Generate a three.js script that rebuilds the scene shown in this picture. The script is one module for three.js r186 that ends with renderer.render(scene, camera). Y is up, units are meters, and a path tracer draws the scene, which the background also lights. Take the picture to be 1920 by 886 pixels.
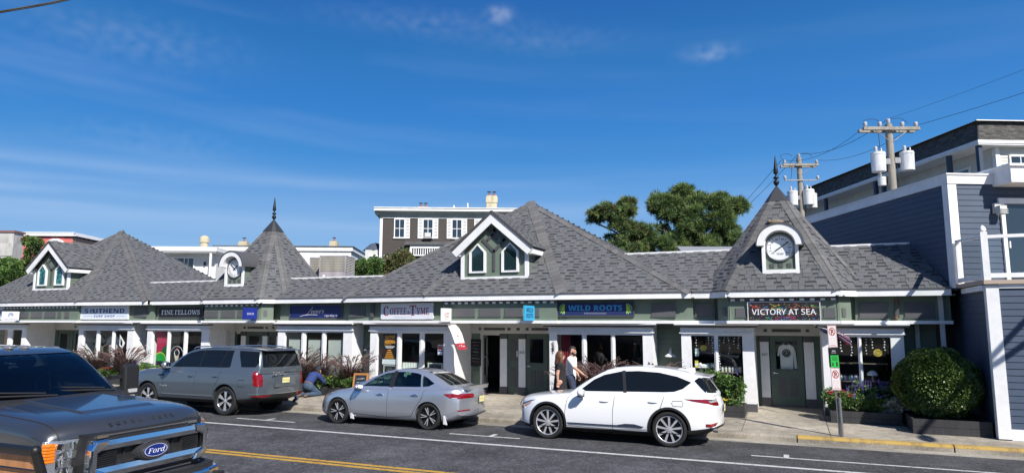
import * as THREE from 'three';
import { mergeGeometries } from 'three/addons/utils/BufferGeometryUtils.js';
import { ImprovedNoise } from 'three/addons/math/ImprovedNoise.js';
import { MarchingCubes } from 'three/addons/objects/MarchingCubes.js';
import { FontLoader } from 'three/addons/loaders/FontLoader.js';
import { TextGeometry } from 'three/addons/geometries/TextGeometry.js';
import { Brush, Evaluator, SUBTRACTION, INTERSECTION } from 'three-bvh-csg';

// ---------------------------------------------------------------- camera, sky, sun, exposure
const scene = new THREE.Scene();
const camera = new THREE.PerspectiveCamera(39.03, 1024 / 472, 0.1, 900);
camera.rotation.order = 'YXZ';
camera.position.set(0, 2.65, 0);
camera.rotation.set(0.1249, 0.3910, 0);
scene.add(camera);
const renderer = new THREE.WebGLRenderer({ antialias: true });
renderer.setSize(1024, 472);
renderer.toneMapping = THREE.LinearToneMapping;
renderer.toneMappingExposure = 1.36;
renderer.shadowMap.enabled = true;

const SUN = new THREE.Vector3(2.22, 2.45, 1.81).normalize();
const sun = new THREE.DirectionalLight(new THREE.Color(1.0, 0.955, 0.89), 5.0);
sun.position.set(-12 + SUN.x * 80, SUN.y * 80, -20 + SUN.z * 80);
sun.target.position.set(-12, 0, -20);
sun.castShadow = true;
Object.assign(sun.shadow.camera, { left: -60, right: 60, top: 60, bottom: -60, near: 1, far: 220 });
sun.shadow.mapSize.set(4096, 4096);
scene.add(sun, sun.target);

const noise3 = new ImprovedNoise();
function fbm(x, y, z, o = 4) { let s = 0, a = 0.5; for (let i = 0; i < o; i++) { s += a * noise3.noise(x, y, z); x *= 2.03; y *= 2.03; z *= 2.03; a *= 0.5; } return s; }
{
  const W = 1536, H = 768, d = new Float32Array(W * H * 4);
  const stops = [[-90, .09, .09, .09], [-6, .20, .22, .24], [0, .34, .48, .62], [6, .19, .365, .615], [10.6, .085, .262, .565], [13.8, .042, .205, .512], [17.8, .028, .165, .465], [22.5, .019, .136, .387], [26.2, .0143, .107, .351], [50, .009, .07, .26], [90, .007, .05, .20]];
  const rad = Math.PI / 180, yaw = 0.391;
  // small cloud puffs: azimuth right of the heading, elevation, size in degrees
  const puffs = [[-1.1, 25.6, .95, .5, .24], [17.2, 21.6, 1.9, .55, .13], [3.5, 23.4, 6, .9, .035], [-8, 24.8, 8, 1.0, .04], [-31, 20.5, 7, 1.6, .05], [-29, 13.6, 6, 1.0, .04]];
  for (let j = 0; j < H; j++) for (let i = 0; i < W; i++) {
    const u = (i + .5) / W, v = (j + .5) / H, ph = (u - .5) * 2 * Math.PI, th = (v - .5) * Math.PI, e = th / rad;
    const x = Math.cos(ph) * Math.cos(th), y = Math.sin(th), z = Math.sin(ph) * Math.cos(th);
    let k = 0; while (k < stops.length - 2 && e > stops[k + 1][0]) k++;
    const A = stops[k], B = stops[k + 1], t = Math.min(1, Math.max(0, (e - A[0]) / (B[0] - A[0])));
    let c = [1, 2, 3].map(n => (A[n] + (B[n] - A[n]) * t) * .96);
    const ang = Math.acos(Math.min(1, x * SUN.x + y * SUN.y + z * SUN.z)) / rad, glow = .5 * Math.exp(-ang / 9) + .10 * Math.exp(-ang / 34);
    c = c.map((q, n) => q + glow * [1, .95, .88][n]);
    if (e > 0) {
      let az = (Math.atan2(x, -z) + yaw) / rad; if (az > 180) az -= 360; if (az < -180) az += 360;
      const low = Math.exp(-(((e - 9.6) / 2.2) ** 2)), mid = Math.exp(-(((e - 19) / 8) ** 2));
      const streak = Math.max(0, fbm(az * .035 + 3, (e + az * .06) * .42, 1.7, 5) + .0), band = Math.max(0, fbm(az * .028 + 9, (e - az * .015) * .8, 4.2, 5) + .10);
      let m = low * (.05 + .50 * band) * (.45 + .55 / (1 + Math.exp((az - 6) / 7))) + mid * .22 * streak * (.25 + .75 / (1 + Math.exp((az + 12) / 8))) + .03 * Math.exp(-e / 6);
      for (const [pa, pe, sa, se, amp] of puffs) { const q = ((az - pa) / sa) ** 2 + ((e - pe) / se) ** 2; if (q < 9) m += amp * Math.exp(-q) * Math.max(0, 1 + 2.6 * fbm(az * 1.1, e * 1.9, 7, 5)); }
      m = Math.min(.75, m);
      c = c.map((q, n) => q + (([.62, .68, .76][n]) - q) * m);
    }
    const o = (j * W + i) * 4; d[o] = c[0]; d[o + 1] = c[1]; d[o + 2] = c[2]; d[o + 3] = 1;
  }
  const sky = new THREE.DataTexture(d, W, H, THREE.RGBAFormat, THREE.FloatType);
  sky.mapping = THREE.EquirectangularReflectionMapping; sky.magFilter = THREE.LinearFilter; sky.minFilter = THREE.LinearFilter; sky.wrapS = THREE.RepeatWrapping; sky.needsUpdate = true;
  scene.background = sky; scene.environment = sky;
}

// ---------------------------------------------------------------- helpers
let seed = 20250611;
const rnd = () => { seed = (seed + 0x6D2B79F5) | 0; let t = Math.imul(seed ^ (seed >>> 15), 1 | seed); t = (t + Math.imul(t ^ (t >>> 7), 61 | t)) ^ t; return ((t ^ (t >>> 14)) >>> 0) / 4294967296; };
const rr = (a, b) => a + (b - a) * rnd();
const V = (x, y, z) => new THREE.Vector3(x, y, z);
const lerp = (a, b, t) => a + (b - a) * t;
const rot = (g, rx = 0, ry = 0, rz = 0) => { if (rx) g.rotateX(rx); if (ry) g.rotateY(ry); if (rz) g.rotateZ(rz); return g; };
const bx = (w, h, d, x = 0, y = 0, z = 0, ry = 0, rx = 0, rz = 0) => rot(new THREE.BoxGeometry(w, h, d), rx, ry, rz).translate(x, y, z);
const sp = (x0, x1, y0, y1, z0, z1) => new THREE.BoxGeometry(Math.abs(x1 - x0), Math.abs(y1 - y0), Math.abs(z1 - z0)).translate((x0 + x1) / 2, (y0 + y1) / 2, (z0 + z1) / 2);
const cyl = (r0, r1, h, s = 16, x = 0, y = 0, z = 0, rx = 0, rz = 0) => rot(new THREE.CylinderGeometry(r1, r0, h, s), rx, 0, rz).translate(x, y, z);
const ball = (r, x, y, z, sx = 1, sy = 1, sz = 1, n = 14) => new THREE.SphereGeometry(r, n, Math.max(6, n * .7 | 0)).scale(sx, sy, sz).translate(x, y, z);
const tube = (pts, r, n = 6, seg = 0, closed = false) => new THREE.TubeGeometry(new THREE.CatmullRomCurve3(pts.map(p => p.isVector3 ? p : V(...p)), closed, 'catmullrom', .5), seg || pts.length * 4, r, n, closed);
const rod = (a, b, r, n = 8, r2 = r) => { a = V(...a); b = V(...b); const d = b.clone().sub(a), g = new THREE.CylinderGeometry(r2, r, d.length(), n); g.applyQuaternion(new THREE.Quaternion().setFromUnitVectors(V(0, 1, 0), d.clone().normalize())); return g.translate((a.x + b.x) / 2, (a.y + b.y) / 2, (a.z + b.z) / 2); };
const beam = (a, b, w, h) => { a = V(...a); b = V(...b); const d = b.clone().sub(a), g = new THREE.BoxGeometry(w, h, d.length()); const m = new THREE.Matrix4().lookAt(b, a, V(0, 1, .001)); m.setPosition((a.x + b.x) / 2, (a.y + b.y) / 2, (a.z + b.z) / 2); return g.applyMatrix4(m); };
const shp = (pts) => new THREE.Shape(pts.map(p => new THREE.Vector2(p[0], p[1])));
const ext = (pts, depth, bev = 0, holes = []) => { const s = pts.isShape ? pts : shp(pts); for (const h of holes) s.holes.push(new THREE.Path(h.map(p => new THREE.Vector2(p[0], p[1])))); return new THREE.ExtrudeGeometry(s, { depth: depth - 2 * bev, bevelEnabled: bev > 0, bevelSize: bev, bevelThickness: bev, bevelOffset: -bev, bevelSegments: 2, curveSegments: 20 }).translate(0, 0, bev); };
const prismX = (prof, x0, x1) => ext(prof, x1 - x0).rotateY(-Math.PI / 2).translate(x1, 0, 0); // profile [z, y] drawn out along x
const lathe = (pts, s = 20) => new THREE.LatheGeometry(pts.map(p => new THREE.Vector2(p[0], p[1])), s);
function quad(a, b, c, d) { const g = new THREE.BufferGeometry(); g.setAttribute('position', new THREE.Float32BufferAttribute([...a, ...b, ...c, ...a, ...c, ...d], 3)); g.setAttribute('uv', new THREE.Float32BufferAttribute([0, 0, 1, 0, 1, 1, 0, 0, 1, 1, 0, 1], 2)); g.computeVertexNormals(); return g; }
function slabPoly(P, th) { // convex planar polygon (Vector3 list, seen from its front counter-clockwise) with thickness behind it
  const n = new THREE.Vector3().crossVectors(P[1].clone().sub(P[0]), P[2].clone().sub(P[0])).normalize(), Q = P.map(p => p.clone().addScaledVector(n, -th)), a = [];
  const tri = (p, q, r) => a.push(p.x, p.y, p.z, q.x, q.y, q.z, r.x, r.y, r.z);
  for (let i = 1; i < P.length - 1; i++) { tri(P[0], P[i], P[i + 1]); tri(Q[0], Q[i + 1], Q[i]); }
  for (let i = 0; i < P.length; i++) { const j = (i + 1) % P.length; tri(P[i], Q[i], Q[j]); tri(P[i], Q[j], P[j]); }
  const g = new THREE.BufferGeometry(); g.setAttribute('position', new THREE.Float32BufferAttribute(a, 3)); g.computeVertexNormals(); return g;
}
function metricUV(g) {
  const p = g.attributes.position, n = g.attributes.normal, uv = new Float32Array(p.count * 2);
  for (let i = 0; i < p.count; i++) {
    const ax = Math.abs(n.getX(i)), ay = Math.abs(n.getY(i)), az = Math.abs(n.getZ(i));
    let u, v; if (ay >= ax && ay >= az) { u = p.getX(i); v = p.getZ(i); } else if (ax >= az) { u = p.getZ(i); v = p.getY(i); } else { u = p.getX(i); v = p.getY(i); }
    uv[2 * i] = u; uv[2 * i + 1] = v;
  }
  g.setAttribute('uv', new THREE.BufferAttribute(uv, 2));
}
function join(gs) {
  const L = (Array.isArray(gs) ? gs : [gs]).map(g => { g = g.index ? g.toNonIndexed() : g; if (!g.attributes.normal) g.computeVertexNormals(); for (const k of Object.keys(g.attributes)) if (!['position', 'normal', 'uv'].includes(k)) g.deleteAttribute(k); if (!g.attributes.uv) g.setAttribute('uv', new THREE.BufferAttribute(new Float32Array(g.attributes.position.count * 2), 2)); g.morphAttributes = {}; g.clearGroups(); return g; });
  return L.length === 1 ? L[0] : mergeGeometries(L);
}
const font = await new FontLoader().loadAsync('fonts/droid/droid_sans_bold.typeface.json');
function printTextGeo(t, size, depth, wide = 1) { const g = new TextGeometry(t, { font, size, depth, curveSegments: 4 }); g.computeBoundingBox(); return g.translate(-(g.boundingBox.max.x + g.boundingBox.min.x) / 2, 0, 0).scale(wide, 1, 1); }
const off = new WeakMap(), taken = {};
function numbered(n) { const k = taken[n] = (taken[n] ?? -1) + 1; return k ? `${n}_${String(k).padStart(3, '0')}` : n; }
function thing(name, label, category, [x, y, z] = [0, 0, 0], o = {}) { // a Group at the thing's base; with o.world its geometry is given in scene coordinates
  const g = new THREE.Group(); g.name = numbered(name); g.position.set(x, y, z); g.rotation.y = o.turn || 0; g.userData = { label, category };
  if (o.group) g.userData.group = o.group; if (o.kind) g.userData.kind = o.kind;
  if (o.world) off.set(g, [-x, -y, -z]);
  scene.add(g); return g;
}
function M(parent, name, gs, mat, o = {}) { // one named mesh under parent
  const g = join(gs); const f = off.get(parent);
  if (f && !o.local) g.translate(...f);
  if (!o.uv) metricUV(g);
  const m = new THREE.Mesh(g, mat); m.name = name; m.castShadow = m.receiveShadow = true; parent.add(m);
  if (f) off.set(m, f);
  if (o.label) m.userData.label = o.label; if (o.kind) m.userData.kind = o.kind;
  return m;
}
function struct(name, gs, mat, o = {}) { const m = M(scene, numbered(name), gs, mat, o); m.userData.kind = 'structure'; if (o.label) m.userData.label = o.label; return m; }
function share(parent, name, geo, mat, x, y, z, ry = 0, sx = 1, sy = 1, sz = 1) { // one more mesh on a shared geometry
  const f = off.get(parent) || [0, 0, 0], m = new THREE.Mesh(geo, mat); m.name = name; m.position.set(x + f[0], y + f[1], z + f[2]); m.rotation.y = ry; m.scale.set(sx, sy, sz); m.castShadow = m.receiveShadow = true; parent.add(m); return m;
}
function inst(parent, name, geo, mat, mats4, colors, kind = 'stuff') {
  const f = off.get(parent), T = new THREE.Matrix4(); if (f) T.makeTranslation(...f);
  const m = new THREE.InstancedMesh(geo, mat, mats4.length); mats4.forEach((q, i) => { m.setMatrixAt(i, f ? T.clone().multiply(q) : q); if (colors) m.setColorAt(i, colors[i]); });
  m.name = name; m.castShadow = m.receiveShadow = true; if (kind) m.userData.kind = kind; parent.add(m); return m;
}
// tileable noise textures -------------------------------------------------
function lattice(n) { const a = new Float32Array(n * n); for (let i = 0; i < n * n; i++) a[i] = rnd(); return (x, y) => { x = ((x % n) + n) % n; y = ((y % n) + n) % n; const i = x | 0, j = y | 0, fx = x - i, fy = y - j, sx = fx * fx * (3 - 2 * fx), sy = fy * fy * (3 - 2 * fy), i1 = (i + 1) % n, j1 = (j + 1) % n; return lerp(lerp(a[j * n + i], a[j * n + i1], sx), lerp(a[j1 * n + i], a[j1 * n + i1], sx), sy); }; }
function tex(S, fn, rep, srgb = true) { // fn(u,v in 0..1) -> [r,g,b] 0..1 ; rep = metres per repeat
  const d = new Uint8Array(S * S * 4);
  for (let j = 0; j < S; j++) for (let i = 0; i < S; i++) { const c = fn(i / S, j / S), o = (j * S + i) * 4; for (let k = 0; k < 3; k++) d[o + k] = Math.max(0, Math.min(255, (Array.isArray(c) ? c[k] : c) * 255)); d[o + 3] = 255; }
  const t = new THREE.DataTexture(d, S, S); t.wrapS = t.wrapT = THREE.RepeatWrapping; t.magFilter = THREE.LinearFilter; t.minFilter = THREE.LinearMipmapLinearFilter; t.generateMipmaps = true; t.repeat.set(1 / rep, 1 / rep); if (srgb) t.colorSpace = THREE.SRGBColorSpace; t.needsUpdate = true; return t;
}
function grainTex(S, rep, lo, hi, [nf, nm, nc] = [128, 24, 5], [wf, wm, wc] = [.5, .3, .2], sx = 1, sy = 1) {
  const a = lattice(nf), b = lattice(nm), c = lattice(nc);
  return tex(S, (u, v) => { const k = wf * a(u * nf * sx, v * nf * sy) + wm * b(u * nm * sx, v * nm * sy) + wc * c(u * nc, v * nc); return lerp(lo, hi, k); }, rep);
}
const T = {
  asphalt: (() => { const a = lattice(256), b = lattice(40), c = lattice(6), e = lattice(9); return tex(512, (u, v) => { const f = a(u * 256, v * 256); let k = .60 + .42 * (f - .5) + .16 * (b(u * 40, v * 40) - .5) + .20 * (c(u * 6, v * 6) - .5) + .1 * (e(u * 9, v * 9) - .5); if (f > .93) k += .22; return [k, k, k * 1.02]; }, 5); })(),
  concrete: (() => { const a = lattice(200), b = lattice(30), c = lattice(5); return tex(512, (u, v) => { let k = .84 + .16 * (a(u * 200, v * 200) - .5) + .14 * (b(u * 30, v * 30) - .5) + .22 * (c(u * 5, v * 5) - .5); if (b(v * 30, u * 30) > .9) k -= .08; return [k, k * .985, k * .95]; }, 4); })(),
  paint: grainTex(256, 2.2, .90, 1.0, [90, 20, 4], [.25, .35, .4]),
  wood: grainTex(256, 1.2, .70, 1.0, [128, 32, 6], [.3, .45, .25], 1, .12),
  grit: grainTex(256, .5, .62, 1.0, [128, 40, 6], [.6, .25, .15]),
  stain: (() => { const a = lattice(64), b = lattice(12), c = lattice(4); return tex(256, (u, v) => { const k = .78 + .22 * Math.min(1, .35 + .8 * b(u * 12, v * 4) + .3 * (a(u * 64, v * 20) - .5) + .3 * (c(u * 4, v * 4) - .5)); return k; }, 3); })(),
};
const mats = {};
function mat(name, color, rough = .8, o = {}) { const { phys, ...r } = o; const C = Array.isArray(color) ? new THREE.Color().setRGB(...color) : new THREE.Color(color); const m = new (phys ? THREE.MeshPhysicalMaterial : THREE.MeshStandardMaterial)({ color: C, roughness: rough, ...r }); m.name = name; return mats[name] = m; }
const WHITE = mat('white_paint', [.86, .86, .86], .55, { map: T.paint });
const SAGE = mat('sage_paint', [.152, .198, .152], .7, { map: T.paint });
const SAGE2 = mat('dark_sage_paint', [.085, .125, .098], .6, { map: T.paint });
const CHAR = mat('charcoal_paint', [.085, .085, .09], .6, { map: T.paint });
const CREAM = mat('pale_putty_paint', [.60, .60, .57], .65, { map: T.paint });
const DARK = mat('dark_interior', [.035, .034, .034], .9);
const BLACK = mat('black_metal', [.012, .012, .013], .45, { metalness: .2 });
const STEEL = mat('galvanized_steel', [.42, .43, .44], .45, { metalness: .7, map: T.grit });
const GLASS = mat('shop_glass', [.93, .97, .96], .02, { phys: true, transmission: 1, thickness: 0, ior: 1.5 });
const CONC = mat('sidewalk_concrete', [.47, .435, .38], .9, { map: T.concrete, bumpMap: T.concrete, bumpScale: .004 });
const CONC2 = mat('kerb_concrete', [.38, .35, .31], .92, { map: T.concrete, bumpMap: T.concrete, bumpScale: .006 });
const ASPH = mat('road_asphalt', [.165, .165, .17], .93, { map: T.asphalt, bumpMap: T.asphalt, bumpScale: .006 });
const CHROME = mat('chrome', [.82, .83, .84], .08, { metalness: 1 });
// ---------------------------------------------------------------- ground, road, kerb, sidewalk
struct('ground', sp(-320, 320, -.8, -.16, -420, 120), mat('earth', [.12, .12, .085], .95, { map: T.grit }));
const roadY = z => z < -13.3 ? (z + 13.3) * .021 : 0; // the parking lane falls to the gutter
struct('road', prismX([[-3.75, 0], [-3.75, -.4], [-16.66, -.4], [-16.66, roadY(-16.66)], [-13.3, 0]], -160, 90), ASPH);
struct('gutter', prismX([[-16.22, roadY(-16.22) + .005], [-16.22, -.3], [-16.66, -.3], [-16.66, roadY(-16.66) + .005]], -160, 90), mat('gutter_concrete', [.40, .385, .35], .92, { map: T.concrete, bumpMap: T.concrete, bumpScale: .004 }));
const mark = (x0, x1, z0, z1, e = .004) => prismX([[z1, roadY(z1) + e], [z1, roadY(z1) - .02], [z0, roadY(z0) - .02], [z0, roadY(z0) + e]], x0, x1);
const LINEW = (() => { const a = lattice(128), b = lattice(20); return tex(256, (u, v) => { const k = a(u * 128, v * 128) * .6 + b(u * 20, v * 20) * .5; return k > .78 ? .45 : .86 + .1 * (k - .5); }, 1.5); })();
const LW = mat('white_road_paint', [.72, .72, .70], .8, { map: LINEW }), LY = mat('yellow_road_paint', [.66, .38, .05], .8, { map: LINEW });
struct('edge_line', mark(-120, 60, -13.58, -13.46), LW, { label: 'white edge line along the traffic lane' });
struct('centre_line', sp(-120, 60, -.02, .004, -10.80, -10.69), LY, { label: 'yellow centre line nearer the shops' });
struct('centre_line', sp(-120, 60, -.02, .004, -10.60, -10.49), LY, { label: 'yellow centre line nearer the truck' });
for (const [x, l0, l1] of [[-13.2, 1.0, 1.0], [-6.55, 1.05, .75], [-.17, .65, 7.5]]) struct('parking_mark', [mark(x - l0, x + l1, -14.57, -14.50), mark(x - .05, x + .05, -14.90, -14.571, .0045)], LW, { label: 'thin white parking bay mark on the asphalt' });
{ // drain and patch seams in the parking lane
  const PATCH = mat('asphalt_patch', [.14, .14, .145], .94, { map: T.asphalt, bumpMap: T.asphalt, bumpScale: .004 });
  struct('road_patch', mark(-160, 90, -16.219, -14.64, .0025), PATCH);
}
const kerb = thing('kerb', 'concrete kerb of long stones along the shop sidewalk', 'kerb', [-12, 0, -16.75], { world: true, kind: 'structure' });
const KY = mat('yellow_kerb_paint', [.44, .30, .085], .85, { map: (() => { const a = lattice(120), b = lattice(14), c = lattice(5); return tex(256, (u, v) => { const k = a(u * 120, v * 120) * .35 + b(u * 14, v * 14) * .45 + c(u * 5, v * 5) * .3; const m = Math.min(1, Math.max(0, (k - .5) * 4)); return [lerp(.98, .80, m), lerp(.97, .80, m), lerp(.94, .86, m)]; }, 1.7); })(), bumpMap: T.concrete, bumpScale: .004 });
for (let x = -62.95; x < 40; x += 3) {
  const x0 = x + .012, x1 = x + 2.988, y = x > -.2 && x < 8 ? KY : CONC2;
  const prof = [[-16.64, -.2], [-16.648, .03], [-16.665, .06], [-16.70, .074], [-16.85, .077], [-16.85, -.2]];
  const ks = M(kerb, 'kerb_stone', prismX(prof, x0, x1), y); if (y === KY) M(ks, 'worn_kerb_foot', prismX([[-16.66, -.2], [-16.636, -.2], [-16.644, .012 + rr(-.01, .01)], [-16.66, .012]], x0 + .003, x1 - .003), CONC2);
}
const walkY = z => .078 + (-z - 16.855) * .022;
// sidewalk of separate slabs, rising slightly to the shops
const walk = thing('sidewalk', 'pale concrete sidewalk of large slabs before the shops', 'sidewalk', [-12, 0, -18.6], { world: true, kind: 'structure' });
const slabMats = [0, 1, 2, 3].map(i => { const m = CONC.clone(); m.name = 'sidewalk_concrete_' + 'abcd'[i]; m.color.multiplyScalar([1, .93, 1.05, .97][i]); return m; });
for (let x = -50.55; x < 30; x += 1.9) for (const [z0, z1] of [[-16.855, -18.75], [-18.75, -21.3]]) {
  const g = sp(x + .008, x + 1.892, -.1, .0, z0 - .004, z1 + .008), p = g.attributes.position;
  for (let i = 0; i < p.count; i++) if (p.getY(i) > -.05) p.setY(i, walkY(p.getZ(i)));
  M(walk, 'slab', g, slabMats[(rnd() * 4) | 0]);
}
struct('sidewalk_base', sp(-160, 90, -.3, .06, -24, -16.86), CONC2);
// the raised terrace the photograph is taken from
struct('terrace', [sp(-60, 40, -.3, .95, -3.3, 14)], CONC);
// ---------------------------------------------------------------- the shop building
const shops = thing('shop_building', 'long sage green row of shops with gray shingle roofs, two pointed turrets and white trim', 'shop building', [-14, 0, -21], { world: true });
const YE = 3.45; // eaves
const SHMAP = grainTex(256, .35, .55, 1.0, [128, 48, 8], [.7, .2, .1]);
const SHING = mat('asphalt_shingle', [.5, .5, .5], .95, { map: SHMAP });
const roof = M(shops, 'roof', [sp(-40, 3.6, 3.30, 3.44, -27, -20.3), sp(-40, 3.3, 3.44, 4.05, -27, -22.4)], mat('flat_roof', [.20, .20, .20], .95));
const unitTab = new THREE.BoxGeometry(1, 1, 1); metricUV(unitTab);
const tabs = [], caps = [];
function facet(P, o = {}) { // P: eave left, eave right, then up; lays a deck and courses of shingle tabs
  M(roof, 'roof_deck', slabPoly(P, .05), mats.roof_felt || mat('roof_felt', [.05, .05, .052], .95));
  const u = P[1].clone().sub(P[0]).normalize(), n = new THREE.Vector3().crossVectors(u, P[P.length - 1].clone().sub(P[0])).normalize(), v = new THREE.Vector3().crossVectors(n, u);
  const Q = P.map(p => { const d = p.clone().sub(P[0]); return [d.dot(u), d.dot(v)]; }), vmax = Math.max(...Q.map(q => q[1])), e = .138;
  for (let k = 0; k * e < vmax - .02; k++) {
    const vm = Math.min(vmax - .01, (k + .35) * e); let a = 1e9, b = -1e9;
    for (let i = 0; i < Q.length; i++) { const p = Q[i], q = Q[(i + 1) % Q.length]; if ((p[1] - vm) * (q[1] - vm) <= 0 && p[1] !== q[1]) { const x = p[0] + (q[0] - p[0]) * (vm - p[1]) / (q[1] - p[1]); a = Math.min(a, x); b = Math.max(b, x); } }
    if (b - a < .06) continue;
    let x = a + (k ? -rr(0, .2) : 0), raised = rnd() < .5;
    while (x < b - .02) {
      let w = rr(.11, .29); const x0 = Math.max(a, x), x1 = Math.min(b, x + w); x += w; raised = !raised;
      if (x1 - x0 < .03) continue;
      const h = Math.min(e + .04, vmax - k * e), th = raised ? .022 : .010, c = P[0].clone().addScaledVector(u, (x0 + x1) / 2).addScaledVector(v, k * e + h / 2 - .012).addScaledVector(n, th / 2 + .004);
      const q = new THREE.Matrix4().makeBasis(u, v, n).multiply(new THREE.Matrix4().makeRotationX(-.045)); q.setPosition(c); q.scale(V(x1 - x0 - .008, h, th));
      const t = rr(.90, 1.11) * (raised ? 1.03 : .96), base = o.tone || .185;
      if (!raised && rnd() < .62 && h > e) { const q2 = new THREE.Matrix4().makeBasis(u, v, n); q2.setPosition(P[0].clone().addScaledVector(u, (x0 + x1) / 2).addScaledVector(v, (k + 1) * e - .026).addScaledVector(n, .0185)); q2.scale(V(x1 - x0 - .012, .040, .006)); const d = base * rr(.16, .42); tabs.push({ q: q2, c: new THREE.Color().setRGB(d, d, d * 1.08), p: c, strip: 1 }); } tabs.push({ q, c: new THREE.Color().setRGB(base * t * .97, base * t * rr(.99, 1.01), base * t * rr(1.03, 1.10)), p: c });
    }
  }
  return { u, n, v };
}
function hip(A, B, n1, n2, w = .17) { // folded cap pieces from A (low) to B (high)
  const d = B.clone().sub(A), L = d.length(); d.normalize(); const step = .21;
  const side = (n) => { const s = new THREE.Vector3().crossVectors(d, n).normalize(); return s; };
  let s1 = side(n1), s2 = side(n2); const out = n1.clone().add(n2).normalize();
  if (s1.dot(n2) > 0) s1.negate(); if (s2.dot(n1) > 0) s2.negate();
  for (let k = 0; k * step < L - .08; k++) {
    const c = A.clone().addScaledVector(d, (k + .6) * step), gs = [[s1, n1], [s2, n2]].map(([s, n]) => { const g = new THREE.BoxGeometry(w, step + .05, .014); g.rotateX(-.03); const X = s.clone(), Y = d.clone(), Z = new THREE.Vector3().crossVectors(X, Y); if (Z.dot(n) < 0) { Z.negate(); X.negate(); } const m = new THREE.Matrix4().makeBasis(X, Y, Z); m.setPosition(c.clone().addScaledVector(s, w / 2 - .004).addScaledVector(n, .030)); return g.applyMatrix4(m); });
    const m = capMats[(rnd() * 4) | 0]; M(roof, 'hip_cap', gs, m);
  }
}
const capMats = [.19, .23, .17, .21].map((t, i) => mat('hip_cap_' + 'abcd'[i], [t * 1.0, t * .99, t], .95, { map: SHMAP }));
function pavilion(dx) {
  const A = V(-8.62 + dx, 6.96, -22.75), c = [[-14.5, -19.53], [-11.1, -19.27], [-6.33, -19.27], [-2.55, -19.53], [-2.55, -26], [-14.5, -26]].map(([x, z]) => V(x + dx, YE, z)), N = [];
  for (let i = 0; i < 6; i++) N.push(facet([c[i], c[(i + 1) % 6], A]).n);
  hip(c[0], A, N[5], N[0]); hip(c[1], A, N[0], N[1], .10); hip(c[2], A, N[1], N[2]); hip(c[3], A, N[2], N[3]);
}
pavilion(0); pavilion(-21.6);
function turret(cx, apex) {
  const A = V(cx, apex, -21.45), c = [[-2.15, -22.88], [-2.15, -20.02], [-1.43, -19.27], [1.43, -19.27], [2.15, -20.02], [2.15, -22.88], [1.43, -23.6], [-1.43, -23.6]].map(([x, z]) => V(cx + x, YE, z)), N = [];
  for (let i = 0; i < 8; i++) N.push(facet([c[i], c[(i + 1) % 8], A]).n);
  for (let i = 1; i < 6; i++) hip(c[i], c[i].clone().lerp(A, .87), N[i - 1], N[i], .16);
  const cap = [0, 1, 2, 3, 4, 5, 6, 7].map(i => V(cx + (c[i].x - cx) * .165, apex - .45, -21.45 + (c[i].z + 21.45) * .165)), g = [];
  for (let i = 0; i < 8; i++) g.push(slabPoly([cap[i], cap[(i + 1) % 8], V(cx, apex + .10, -21.45)], .02));
  M(roof, 'turret_cap', g, mat('lead_cap' + (cx > -5 ? '' : '_b'), [.055, .057, .065], .5, { metalness: .4 }));
  const f = M(roof, 'finial', lathe([[0, 1.01], [.012, .95], [.055, .60], [.075, .44], [.03, .40], [.02, .37], [.03, .35], [.095, .29], [.03, .24], [.03, .225], [.07, .2], [.09, .15], [.07, .095], [.03, .05], [.03, 0]], 16).translate(cx, apex + .03, -21.45), BLACK);
}
turret(-.15, 6.62); turret(-19.5, 6.70);
function link(x0, x1, h, zr, x1t = x1) {
  facet([V(x0, YE, -19.68), V(x1, YE, -19.68), V(x1t, h, zr), V(x0, h, zr)]);
  M(roof, 'ridge_flashing', sp(x0, x1t, h - .03, h + .045, zr - .12, zr + .03), WHITE);
  M(roof, 'flat_roof', sp(x0, x1t, h - .3, h - .03, -24, zr - .121), mats.flat_roof);
}
link(-5.4, -1.0, 4.74, -21.1);
link(1.0, 3.80, 4.74, -21.1, 3.22);
link(-17.9, -13.1, 4.24, -20.75); link(-25.5, -21.2, 4.24, -20.75);
M(roof, 'end_wall', slabPoly([V(3.80, YE, -19.68), V(3.80, YE, -24), V(3.22, 4.70, -24), V(3.22, 4.70, -21.1)], .04), SHING);
{ // the nearest 300 tabs are parts, the others one instanced part
  tabs.sort((a, b) => a.p.length() - b.p.length());
  const six = [0, 1, 2, 3, 4, 5].map(i => { const k = .142 + i * .018; return mat('shingle_tone_' + 'abcdef'[i], [k * .97, k, k * 1.06], .95, { map: SHMAP }); });
  const front = tabs.filter(t => t.p.z > -21.5 && !t.strip), f = off.get(roof), T4 = new THREE.Matrix4().makeTranslation(...f);
  const near = new Set(front.slice(0, 300));
  for (const t of near) { const m = new THREE.Mesh(unitTab, six[Math.max(0, Math.min(5, Math.round((t.c.g - .142) / .018)))]); m.name = 'shingle'; m.applyMatrix4(T4.clone().multiply(t.q)); m.castShadow = m.receiveShadow = true; roof.add(m); }
  const rest = tabs.filter(t => !near.has(t));
  inst(roof, 'shingles', unitTab, mat('shingle_mix', [1, 1, 1], .95, { map: SHMAP }), rest.map(t => t.q), rest.map(t => t.c));
}
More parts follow.
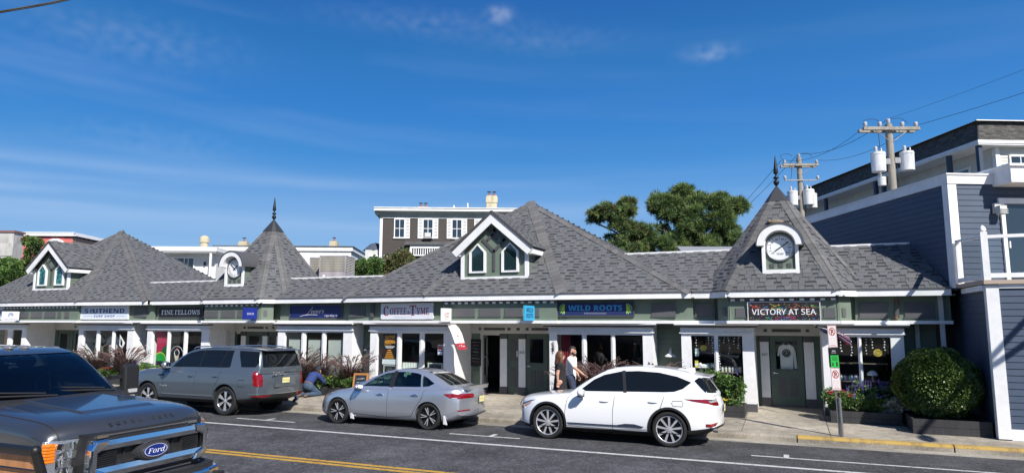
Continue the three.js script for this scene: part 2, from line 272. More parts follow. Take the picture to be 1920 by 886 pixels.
// fascia, soffit, frieze -----------------------------------------------------
const eave = [[-40, -19.55, -36.1, -19.55], [-36.1, -19.55, -32.7, -19.3], [-32.7, -19.3, -27.93, -19.3], [-27.93, -19.3, -24.15, -19.55], [-24.15, -19.7, -21.33, -19.7], [-21.33, -19.7, -20.93, -19.3], [-20.93, -19.3, -18.07, -19.3], [-18.07, -19.3, -17.67, -19.7], [-17.67, -19.7, -14.5, -19.7], [-14.5, -19.55, -11.1, -19.3], [-11.1, -19.3, -6.33, -19.3], [-6.33, -19.3, -2.55, -19.55], [-2.55, -19.7, -1.98, -19.7], [-1.98, -19.7, -1.58, -19.3], [-1.58, -19.3, 1.28, -19.3], [1.28, -19.3, 1.68, -19.7], [1.68, -19.7, 3.80, -19.7]];
const dentil = new Set([2, 6, 10, 14]), setBack = i => [5, 6, 7, 13, 14, 15].includes(i) ? .21 : .38, porch = { 2: [-33.2, -28.1], 10: [-10.45, -6.55] }; // over the pavilion entrances the frieze steps forward
for (const [i, [x0, z0, x1, z1]] of eave.entries()) {
  const L = Math.hypot(x1 - x0, z1 - z0), a = -Math.atan2(z1 - z0, x1 - x0), cx = (x0 + x1) / 2, cz = (z0 + z1) / 2, nx = Math.sin(a), nz = Math.cos(a);
  M(shops, 'fascia', bx(L + .01, .165, .04, cx, 3.352, cz, a), WHITE);
  M(shops, 'drip_edge', bx(L + .03, .035, .07, cx + nx * .012, 3.451, cz + nz * .012, a), CHAR);
  M(shops, 'soffit', bx(L + .2, .03, .5, cx - nx * .26, 3.285, cz - nz * .26, a), SAGE);
  const sb = setBack(i); M(shops, 'frieze', bx(L + .06 - (sb < .3 ? .14 : 0), .70, .1, cx - nx * sb, 2.95, cz - nz * sb, a), SAGE);
  M(shops, 'frieze_band', bx(L + .08 - (sb < .3 ? .08 : 0), .085, .2, cx - nx * (sb - .08), 2.597, cz - nz * (sb - .08), a), WHITE);
  if (dentil.has(i)) {
    const [a0, a1] = porch[i] || [x0 + .05, x1 - .05], zf = z0 - .16;
    if (porch[i]) { M(shops, 'frieze', sp(a0, a1, 2.6, 3.28, zf - .12, zf), SAGE); M(shops, 'frieze_band', sp(a0 - .04, a1 + .04, 2.555, 2.641, zf - .1, zf + .08), WHITE); }
    M(shops, 'dentil_rail', sp(a0, a1, 3.17, 3.26, zf, zf + .03), CHAR); const m = Math.round((a1 - a0) / .245); for (let k = 0; k < m; k++) { const s = lerp(a0, a1, (k + .5) / m); M(shops, 'dentil', sp(s - .055, s + .055, 3.172, 3.228, zf + .01, zf + .06), WHITE); }
  }
}
M(shops, 'wall_backing', sp(-40, 3.56, 2.56, 3.28, -20.5, -20.12), SAGE);
M(shops, 'end_board', sp(3.56, 3.66, .13, 3.27, -20.06, -19.96), CREAM);
const PAN = mat('panel_gray', [.105, .105, .11], .6, { map: T.paint });
function panels(L, z) { for (const [x0, x1, y0, y1] of L) M(shops, 'frieze_panel', [sp(x0, x1, y0, y1, z - .02, z + .018), sp(x0 - .025, x1 + .025, y0 - .03, y0 - .001, z - .02, z + .028)], PAN); }
panels([[1.75, 2.41, 2.73, 3.11], [2.80, 3.46, 2.73, 3.11], [-2.50, -2.0, 2.77, 3.14]], -20.02);
panels([[-3.72, -3.03, 2.77, 3.14]], -19.80);
panels([[-1.34, -1.08, 2.75, 2.98], [.86, 1.13, 2.74, 2.97]], -19.455);
panels([[-10.07, -9.32, 2.78, 3.02], [-9.16, -8.42, 2.78, 3.02], [-8.27, -7.68, 2.78, 3.02], [-7.4, -7.12, 2.78, 3.02], [-20.9, -20.2, 2.78, 3.01], [-20.04, -19.35, 2.78, 3.01], [-19.23, -18.6, 2.78, 3.01], [-32.13, -31.36, 2.78, 3.01], [-31.21, -30.45, 2.78, 3.01], [-30.28, -29.55, 2.78, 3.01], [-29.4, -29.2, 2.78, 3.01], [-28.96, -28.68, 2.78, 3.01]], -19.455);
panels([[-14.4, -13.75, 2.8, 3.16], [-25.2, -24.5, 2.8, 3.17]], -19.825);
M(shops, 'downpipe', [sp(-13.46, -13.34, 2.76, 3.22, -19.84, -19.7)], CHAR);
M(shops, 'frieze_panel', bx(.13, .23, .02, 1.43 - .08, 2.85, -19.58, Math.PI / 4), PAN); M(shops, 'frieze_panel', bx(.13, .23, .02, -17.93 - .08, 2.9, -19.58, Math.PI / 4), PAN); M(shops, 'frieze_panel', bx(.14, .23, .02, -1.73 + .08, 2.88, -19.58, -Math.PI / 4), PAN);
// body of the shops: floor, back, ceilings, party walls ----------------------
M(shops, 'floor', sp(-40, 3.56, -.2, .178, -27, -21.3), mat('shop_floor', [.10, .08, .06], .7));
M(shops, 'back_wall', sp(-40, 3.56, .165, 3.3, -27.2, -27), mat('shop_back_wall', [.16, .15, .14], .9));
M(shops, 'ceiling', sp(-40, 3.56, 2.56, 2.66, -27, -20.06), mat('shop_ceiling', [.30, .30, .29], .9));
for (const x of [-36, -30.05, -24.8, -21.2, -18.4, -13.9, -8.9, -3.3, .1, 3.5]) M(shops, 'party_wall', sp(x - .06, x + .06, .165, 2.56, -27, -21.5), mats.shop_back_wall);
// lap-siding boards ----------------------------------------------------------
function boards(parent, x0, x1, y0, y1, z, m, h = .125, ry = 0) { const n = Math.round((y1 - y0) / h), L = x1 - x0, g = mats.__b; for (let i = 0; i < n; i++) { const b = bx(L, h + .012, .02, 0, 0, 0, 0, .085); b.rotateY(ry).translate((x0 + x1) / 2, y0 + (i + .5) * h, z); M(parent, 'board', b, m); } }
// display window bays: x0, x1, pane spans, sill height -----------------------
const ZB = -19.9;
const bays = [
  { x: [-36.4, -32.15], p: [[-36.1, -35.1], [-34.9, -33.5], [-33.2, -32.5]] },
  { x: [-28.62, -25.25], p: [[-28.29, -27.52], [-27.34, -26.56], [-26.43, -25.66]] },
  { x: [-24.45, -21.05], p: [[-24.12, -23.34], [-23.21, -22.43], [-22.28, -21.52]] },
  { x: [-17.66, -14.32], p: [[-17.3, -16.58], [-16.41, -15.66], [-15.51, -14.76]] },
  { x: [-13.57, -10.28], p: [[-13.24, -12.49], [-12.34, -11.6], [-11.44, -10.72]] },
  { x: [-6.94, -3.72], p: [[-6.65, -5.89], [-5.76, -4.98], [-4.87, -4.07]] },
  { x: [-2.9, -.92], p: [[-2.58, -1.99], [-1.89, -1.28]] },
  { x: [.80, 2.72], p: [[1.13, 1.66], [1.74, 2.37]] }];
const bayParts = [];
for (const { x: [x0, x1], p } of bays) {
  const b = M(shops, 'display_window', [sp(x0, p[0][0] - .05, .13, 2.28, ZB - .12, ZB), sp(p[p.length - 1][1] + .05, x1, .13, 2.28, ZB - .12, ZB), sp(p[0][0] - .05, p[p.length - 1][1] + .05, .13, .68, ZB - .12, ZB - .01), sp(p[0][0] - .05, p[p.length - 1][1] + .05, 2.21, 2.28, ZB - .12, ZB - .004), sp(x0, x1, 2.28, 2.56, ZB - .13, ZB - .02)], WHITE); bayParts.push(b);
  for (const s of [x0 + .05, x1 - .05]) M(b, 'return_wall', sp(s - .05, s + .05, .13, 2.56, -21.45, ZB - .121), WHITE);
  M(b, 'header', [sp(x0 - .02, x1 + .02, 2.295, 2.44, ZB - .019, ZB + .03), sp(x0 - .05, x1 + .05, 2.275, 2.305, ZB - .02, ZB + .06)], WHITE);
  M(b, 'cornice', [prismX([[ZB - .05, 2.50], [ZB + .20, 2.50], [ZB + .23, 2.525], [ZB + .23, 2.552], [ZB - .05, 2.552]], x0 - .17, x1 + .13)], WHITE);
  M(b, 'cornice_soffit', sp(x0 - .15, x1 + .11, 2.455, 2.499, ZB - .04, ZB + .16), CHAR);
  for (const [q0, q1] of [[x0 - .02, p[0][0] - .06], [p[p.length - 1][1] + .06, x1 + .02]]) M(b, 'base_block', sp(q0, q1, .1, .36, ZB - .13, ZB + .022), CHAR);
  M(b, 'sill', sp(p[0][0] - .07, p[p.length - 1][1] + .07, .66, .71, ZB - .02, ZB + .05), WHITE);
  for (let i = 0; i < p.length; i++) {
    const [a, c] = p[i];
    M(b, 'pane', quad([a - .01, .70, ZB - .07], [c + .01, .70, ZB - .07], [c + .01, 2.215, ZB - .07], [a - .01, 2.215, ZB - .07]), GLASS);
    if (i) { const l = p[i - 1][1], w = a - l; M(b, 'mullion', [sp(l - .004, a + .004, .68, 2.24, ZB - .10, ZB - .03), sp(l + w * .32, a - w * .32, .69, 2.235, ZB - .029, ZB - .008)], WHITE); }
  }
}
// recessed clapboard walls between the bays ----------------------------------
for (const [x0, x1] of [[-3.72, -2.90], [-14.32, -13.57], [-25.25, -24.45], [2.72, 3.56]]) {
  const w = M(shops, 'recess_wall', sp(x0, x1, .13, 2.56, -20.72, -20.6), SAGE); boards(w, x0, x1, .16, 2.56, -20.585, SAGE, .16);
}
M(shops, 'corner_trim', sp(3.07, 3.17, .13, 2.56, -20.56, -20.46), CREAM);
// entrances ------------------------------------------------------------------
function lintel(x0, x1, z, marks, y0 = 2.17) { const l = M(shops, 'lintel', sp(x0, x1, y0 + .03, 2.56, z - .08, z), CREAM); for (const [a, b] of marks) M(l, 'lintel_inset', sp(a, b, 2.31, 2.395, z, z + .012), CHAR); M(shops, 'porch_ceiling', sp(x0, x1, 2.555, 2.58, z - .3, -19.62), CREAM); return l; }
function pilaster(x0, x1, z) { const p = M(shops, 'pilaster', sp(x0, x1, .42, 2.02, z - .06, z + .03), WHITE); M(p, 'pilaster_foot', sp(x0 - .012, x1 + .012, .14, .419, z - .06, z + .045), CHAR); M(p, 'pilaster_head', sp(x0 - .012, x1 + .012, 2.021, 2.2, z - .06, z + .045), CHAR); return p; }
function door(x0, x1, z, o = {}) {
  const h = 2.19, w = x1 - x0, gy0 = 1.24, gy1 = 2.02, m = w * .18, d = M(shops, 'door', [sp(x0, x0 + m, .16, h, z - .05, z), sp(x1 - m, x1, .16, h, z - .05, z), sp(x0 + m, x1 - m, .16, gy0, z - .05, z - .001), sp(x0 + m, x1 - m, gy1, h, z - .05, z - .001)], o.mat || SAGE2, { label: o.label });
  M(d, 'door_pane', quad([x0 + m, gy0, z - .03], [x1 - m, gy0, z - .03], [x1 - m, gy1, z - .03], [x0 + m, gy1, z - .03]), GLASS);
  M(d, 'pane_bead', [sp(x0 + m - .02, x1 - m + .02, gy0 - .025, gy0, z - .01, z + .012), sp(x0 + m - .02, x1 - m + .02, gy1, gy1 + .025, z - .01, z + .012)], CHAR);
  if (!o.plain) for (const [a, b] of [[.22, .46], [.56, .80]]) M(d, 'door_panel', sp(x0 + w * a, x0 + w * b, .48, 1.0, z, z + .012), CHAR);
  M(d, 'kick_plate', sp(x0 + .01, x1 - .01, .165, .24, z, z + .008), CHAR);
  const hx = x0 + .09; M(d, 'handle', [cyl(.035, .035, .02, 14, hx, 1.13, z + .01, Math.PI / 2), rod([hx, 1.13, z + .05], [hx + .11, 1.12, z + .05], .012), rod([hx, 1.13, z], [hx, 1.13, z + .05], .012), cyl(.02, .02, .02, 12, hx, 1.27, z + .01, Math.PI / 2)], CHROME);
  return d;
}
// turret entrance 317
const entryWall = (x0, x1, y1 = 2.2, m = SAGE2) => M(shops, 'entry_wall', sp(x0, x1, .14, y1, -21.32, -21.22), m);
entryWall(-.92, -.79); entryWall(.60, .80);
lintel(-.92, .80, -21.14, [[-.7, -.6], [-.47, .31], [.44, .53]]); pilaster(-.82, -.58, -21.22); pilaster(.365, .63, -21.22);
const door317 = door(-.555, .34, -21.22, { label: 'dark green door with a white shirt behind its pane' });
// middle entrances 316 and the open coffee shop door
lintel(-10.28, -6.94, -21.14, [[-9.96, -9.87], [-9.76, -8.97], [-8.88, -8.77], [-8.55, -8.43], [-8.21, -8.11], [-8.0, -7.26]]);
M(shops, 'entry_wall', [sp(-10.28, -9.92, .14, 2.2, -21.32, -21.22)], SAGE, { label: 'sage green wall panel beside the open doorway' });
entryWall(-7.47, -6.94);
pilaster(-9.18, -8.925, -21.22); pilaster(-8.495, -8.25, -21.22);
{ const pw = M(shops, 'entry_panel', sp(-8.924, -8.496, .14, 2.2, -21.32, -21.23), SAGE2); for (const [a, b] of [[1.28, 2.0], [.42, 1.08]]) M(pw, 'panel_inset', sp(-8.81, -8.61, a, b, -21.23, -21.215), CHAR); M(pw, 'mailbox', sp(-8.57, -8.52, 1.42, 1.62, -21.215, -21.17), CREAM); }
door(-8.24, -7.48, -21.22, { label: 'dark green glazed door' });
M(shops, 'door_jamb', [sp(-9.92, -9.84, .14, 2.2, -21.34, -21.18), sp(-9.84, -9.19, 2.14, 2.2, -21.34, -21.18)], CREAM);
{ const d = new THREE.Group(); d.name = 'open_door'; shops.add(d); d.position.set(-9.84 + 14, 0, -21.22 + 21); d.rotation.y = 1.75; d.userData.label = 'pale glazed door standing open into the coffee shop';
  M(d, 'door_frame', [sp(0, .1, .16, 2.13, -.045, 0), sp(.62, .72, .16, 2.13, -.045, 0), sp(.1, .62, .16, .75, -.045, -.001), sp(.1, .62, 2.03, 2.13, -.045, -.001), sp(.1, .62, 1.35, 1.40, -.045, -.002)], CREAM); M(d, 'door_pane', quad([.1, .75, -.02], [.62, .75, -.02], [.62, 2.03, -.02], [.1, 2.03, -.02]), GLASS); M(d, 'handle', rod([.66, 1.05, .03], [.66, 1.25, .03], .012), CHROME); }
// left turret entrance
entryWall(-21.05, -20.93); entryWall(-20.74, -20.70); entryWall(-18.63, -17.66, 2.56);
lintel(-21.05, -17.66, -21.14, [[-20.54, -20.42], [-20.32, -19.5], [-19.39, -19.29], [-19.06, -18.94], [-18.71, -18.59]]);
pilaster(-20.70, -20.46, -21.22); pilaster(-19.58, -19.33, -21.22); pilaster(-18.87, -18.63, -21.22);
door(-20.45, -19.59, -21.22, { label: 'dark green door left of two white pilasters' }); door(-19.31, -18.89, -21.22, { plain: 1, label: 'narrow dark green door' });
M(shops, 'door_jamb', [sp(-20.93, -20.74, 2.10, 2.2, -21.34, -21.18), sp(-21.06, -20.99, .14, 2.2, -20.92, -20.72)], CREAM);
// left pavilion entrance
entryWall(-32.15, -31.95, 2.56); entryWall(-31.10, -30.9);
lintel(-32.15, -28.62, -21.14, [[-30.7, -30.6], [-30.45, -29.6], [-29.45, -29.35]]); door(-31.92, -31.12, -21.22, { plain: 1, label: 'dark green door beside the surf shop' }); door(-30.85, -30.0, -21.22, { label: 'glazed dark door left of the surf shop window' });
pilaster(-29.95, -29.75, -21.22); M(shops, 'entry_wall', sp(-29.74, -28.62, .14, 2.2, -21.32, -21.22), SAGE);
// ---------------------------------------------------------------- dormers and dials
const PANE2 = mat('dark_reflecting_glass', [.012, .03, .035], .04, { phys: true, clearcoat: 1 });
function gableDormer(cx, stained) {
  const z = -19.82, d = M(shops, 'gable_dormer', ext([[cx - 1.17, 3.98], [cx + 1.17, 3.98], [cx + 1.17, 4.95], [cx, 5.92], [cx - 1.17, 4.95]], 1.6).translate(0, 0, z - 1.6), SAGE);
  M(d, 'corner_board', sp(cx - 1.20, cx - 1.08, 4.06, 4.98, z - .05, z + .03), WHITE); M(d, 'corner_board', sp(cx + 1.08, cx + 1.20, 4.06, 4.98, z - .05, z + .03), WHITE);
  M(d, 'sill_board', sp(cx - 1.20, cx + 1.20, 3.93, 4.055, z - .05, z + .04), WHITE); M(d, 'sill_flashing', sp(cx - 1.22, cx + 1.22, 3.86, 3.929, z - .05, z + .06), CHAR);
  for (const s of [-1, 1]) { // roof slope, barge board, eave board, side boards
    const e = [cx + s * 1.42, 4.90], t = [cx, 6.10], th = .07, nrm = Math.hypot(e[0] - t[0], e[1] - t[1]), nx = s * 1.2 / nrm, ny = 1.42 / nrm;
    M(d, 'dormer_roof', ext(s > 0 ? [e, [e[0] + nx * th, e[1] + ny * th], [t[0], t[1] + th / ny], t] : [t, [t[0], t[1] + th / ny], [e[0] + nx * th, e[1] + ny * th], e], 2.45).translate(0, 0, z + .28 - 2.45), CHAR);
    const P = s > 0 ? [V(e[0] + nx * th, e[1] + ny * th, z + .28), V(e[0] + nx * th, e[1] + ny * th, z - 1.15), V(cx, t[1] + th / ny, z - 2.2), V(cx, t[1] + th / ny, z + .28)] : [V(e[0] + nx * th, e[1] + ny * th, z - 1.15), V(e[0] + nx * th, e[1] + ny * th, z + .28), V(cx, t[1] + th / ny, z + .28), V(cx, t[1] + th / ny, z - 2.2)];
    dormerFacets.push(P);
    M(d, 'barge_board', ext(s > 0 ? [[cx, 5.78], [cx + 1.26, 4.72], [cx + 1.44, 4.89], [cx, 6.09]] : [[cx, 5.78], [cx, 6.09], [cx - 1.44, 4.89], [cx - 1.26, 4.72]], .05).translate(0, 0, z + .20), WHITE);
    M(d, 'eave_board', sp(cx + s * 1.16, cx + s * 1.42, 4.745, 4.90, z + .195, z - 1.0), WHITE);
    for (let k = 0; k < 7; k++) M(d, 'board', sp(cx + s * 1.17, cx + s * 1.19, 4.0 + k * .13, 4.0 + k * .13 + .12, z - .051, z - 1.2), SAGE);
    const wx = cx + s * .58, W = (a, b) => [[wx - a, 4.24 - b], [wx + a, 4.24 - b], [wx + a, 4.86], [wx, 5.10 + b], [wx - a, 4.86]];
    const w = M(d, 'dormer_window', ext(W(.30, .055), .07, 0, [W(.225, 0)]).translate(0, 0, z), WHITE);
    M(w, 'pane', ext(W(.235, .005), .012).translate(0, 0, z + .012), stained ? mats.stained_pane || mat('stained_pane', [.05, .22, .23], .15, { map: (() => { const a = lattice(12); return tex(128, (u, v) => { const k = a(u * 12, v * 12); return k > .66 ? [.95, .98, .95] : k > .45 ? [.55, .8, .8] : [.3, .55, .6]; }, .8); })() }) : PANE2);
  }
  const o = (x, y, w, h, r) => M(d, 'applied_moulding', bx(w, h, .03, cx + x, y, z + .018, 0, 0, r), CHAR);
  o(0, 4.55, .085, .62, 0);
  for (const [x, y, r] of [[-.2, 5.08, -.785], [.2, 5.08, .785]]) o(x, y, .10, .62, -r);
  o(.17, 5.42, .10, .60, .785); o(-.10, 5.40, .10, .40, -.785); o(.02, 5.35, .10, .26, .785); o(-.22, 5.62, .09, .26, .785); o(.10, 5.66, .10, .34, -.785);
}
const dormerFacets = [];
gableDormer(-8.80, false); gableDormer(-30.6, true);
function dial(kind) {
  const S = 512, c = document.createElement('canvas'); c.width = c.height = S; const g = c.getContext('2d'); g.fillStyle = '#eef0f2'; g.fillRect(0, 0, S, S); g.translate(S / 2, S / 2); g.fillStyle = g.strokeStyle = '#15171c'; g.textAlign = 'center'; g.textBaseline = 'middle';
  if (kind === 'temp') { const vals = [-20, 0, 20, 40, 60, 80, 100, 120]; g.font = 'bold 50px sans-serif'; vals.forEach((v, i) => { const a = (-126 + i * 36) * Math.PI / 180; g.fillText(String(v), Math.sin(a) * 180, -Math.cos(a) * 180); }); g.lineWidth = 9; for (let i = 0; i < 7; i++) { const a = (-108 + i * 36) * Math.PI / 180; g.beginPath(); g.moveTo(Math.sin(a) * 170, -Math.cos(a) * 170); g.lineTo(Math.sin(a) * 225, -Math.cos(a) * 225); g.stroke(); } g.font = 'bold 54px sans-serif'; g.fillText('TEMP', 0, 128); }
  else { const R = ['XII', 'I', 'II', 'III', 'IIII', 'V', 'VI', 'VII', 'VIII', 'IX', 'X', 'XI']; g.font = 'bold 62px serif'; R.forEach((t, i) => { const a = i * Math.PI / 6; g.save(); g.rotate(a); g.translate(0, -196); g.fillText(t, 0, 0); g.restore(); }); g.lineWidth = 4; g.beginPath(); g.arc(0, 0, 242, 0, 7); g.stroke(); }
  const t = new THREE.CanvasTexture(c); t.colorSpace = THREE.SRGBColorSpace; return t;
}
const disc = (r, n = 40) => new THREE.CircleGeometry(r, n);
function dialDormer(cx, kind) {
  const z = -19.62, arc = (r, y0) => { const p = []; for (let i = 0; i <= 24; i++) { const a = Math.PI * i / 24; p.push([cx + Math.cos(a) * r, 4.68 + Math.sin(a) * r]); } p.push([cx - r, y0], [cx + r, y0]); return p; };
  const d = M(shops, 'dial_dormer', ext(arc(.44, 3.98), 1.2).translate(0, 0, z - 1.2), SAGE);
  M(d, 'white_surround', ext(arc(.47, 3.91), .06, 0, [arc(.375, 4.02).reverse()]).translate(0, 0, z), WHITE);
  const ring = (r0, r1) => { const p = []; for (let i = 0; i <= 24; i++) { const a = Math.PI * i / 24; p.push([cx + Math.cos(a) * r1, 4.68 + Math.sin(a) * r1]); } for (let i = 24; i >= 0; i--) { const a = Math.PI * i / 24; p.push([cx + Math.cos(a) * r0, 4.68 + Math.sin(a) * r0]); } return p; };
  M(d, 'arched_hood', ext(ring(.40, .585), .22).translate(0, 0, z + .02), WHITE); M(d, 'hood_roof', ext(ring(.586, .615), 1.5).translate(0, 0, z + .27 - 1.5), CHAR); M(d, 'hood_lining', ext(ring(.44, .585), 1.2).translate(0, 0, z - 1.2), SAGE);
  M(d, 'sill_flashing', sp(cx - .49, cx + .49, 3.82, 3.909, z - .2, z + .07), CHAR);
  for (let k = 0; k < 3; k++) M(d, 'inset_square', sp(cx + (k - 1) * .22 - .055, cx + (k - 1) * .22 + .055, 4.08, 4.19, z + .001, z + .02), CHAR);
  M(d, 'dial_rim', [new THREE.TorusGeometry(.355, .028, 8, 48).translate(cx, 4.62, z + .03)], STEEL);
  const f = M(d, 'dial_face', disc(.345).translate(cx, 4.62, z + .025), mat('dial_' + kind, [.9, .9, .9], .4, { map: dial(kind) }), { uv: true });
  const hand = (a, L, w, b = .08, n = 'hand') => M(d, n, bx(w, L + b, .01, 0, (L - b) / 2, 0).rotateZ(-a).translate(cx, 4.62, z + .045), BLACK);
  if (kind === 'temp') hand(.98, .25, .022, .16, 'needle'); else { hand(.92, .17, .03); hand(-.86, .25, .022); M(d, 'hub', cyl(.025, .025, .02, 12, cx, 4.62, z + .05, Math.PI / 2), BLACK); }
}
dialDormer(-.13, 'temp'); dialDormer(-19.62, 'clock');
{ // shingles on the gable dormers
  const n0 = tabs.length; tabs.length = 0; for (const P of dormerFacets) facet(P); inst(roof, 'dormer_shingles', unitTab, mats.shingle_mix, tabs.map(t => t.q), tabs.map(t => t.c));
}
// ---------------------------------------------------------------- blue building next door
const GT = .4456; // the back street's buildings stand turned by this much to the shops
const SIDEC = [.054, .080, .130], BLUE = mat('navy_siding', SIDEC, .6, { map: T.paint });
const bayGlass = mat('tinted_pane', [.02, .032, .045], .03, { phys: true, clearcoat: 1 });
const blue = thing('blue_building', 'navy clapboard building with white corner trim and glass balcony beside the shops', 'building', [8, 0, -20], { world: true });
{
  const lap = (parent, L, y0, y1, h, place, m) => { const n = Math.ceil((y1 - y0) / h); for (let i = 0; i < n; i++) { const hh = Math.min(h, y1 - y0 - i * h); if (hh < .03) break; const b = new THREE.BoxGeometry(L, hh + .014, .022); b.rotateX(-.10).translate(0, y0 + i * h + hh / 2, 0); M(parent, 'board', place(b), m); } };
  // lower storey, parallel to the street
  const lw = M(blue, 'lower_wall', [sp(4.10, 8.4, .05, 3.40, -24, -17.68)], BLUE);
  lap(lw, 4.08, .34, 3.34, .142, b => b.translate(6.35, 0, -17.662), BLUE);
  lap(lw, 6.2, .13, 3.34, .142, b => b.rotateY(-Math.PI / 2).translate(4.082, 0, -20.9), BLUE);
  M(lw, 'corner_trim', [sp(4.062, 4.30, .12, 3.42, -17.68, -17.625)], WHITE); M(lw, 'corner_trim', sp(4.06, 4.085, .12, 3.42, -17.82, -17.681), WHITE); M(lw, 'water_table', sp(4.302, 8.4, .10, .335, -17.68, -17.63), WHITE);
  M(lw, 'frieze_board', sp(4.302, 8.4, 3.345, 3.44, -17.68, -17.62), WHITE); M(lw, 'gutter_board', [sp(4.0, 4.07, 3.30, 3.42, -19.6, -17.70)], WHITE);
  // upper storey
  const up = (g, dx = 0) => g.rotateY(GT).translate(3.9, 0, -19.6);
  const uw = M(blue, 'upper_wall', up(sp(.02, 5, 3.4, 6.15, -12, -.02)), BLUE);
  lap(uw, 4.75, 3.5, 6.08, .145, b => up(b.translate(2.6, 0, 0)), BLUE);
  lap(uw, 11.8, 3.5, 6.08, .145, b => up(b.rotateY(-Math.PI / 2).translate(0, 0, -6.05)), BLUE);
  M(uw, 'corner_trim', up(sp(-.03, .20, 3.45, 6.08, -.02, .03)), WHITE); M(uw, 'corner_trim', up(sp(-.032, 0, 3.45, 6.08, -.18, -.021)), WHITE);
  M(uw, 'parapet_trim', up(sp(-.04, 5, 6.081, 6.31, -.02, .05)), WHITE); M(uw, 'parapet_trim', up(sp(-.045, .0, 6.081, 6.31, -12, -.021)), WHITE); M(uw, 'parapet_cap', up(sp(-.07, 5, 6.311, 6.35, -12, .08)), WHITE);
  // canopy, sliding door, wall lamp
  M(blue, 'canopy', [up(sp(1.18, 5, 6.02, 6.42, -.4, .62)), up(sp(1.12, 5.05, 6.42, 6.48, -.4, .68))], WHITE);
  const sd = M(blue, 'sliding_door', [up(sp(1.30, 1.40, 3.55, 5.58, .02, .07)), up(sp(1.25, 4.6, 5.58, 5.72, .02, .08)), up(sp(2.55, 2.64, 3.55, 5.58, .02, .07))], WHITE);
  M(sd, 'pane', up(sp(1.40, 2.55, 3.55, 5.58, .021, .035)), bayGlass); M(sd, 'pane', up(sp(2.64, 4.5, 3.55, 5.58, .021, .035)), bayGlass); M(sd, 'handle', up(sp(1.44, 1.47, 4.45, 4.62, .04, .08)), WHITE);
  const lp = M(blue, 'wall_lamp', [up(sp(1.10, 1.26, 5.33, 5.58, .03, .12)), up(sp(1.12, 1.30, 5.28, 5.50, .12, .26))], CREAM);
  M(lp, 'lamp_louvre', [0, 1, 2].map(i => up(sp(1.13, 1.31, 5.30 + i * .05, 5.315 + i * .05, .255, .285))), CREAM);
  // balcony deck and railing
  const deck = slabPoly([V(4.02, 3.53, -17.56), V(8.4, 3.53, -17.56), V(8.4, 3.53, -22), V(3.9, 3.53, -19.6)], .09);
  M(blue, 'balcony_deck', deck, mat('tan_deck_edge', [.42, .33, .26], .7));
  const rail = M(blue, 'balcony_railing', [beam([4.12, 4.50, -17.66], [3.97, 4.60, -19.5], .09, .05), sp(4.12, 8.4, 4.46, 4.53, -17.71, -17.61), beam([4.12, 3.62, -17.66], [3.97, 3.62, -19.5], .07, .10), sp(4.12, 8.4, 3.58, 3.68, -17.70, -17.62), beam([3.975, 3.56, -19.5], [3.975, 4.6, -19.5], .09, .09)], WHITE);
  M(rail, 'newel_post', [sp(4.04, 4.17, 3.53, 4.60, -17.725, -17.595), lathe([[0, .16], [.05, .12], [.085, .04], [.06, .02], [.06, 0]], 4).rotateY(.785).translate(4.105, 4.60, -17.66)], WHITE);
  M(rail, 'newel_post', sp(7.2, 7.3, 3.53, 4.46, -17.71, -17.61), WHITE);
  for (const [a, b] of [[4.18, 5.65], [5.72, 7.18], [7.32, 8.35]]) M(rail, 'glass_panel', quad([a, 3.69, -17.66], [b, 3.69, -17.66], [b, 4.45, -17.66], [a, 4.45, -17.66]), GLASS);
  M(rail, 'glass_panel', quad([3.985, 3.68, -19.44], [4.11, 3.68, -17.73], [4.11, 4.47, -17.73], [3.985, 4.56, -19.44]), GLASS);
}
// ---------------------------------------------------------------- houses of the street behind
function win(p, x, y, w, h, z, o = {}) { // x,y: lower left; frame > panes
  const f = M(p, 'window', [sp(x - .09, x, y - .08, y + h + .1, z, z + .08), sp(x + w, x + w + .09, y - .08, y + h + .1, z, z + .08), sp(x, x + w, y + h, y + h + .12, z, z + .085), sp(x - .14, x + w + .14, y - .12, y, z, z + .12), ...(o.bars || [[0, .5]]).map(([v, t]) => v ? sp(x + w * t - .025, x + w * t + .025, y, y + h, z, z + .06) : sp(x, x + w, y + h * t - .025, y + h * t + .025, z, z + .061))], o.frame || WHITE);
  M(f, 'pane', sp(x, x + w, y, y + h, z, z + .03), bayGlass);
  for (const s of o.shutters || []) { const sx = s < 0 ? x - .09 - .42 : x + w + .09; M(f, 'shutter', [sp(sx, sx + .06, y - .1, y + h + .1, z, z + .07), sp(sx + .36, sx + .42, y - .1, y + h + .1, z, z + .07), ...[...Array(12).keys()].map(i => sp(sx + .06, sx + .36, y + i * h / 12, y + i * h / 12 + .09, z, z + .055)), sp(sx + .06, sx + .36, y - .1, y - .001, z, z + .07), sp(sx + .06, sx + .36, y + h + .001, y + h + .1, z, z + .07)], WHITE); }
  return f;
}
function chimney(p, x, y0, y1, z, w, m, pots = 1) { const c = M(p, 'chimney', [sp(x - w / 2, x + w / 2, y0, y1 - .45, z - w / 2, z + w / 2), sp(x - w * .56, x + w * .56, y1 - .7, y1 - .18, z - w * .56, z + w * .56), sp(x - w * .5, x + w * .5, y1 - .18, y1, z - w * .5, z + w * .5)], m); for (let i = 0; i < pots; i++) { const px = x + (pots > 1 ? (i - .5) * w * .5 : 0); M(c, 'chimney_pot', [cyl(.13, .11, .25, 12, px, y1 + .12, z)], mats.clay_pot || mat('clay_pot', [.30, .10, .06], .8)); M(c, 'chimney_cowl', [cyl(.03, .03, .2, 6, px, y1 + .3, z), sp(px - .18, px + .18, y1 + .38, y1 + .44, z - .18, z + .18)], BLACK); } return c; }
const STONE = mat('pale_chimney_stucco', [.52, .46, .32], .9, { map: T.stain });
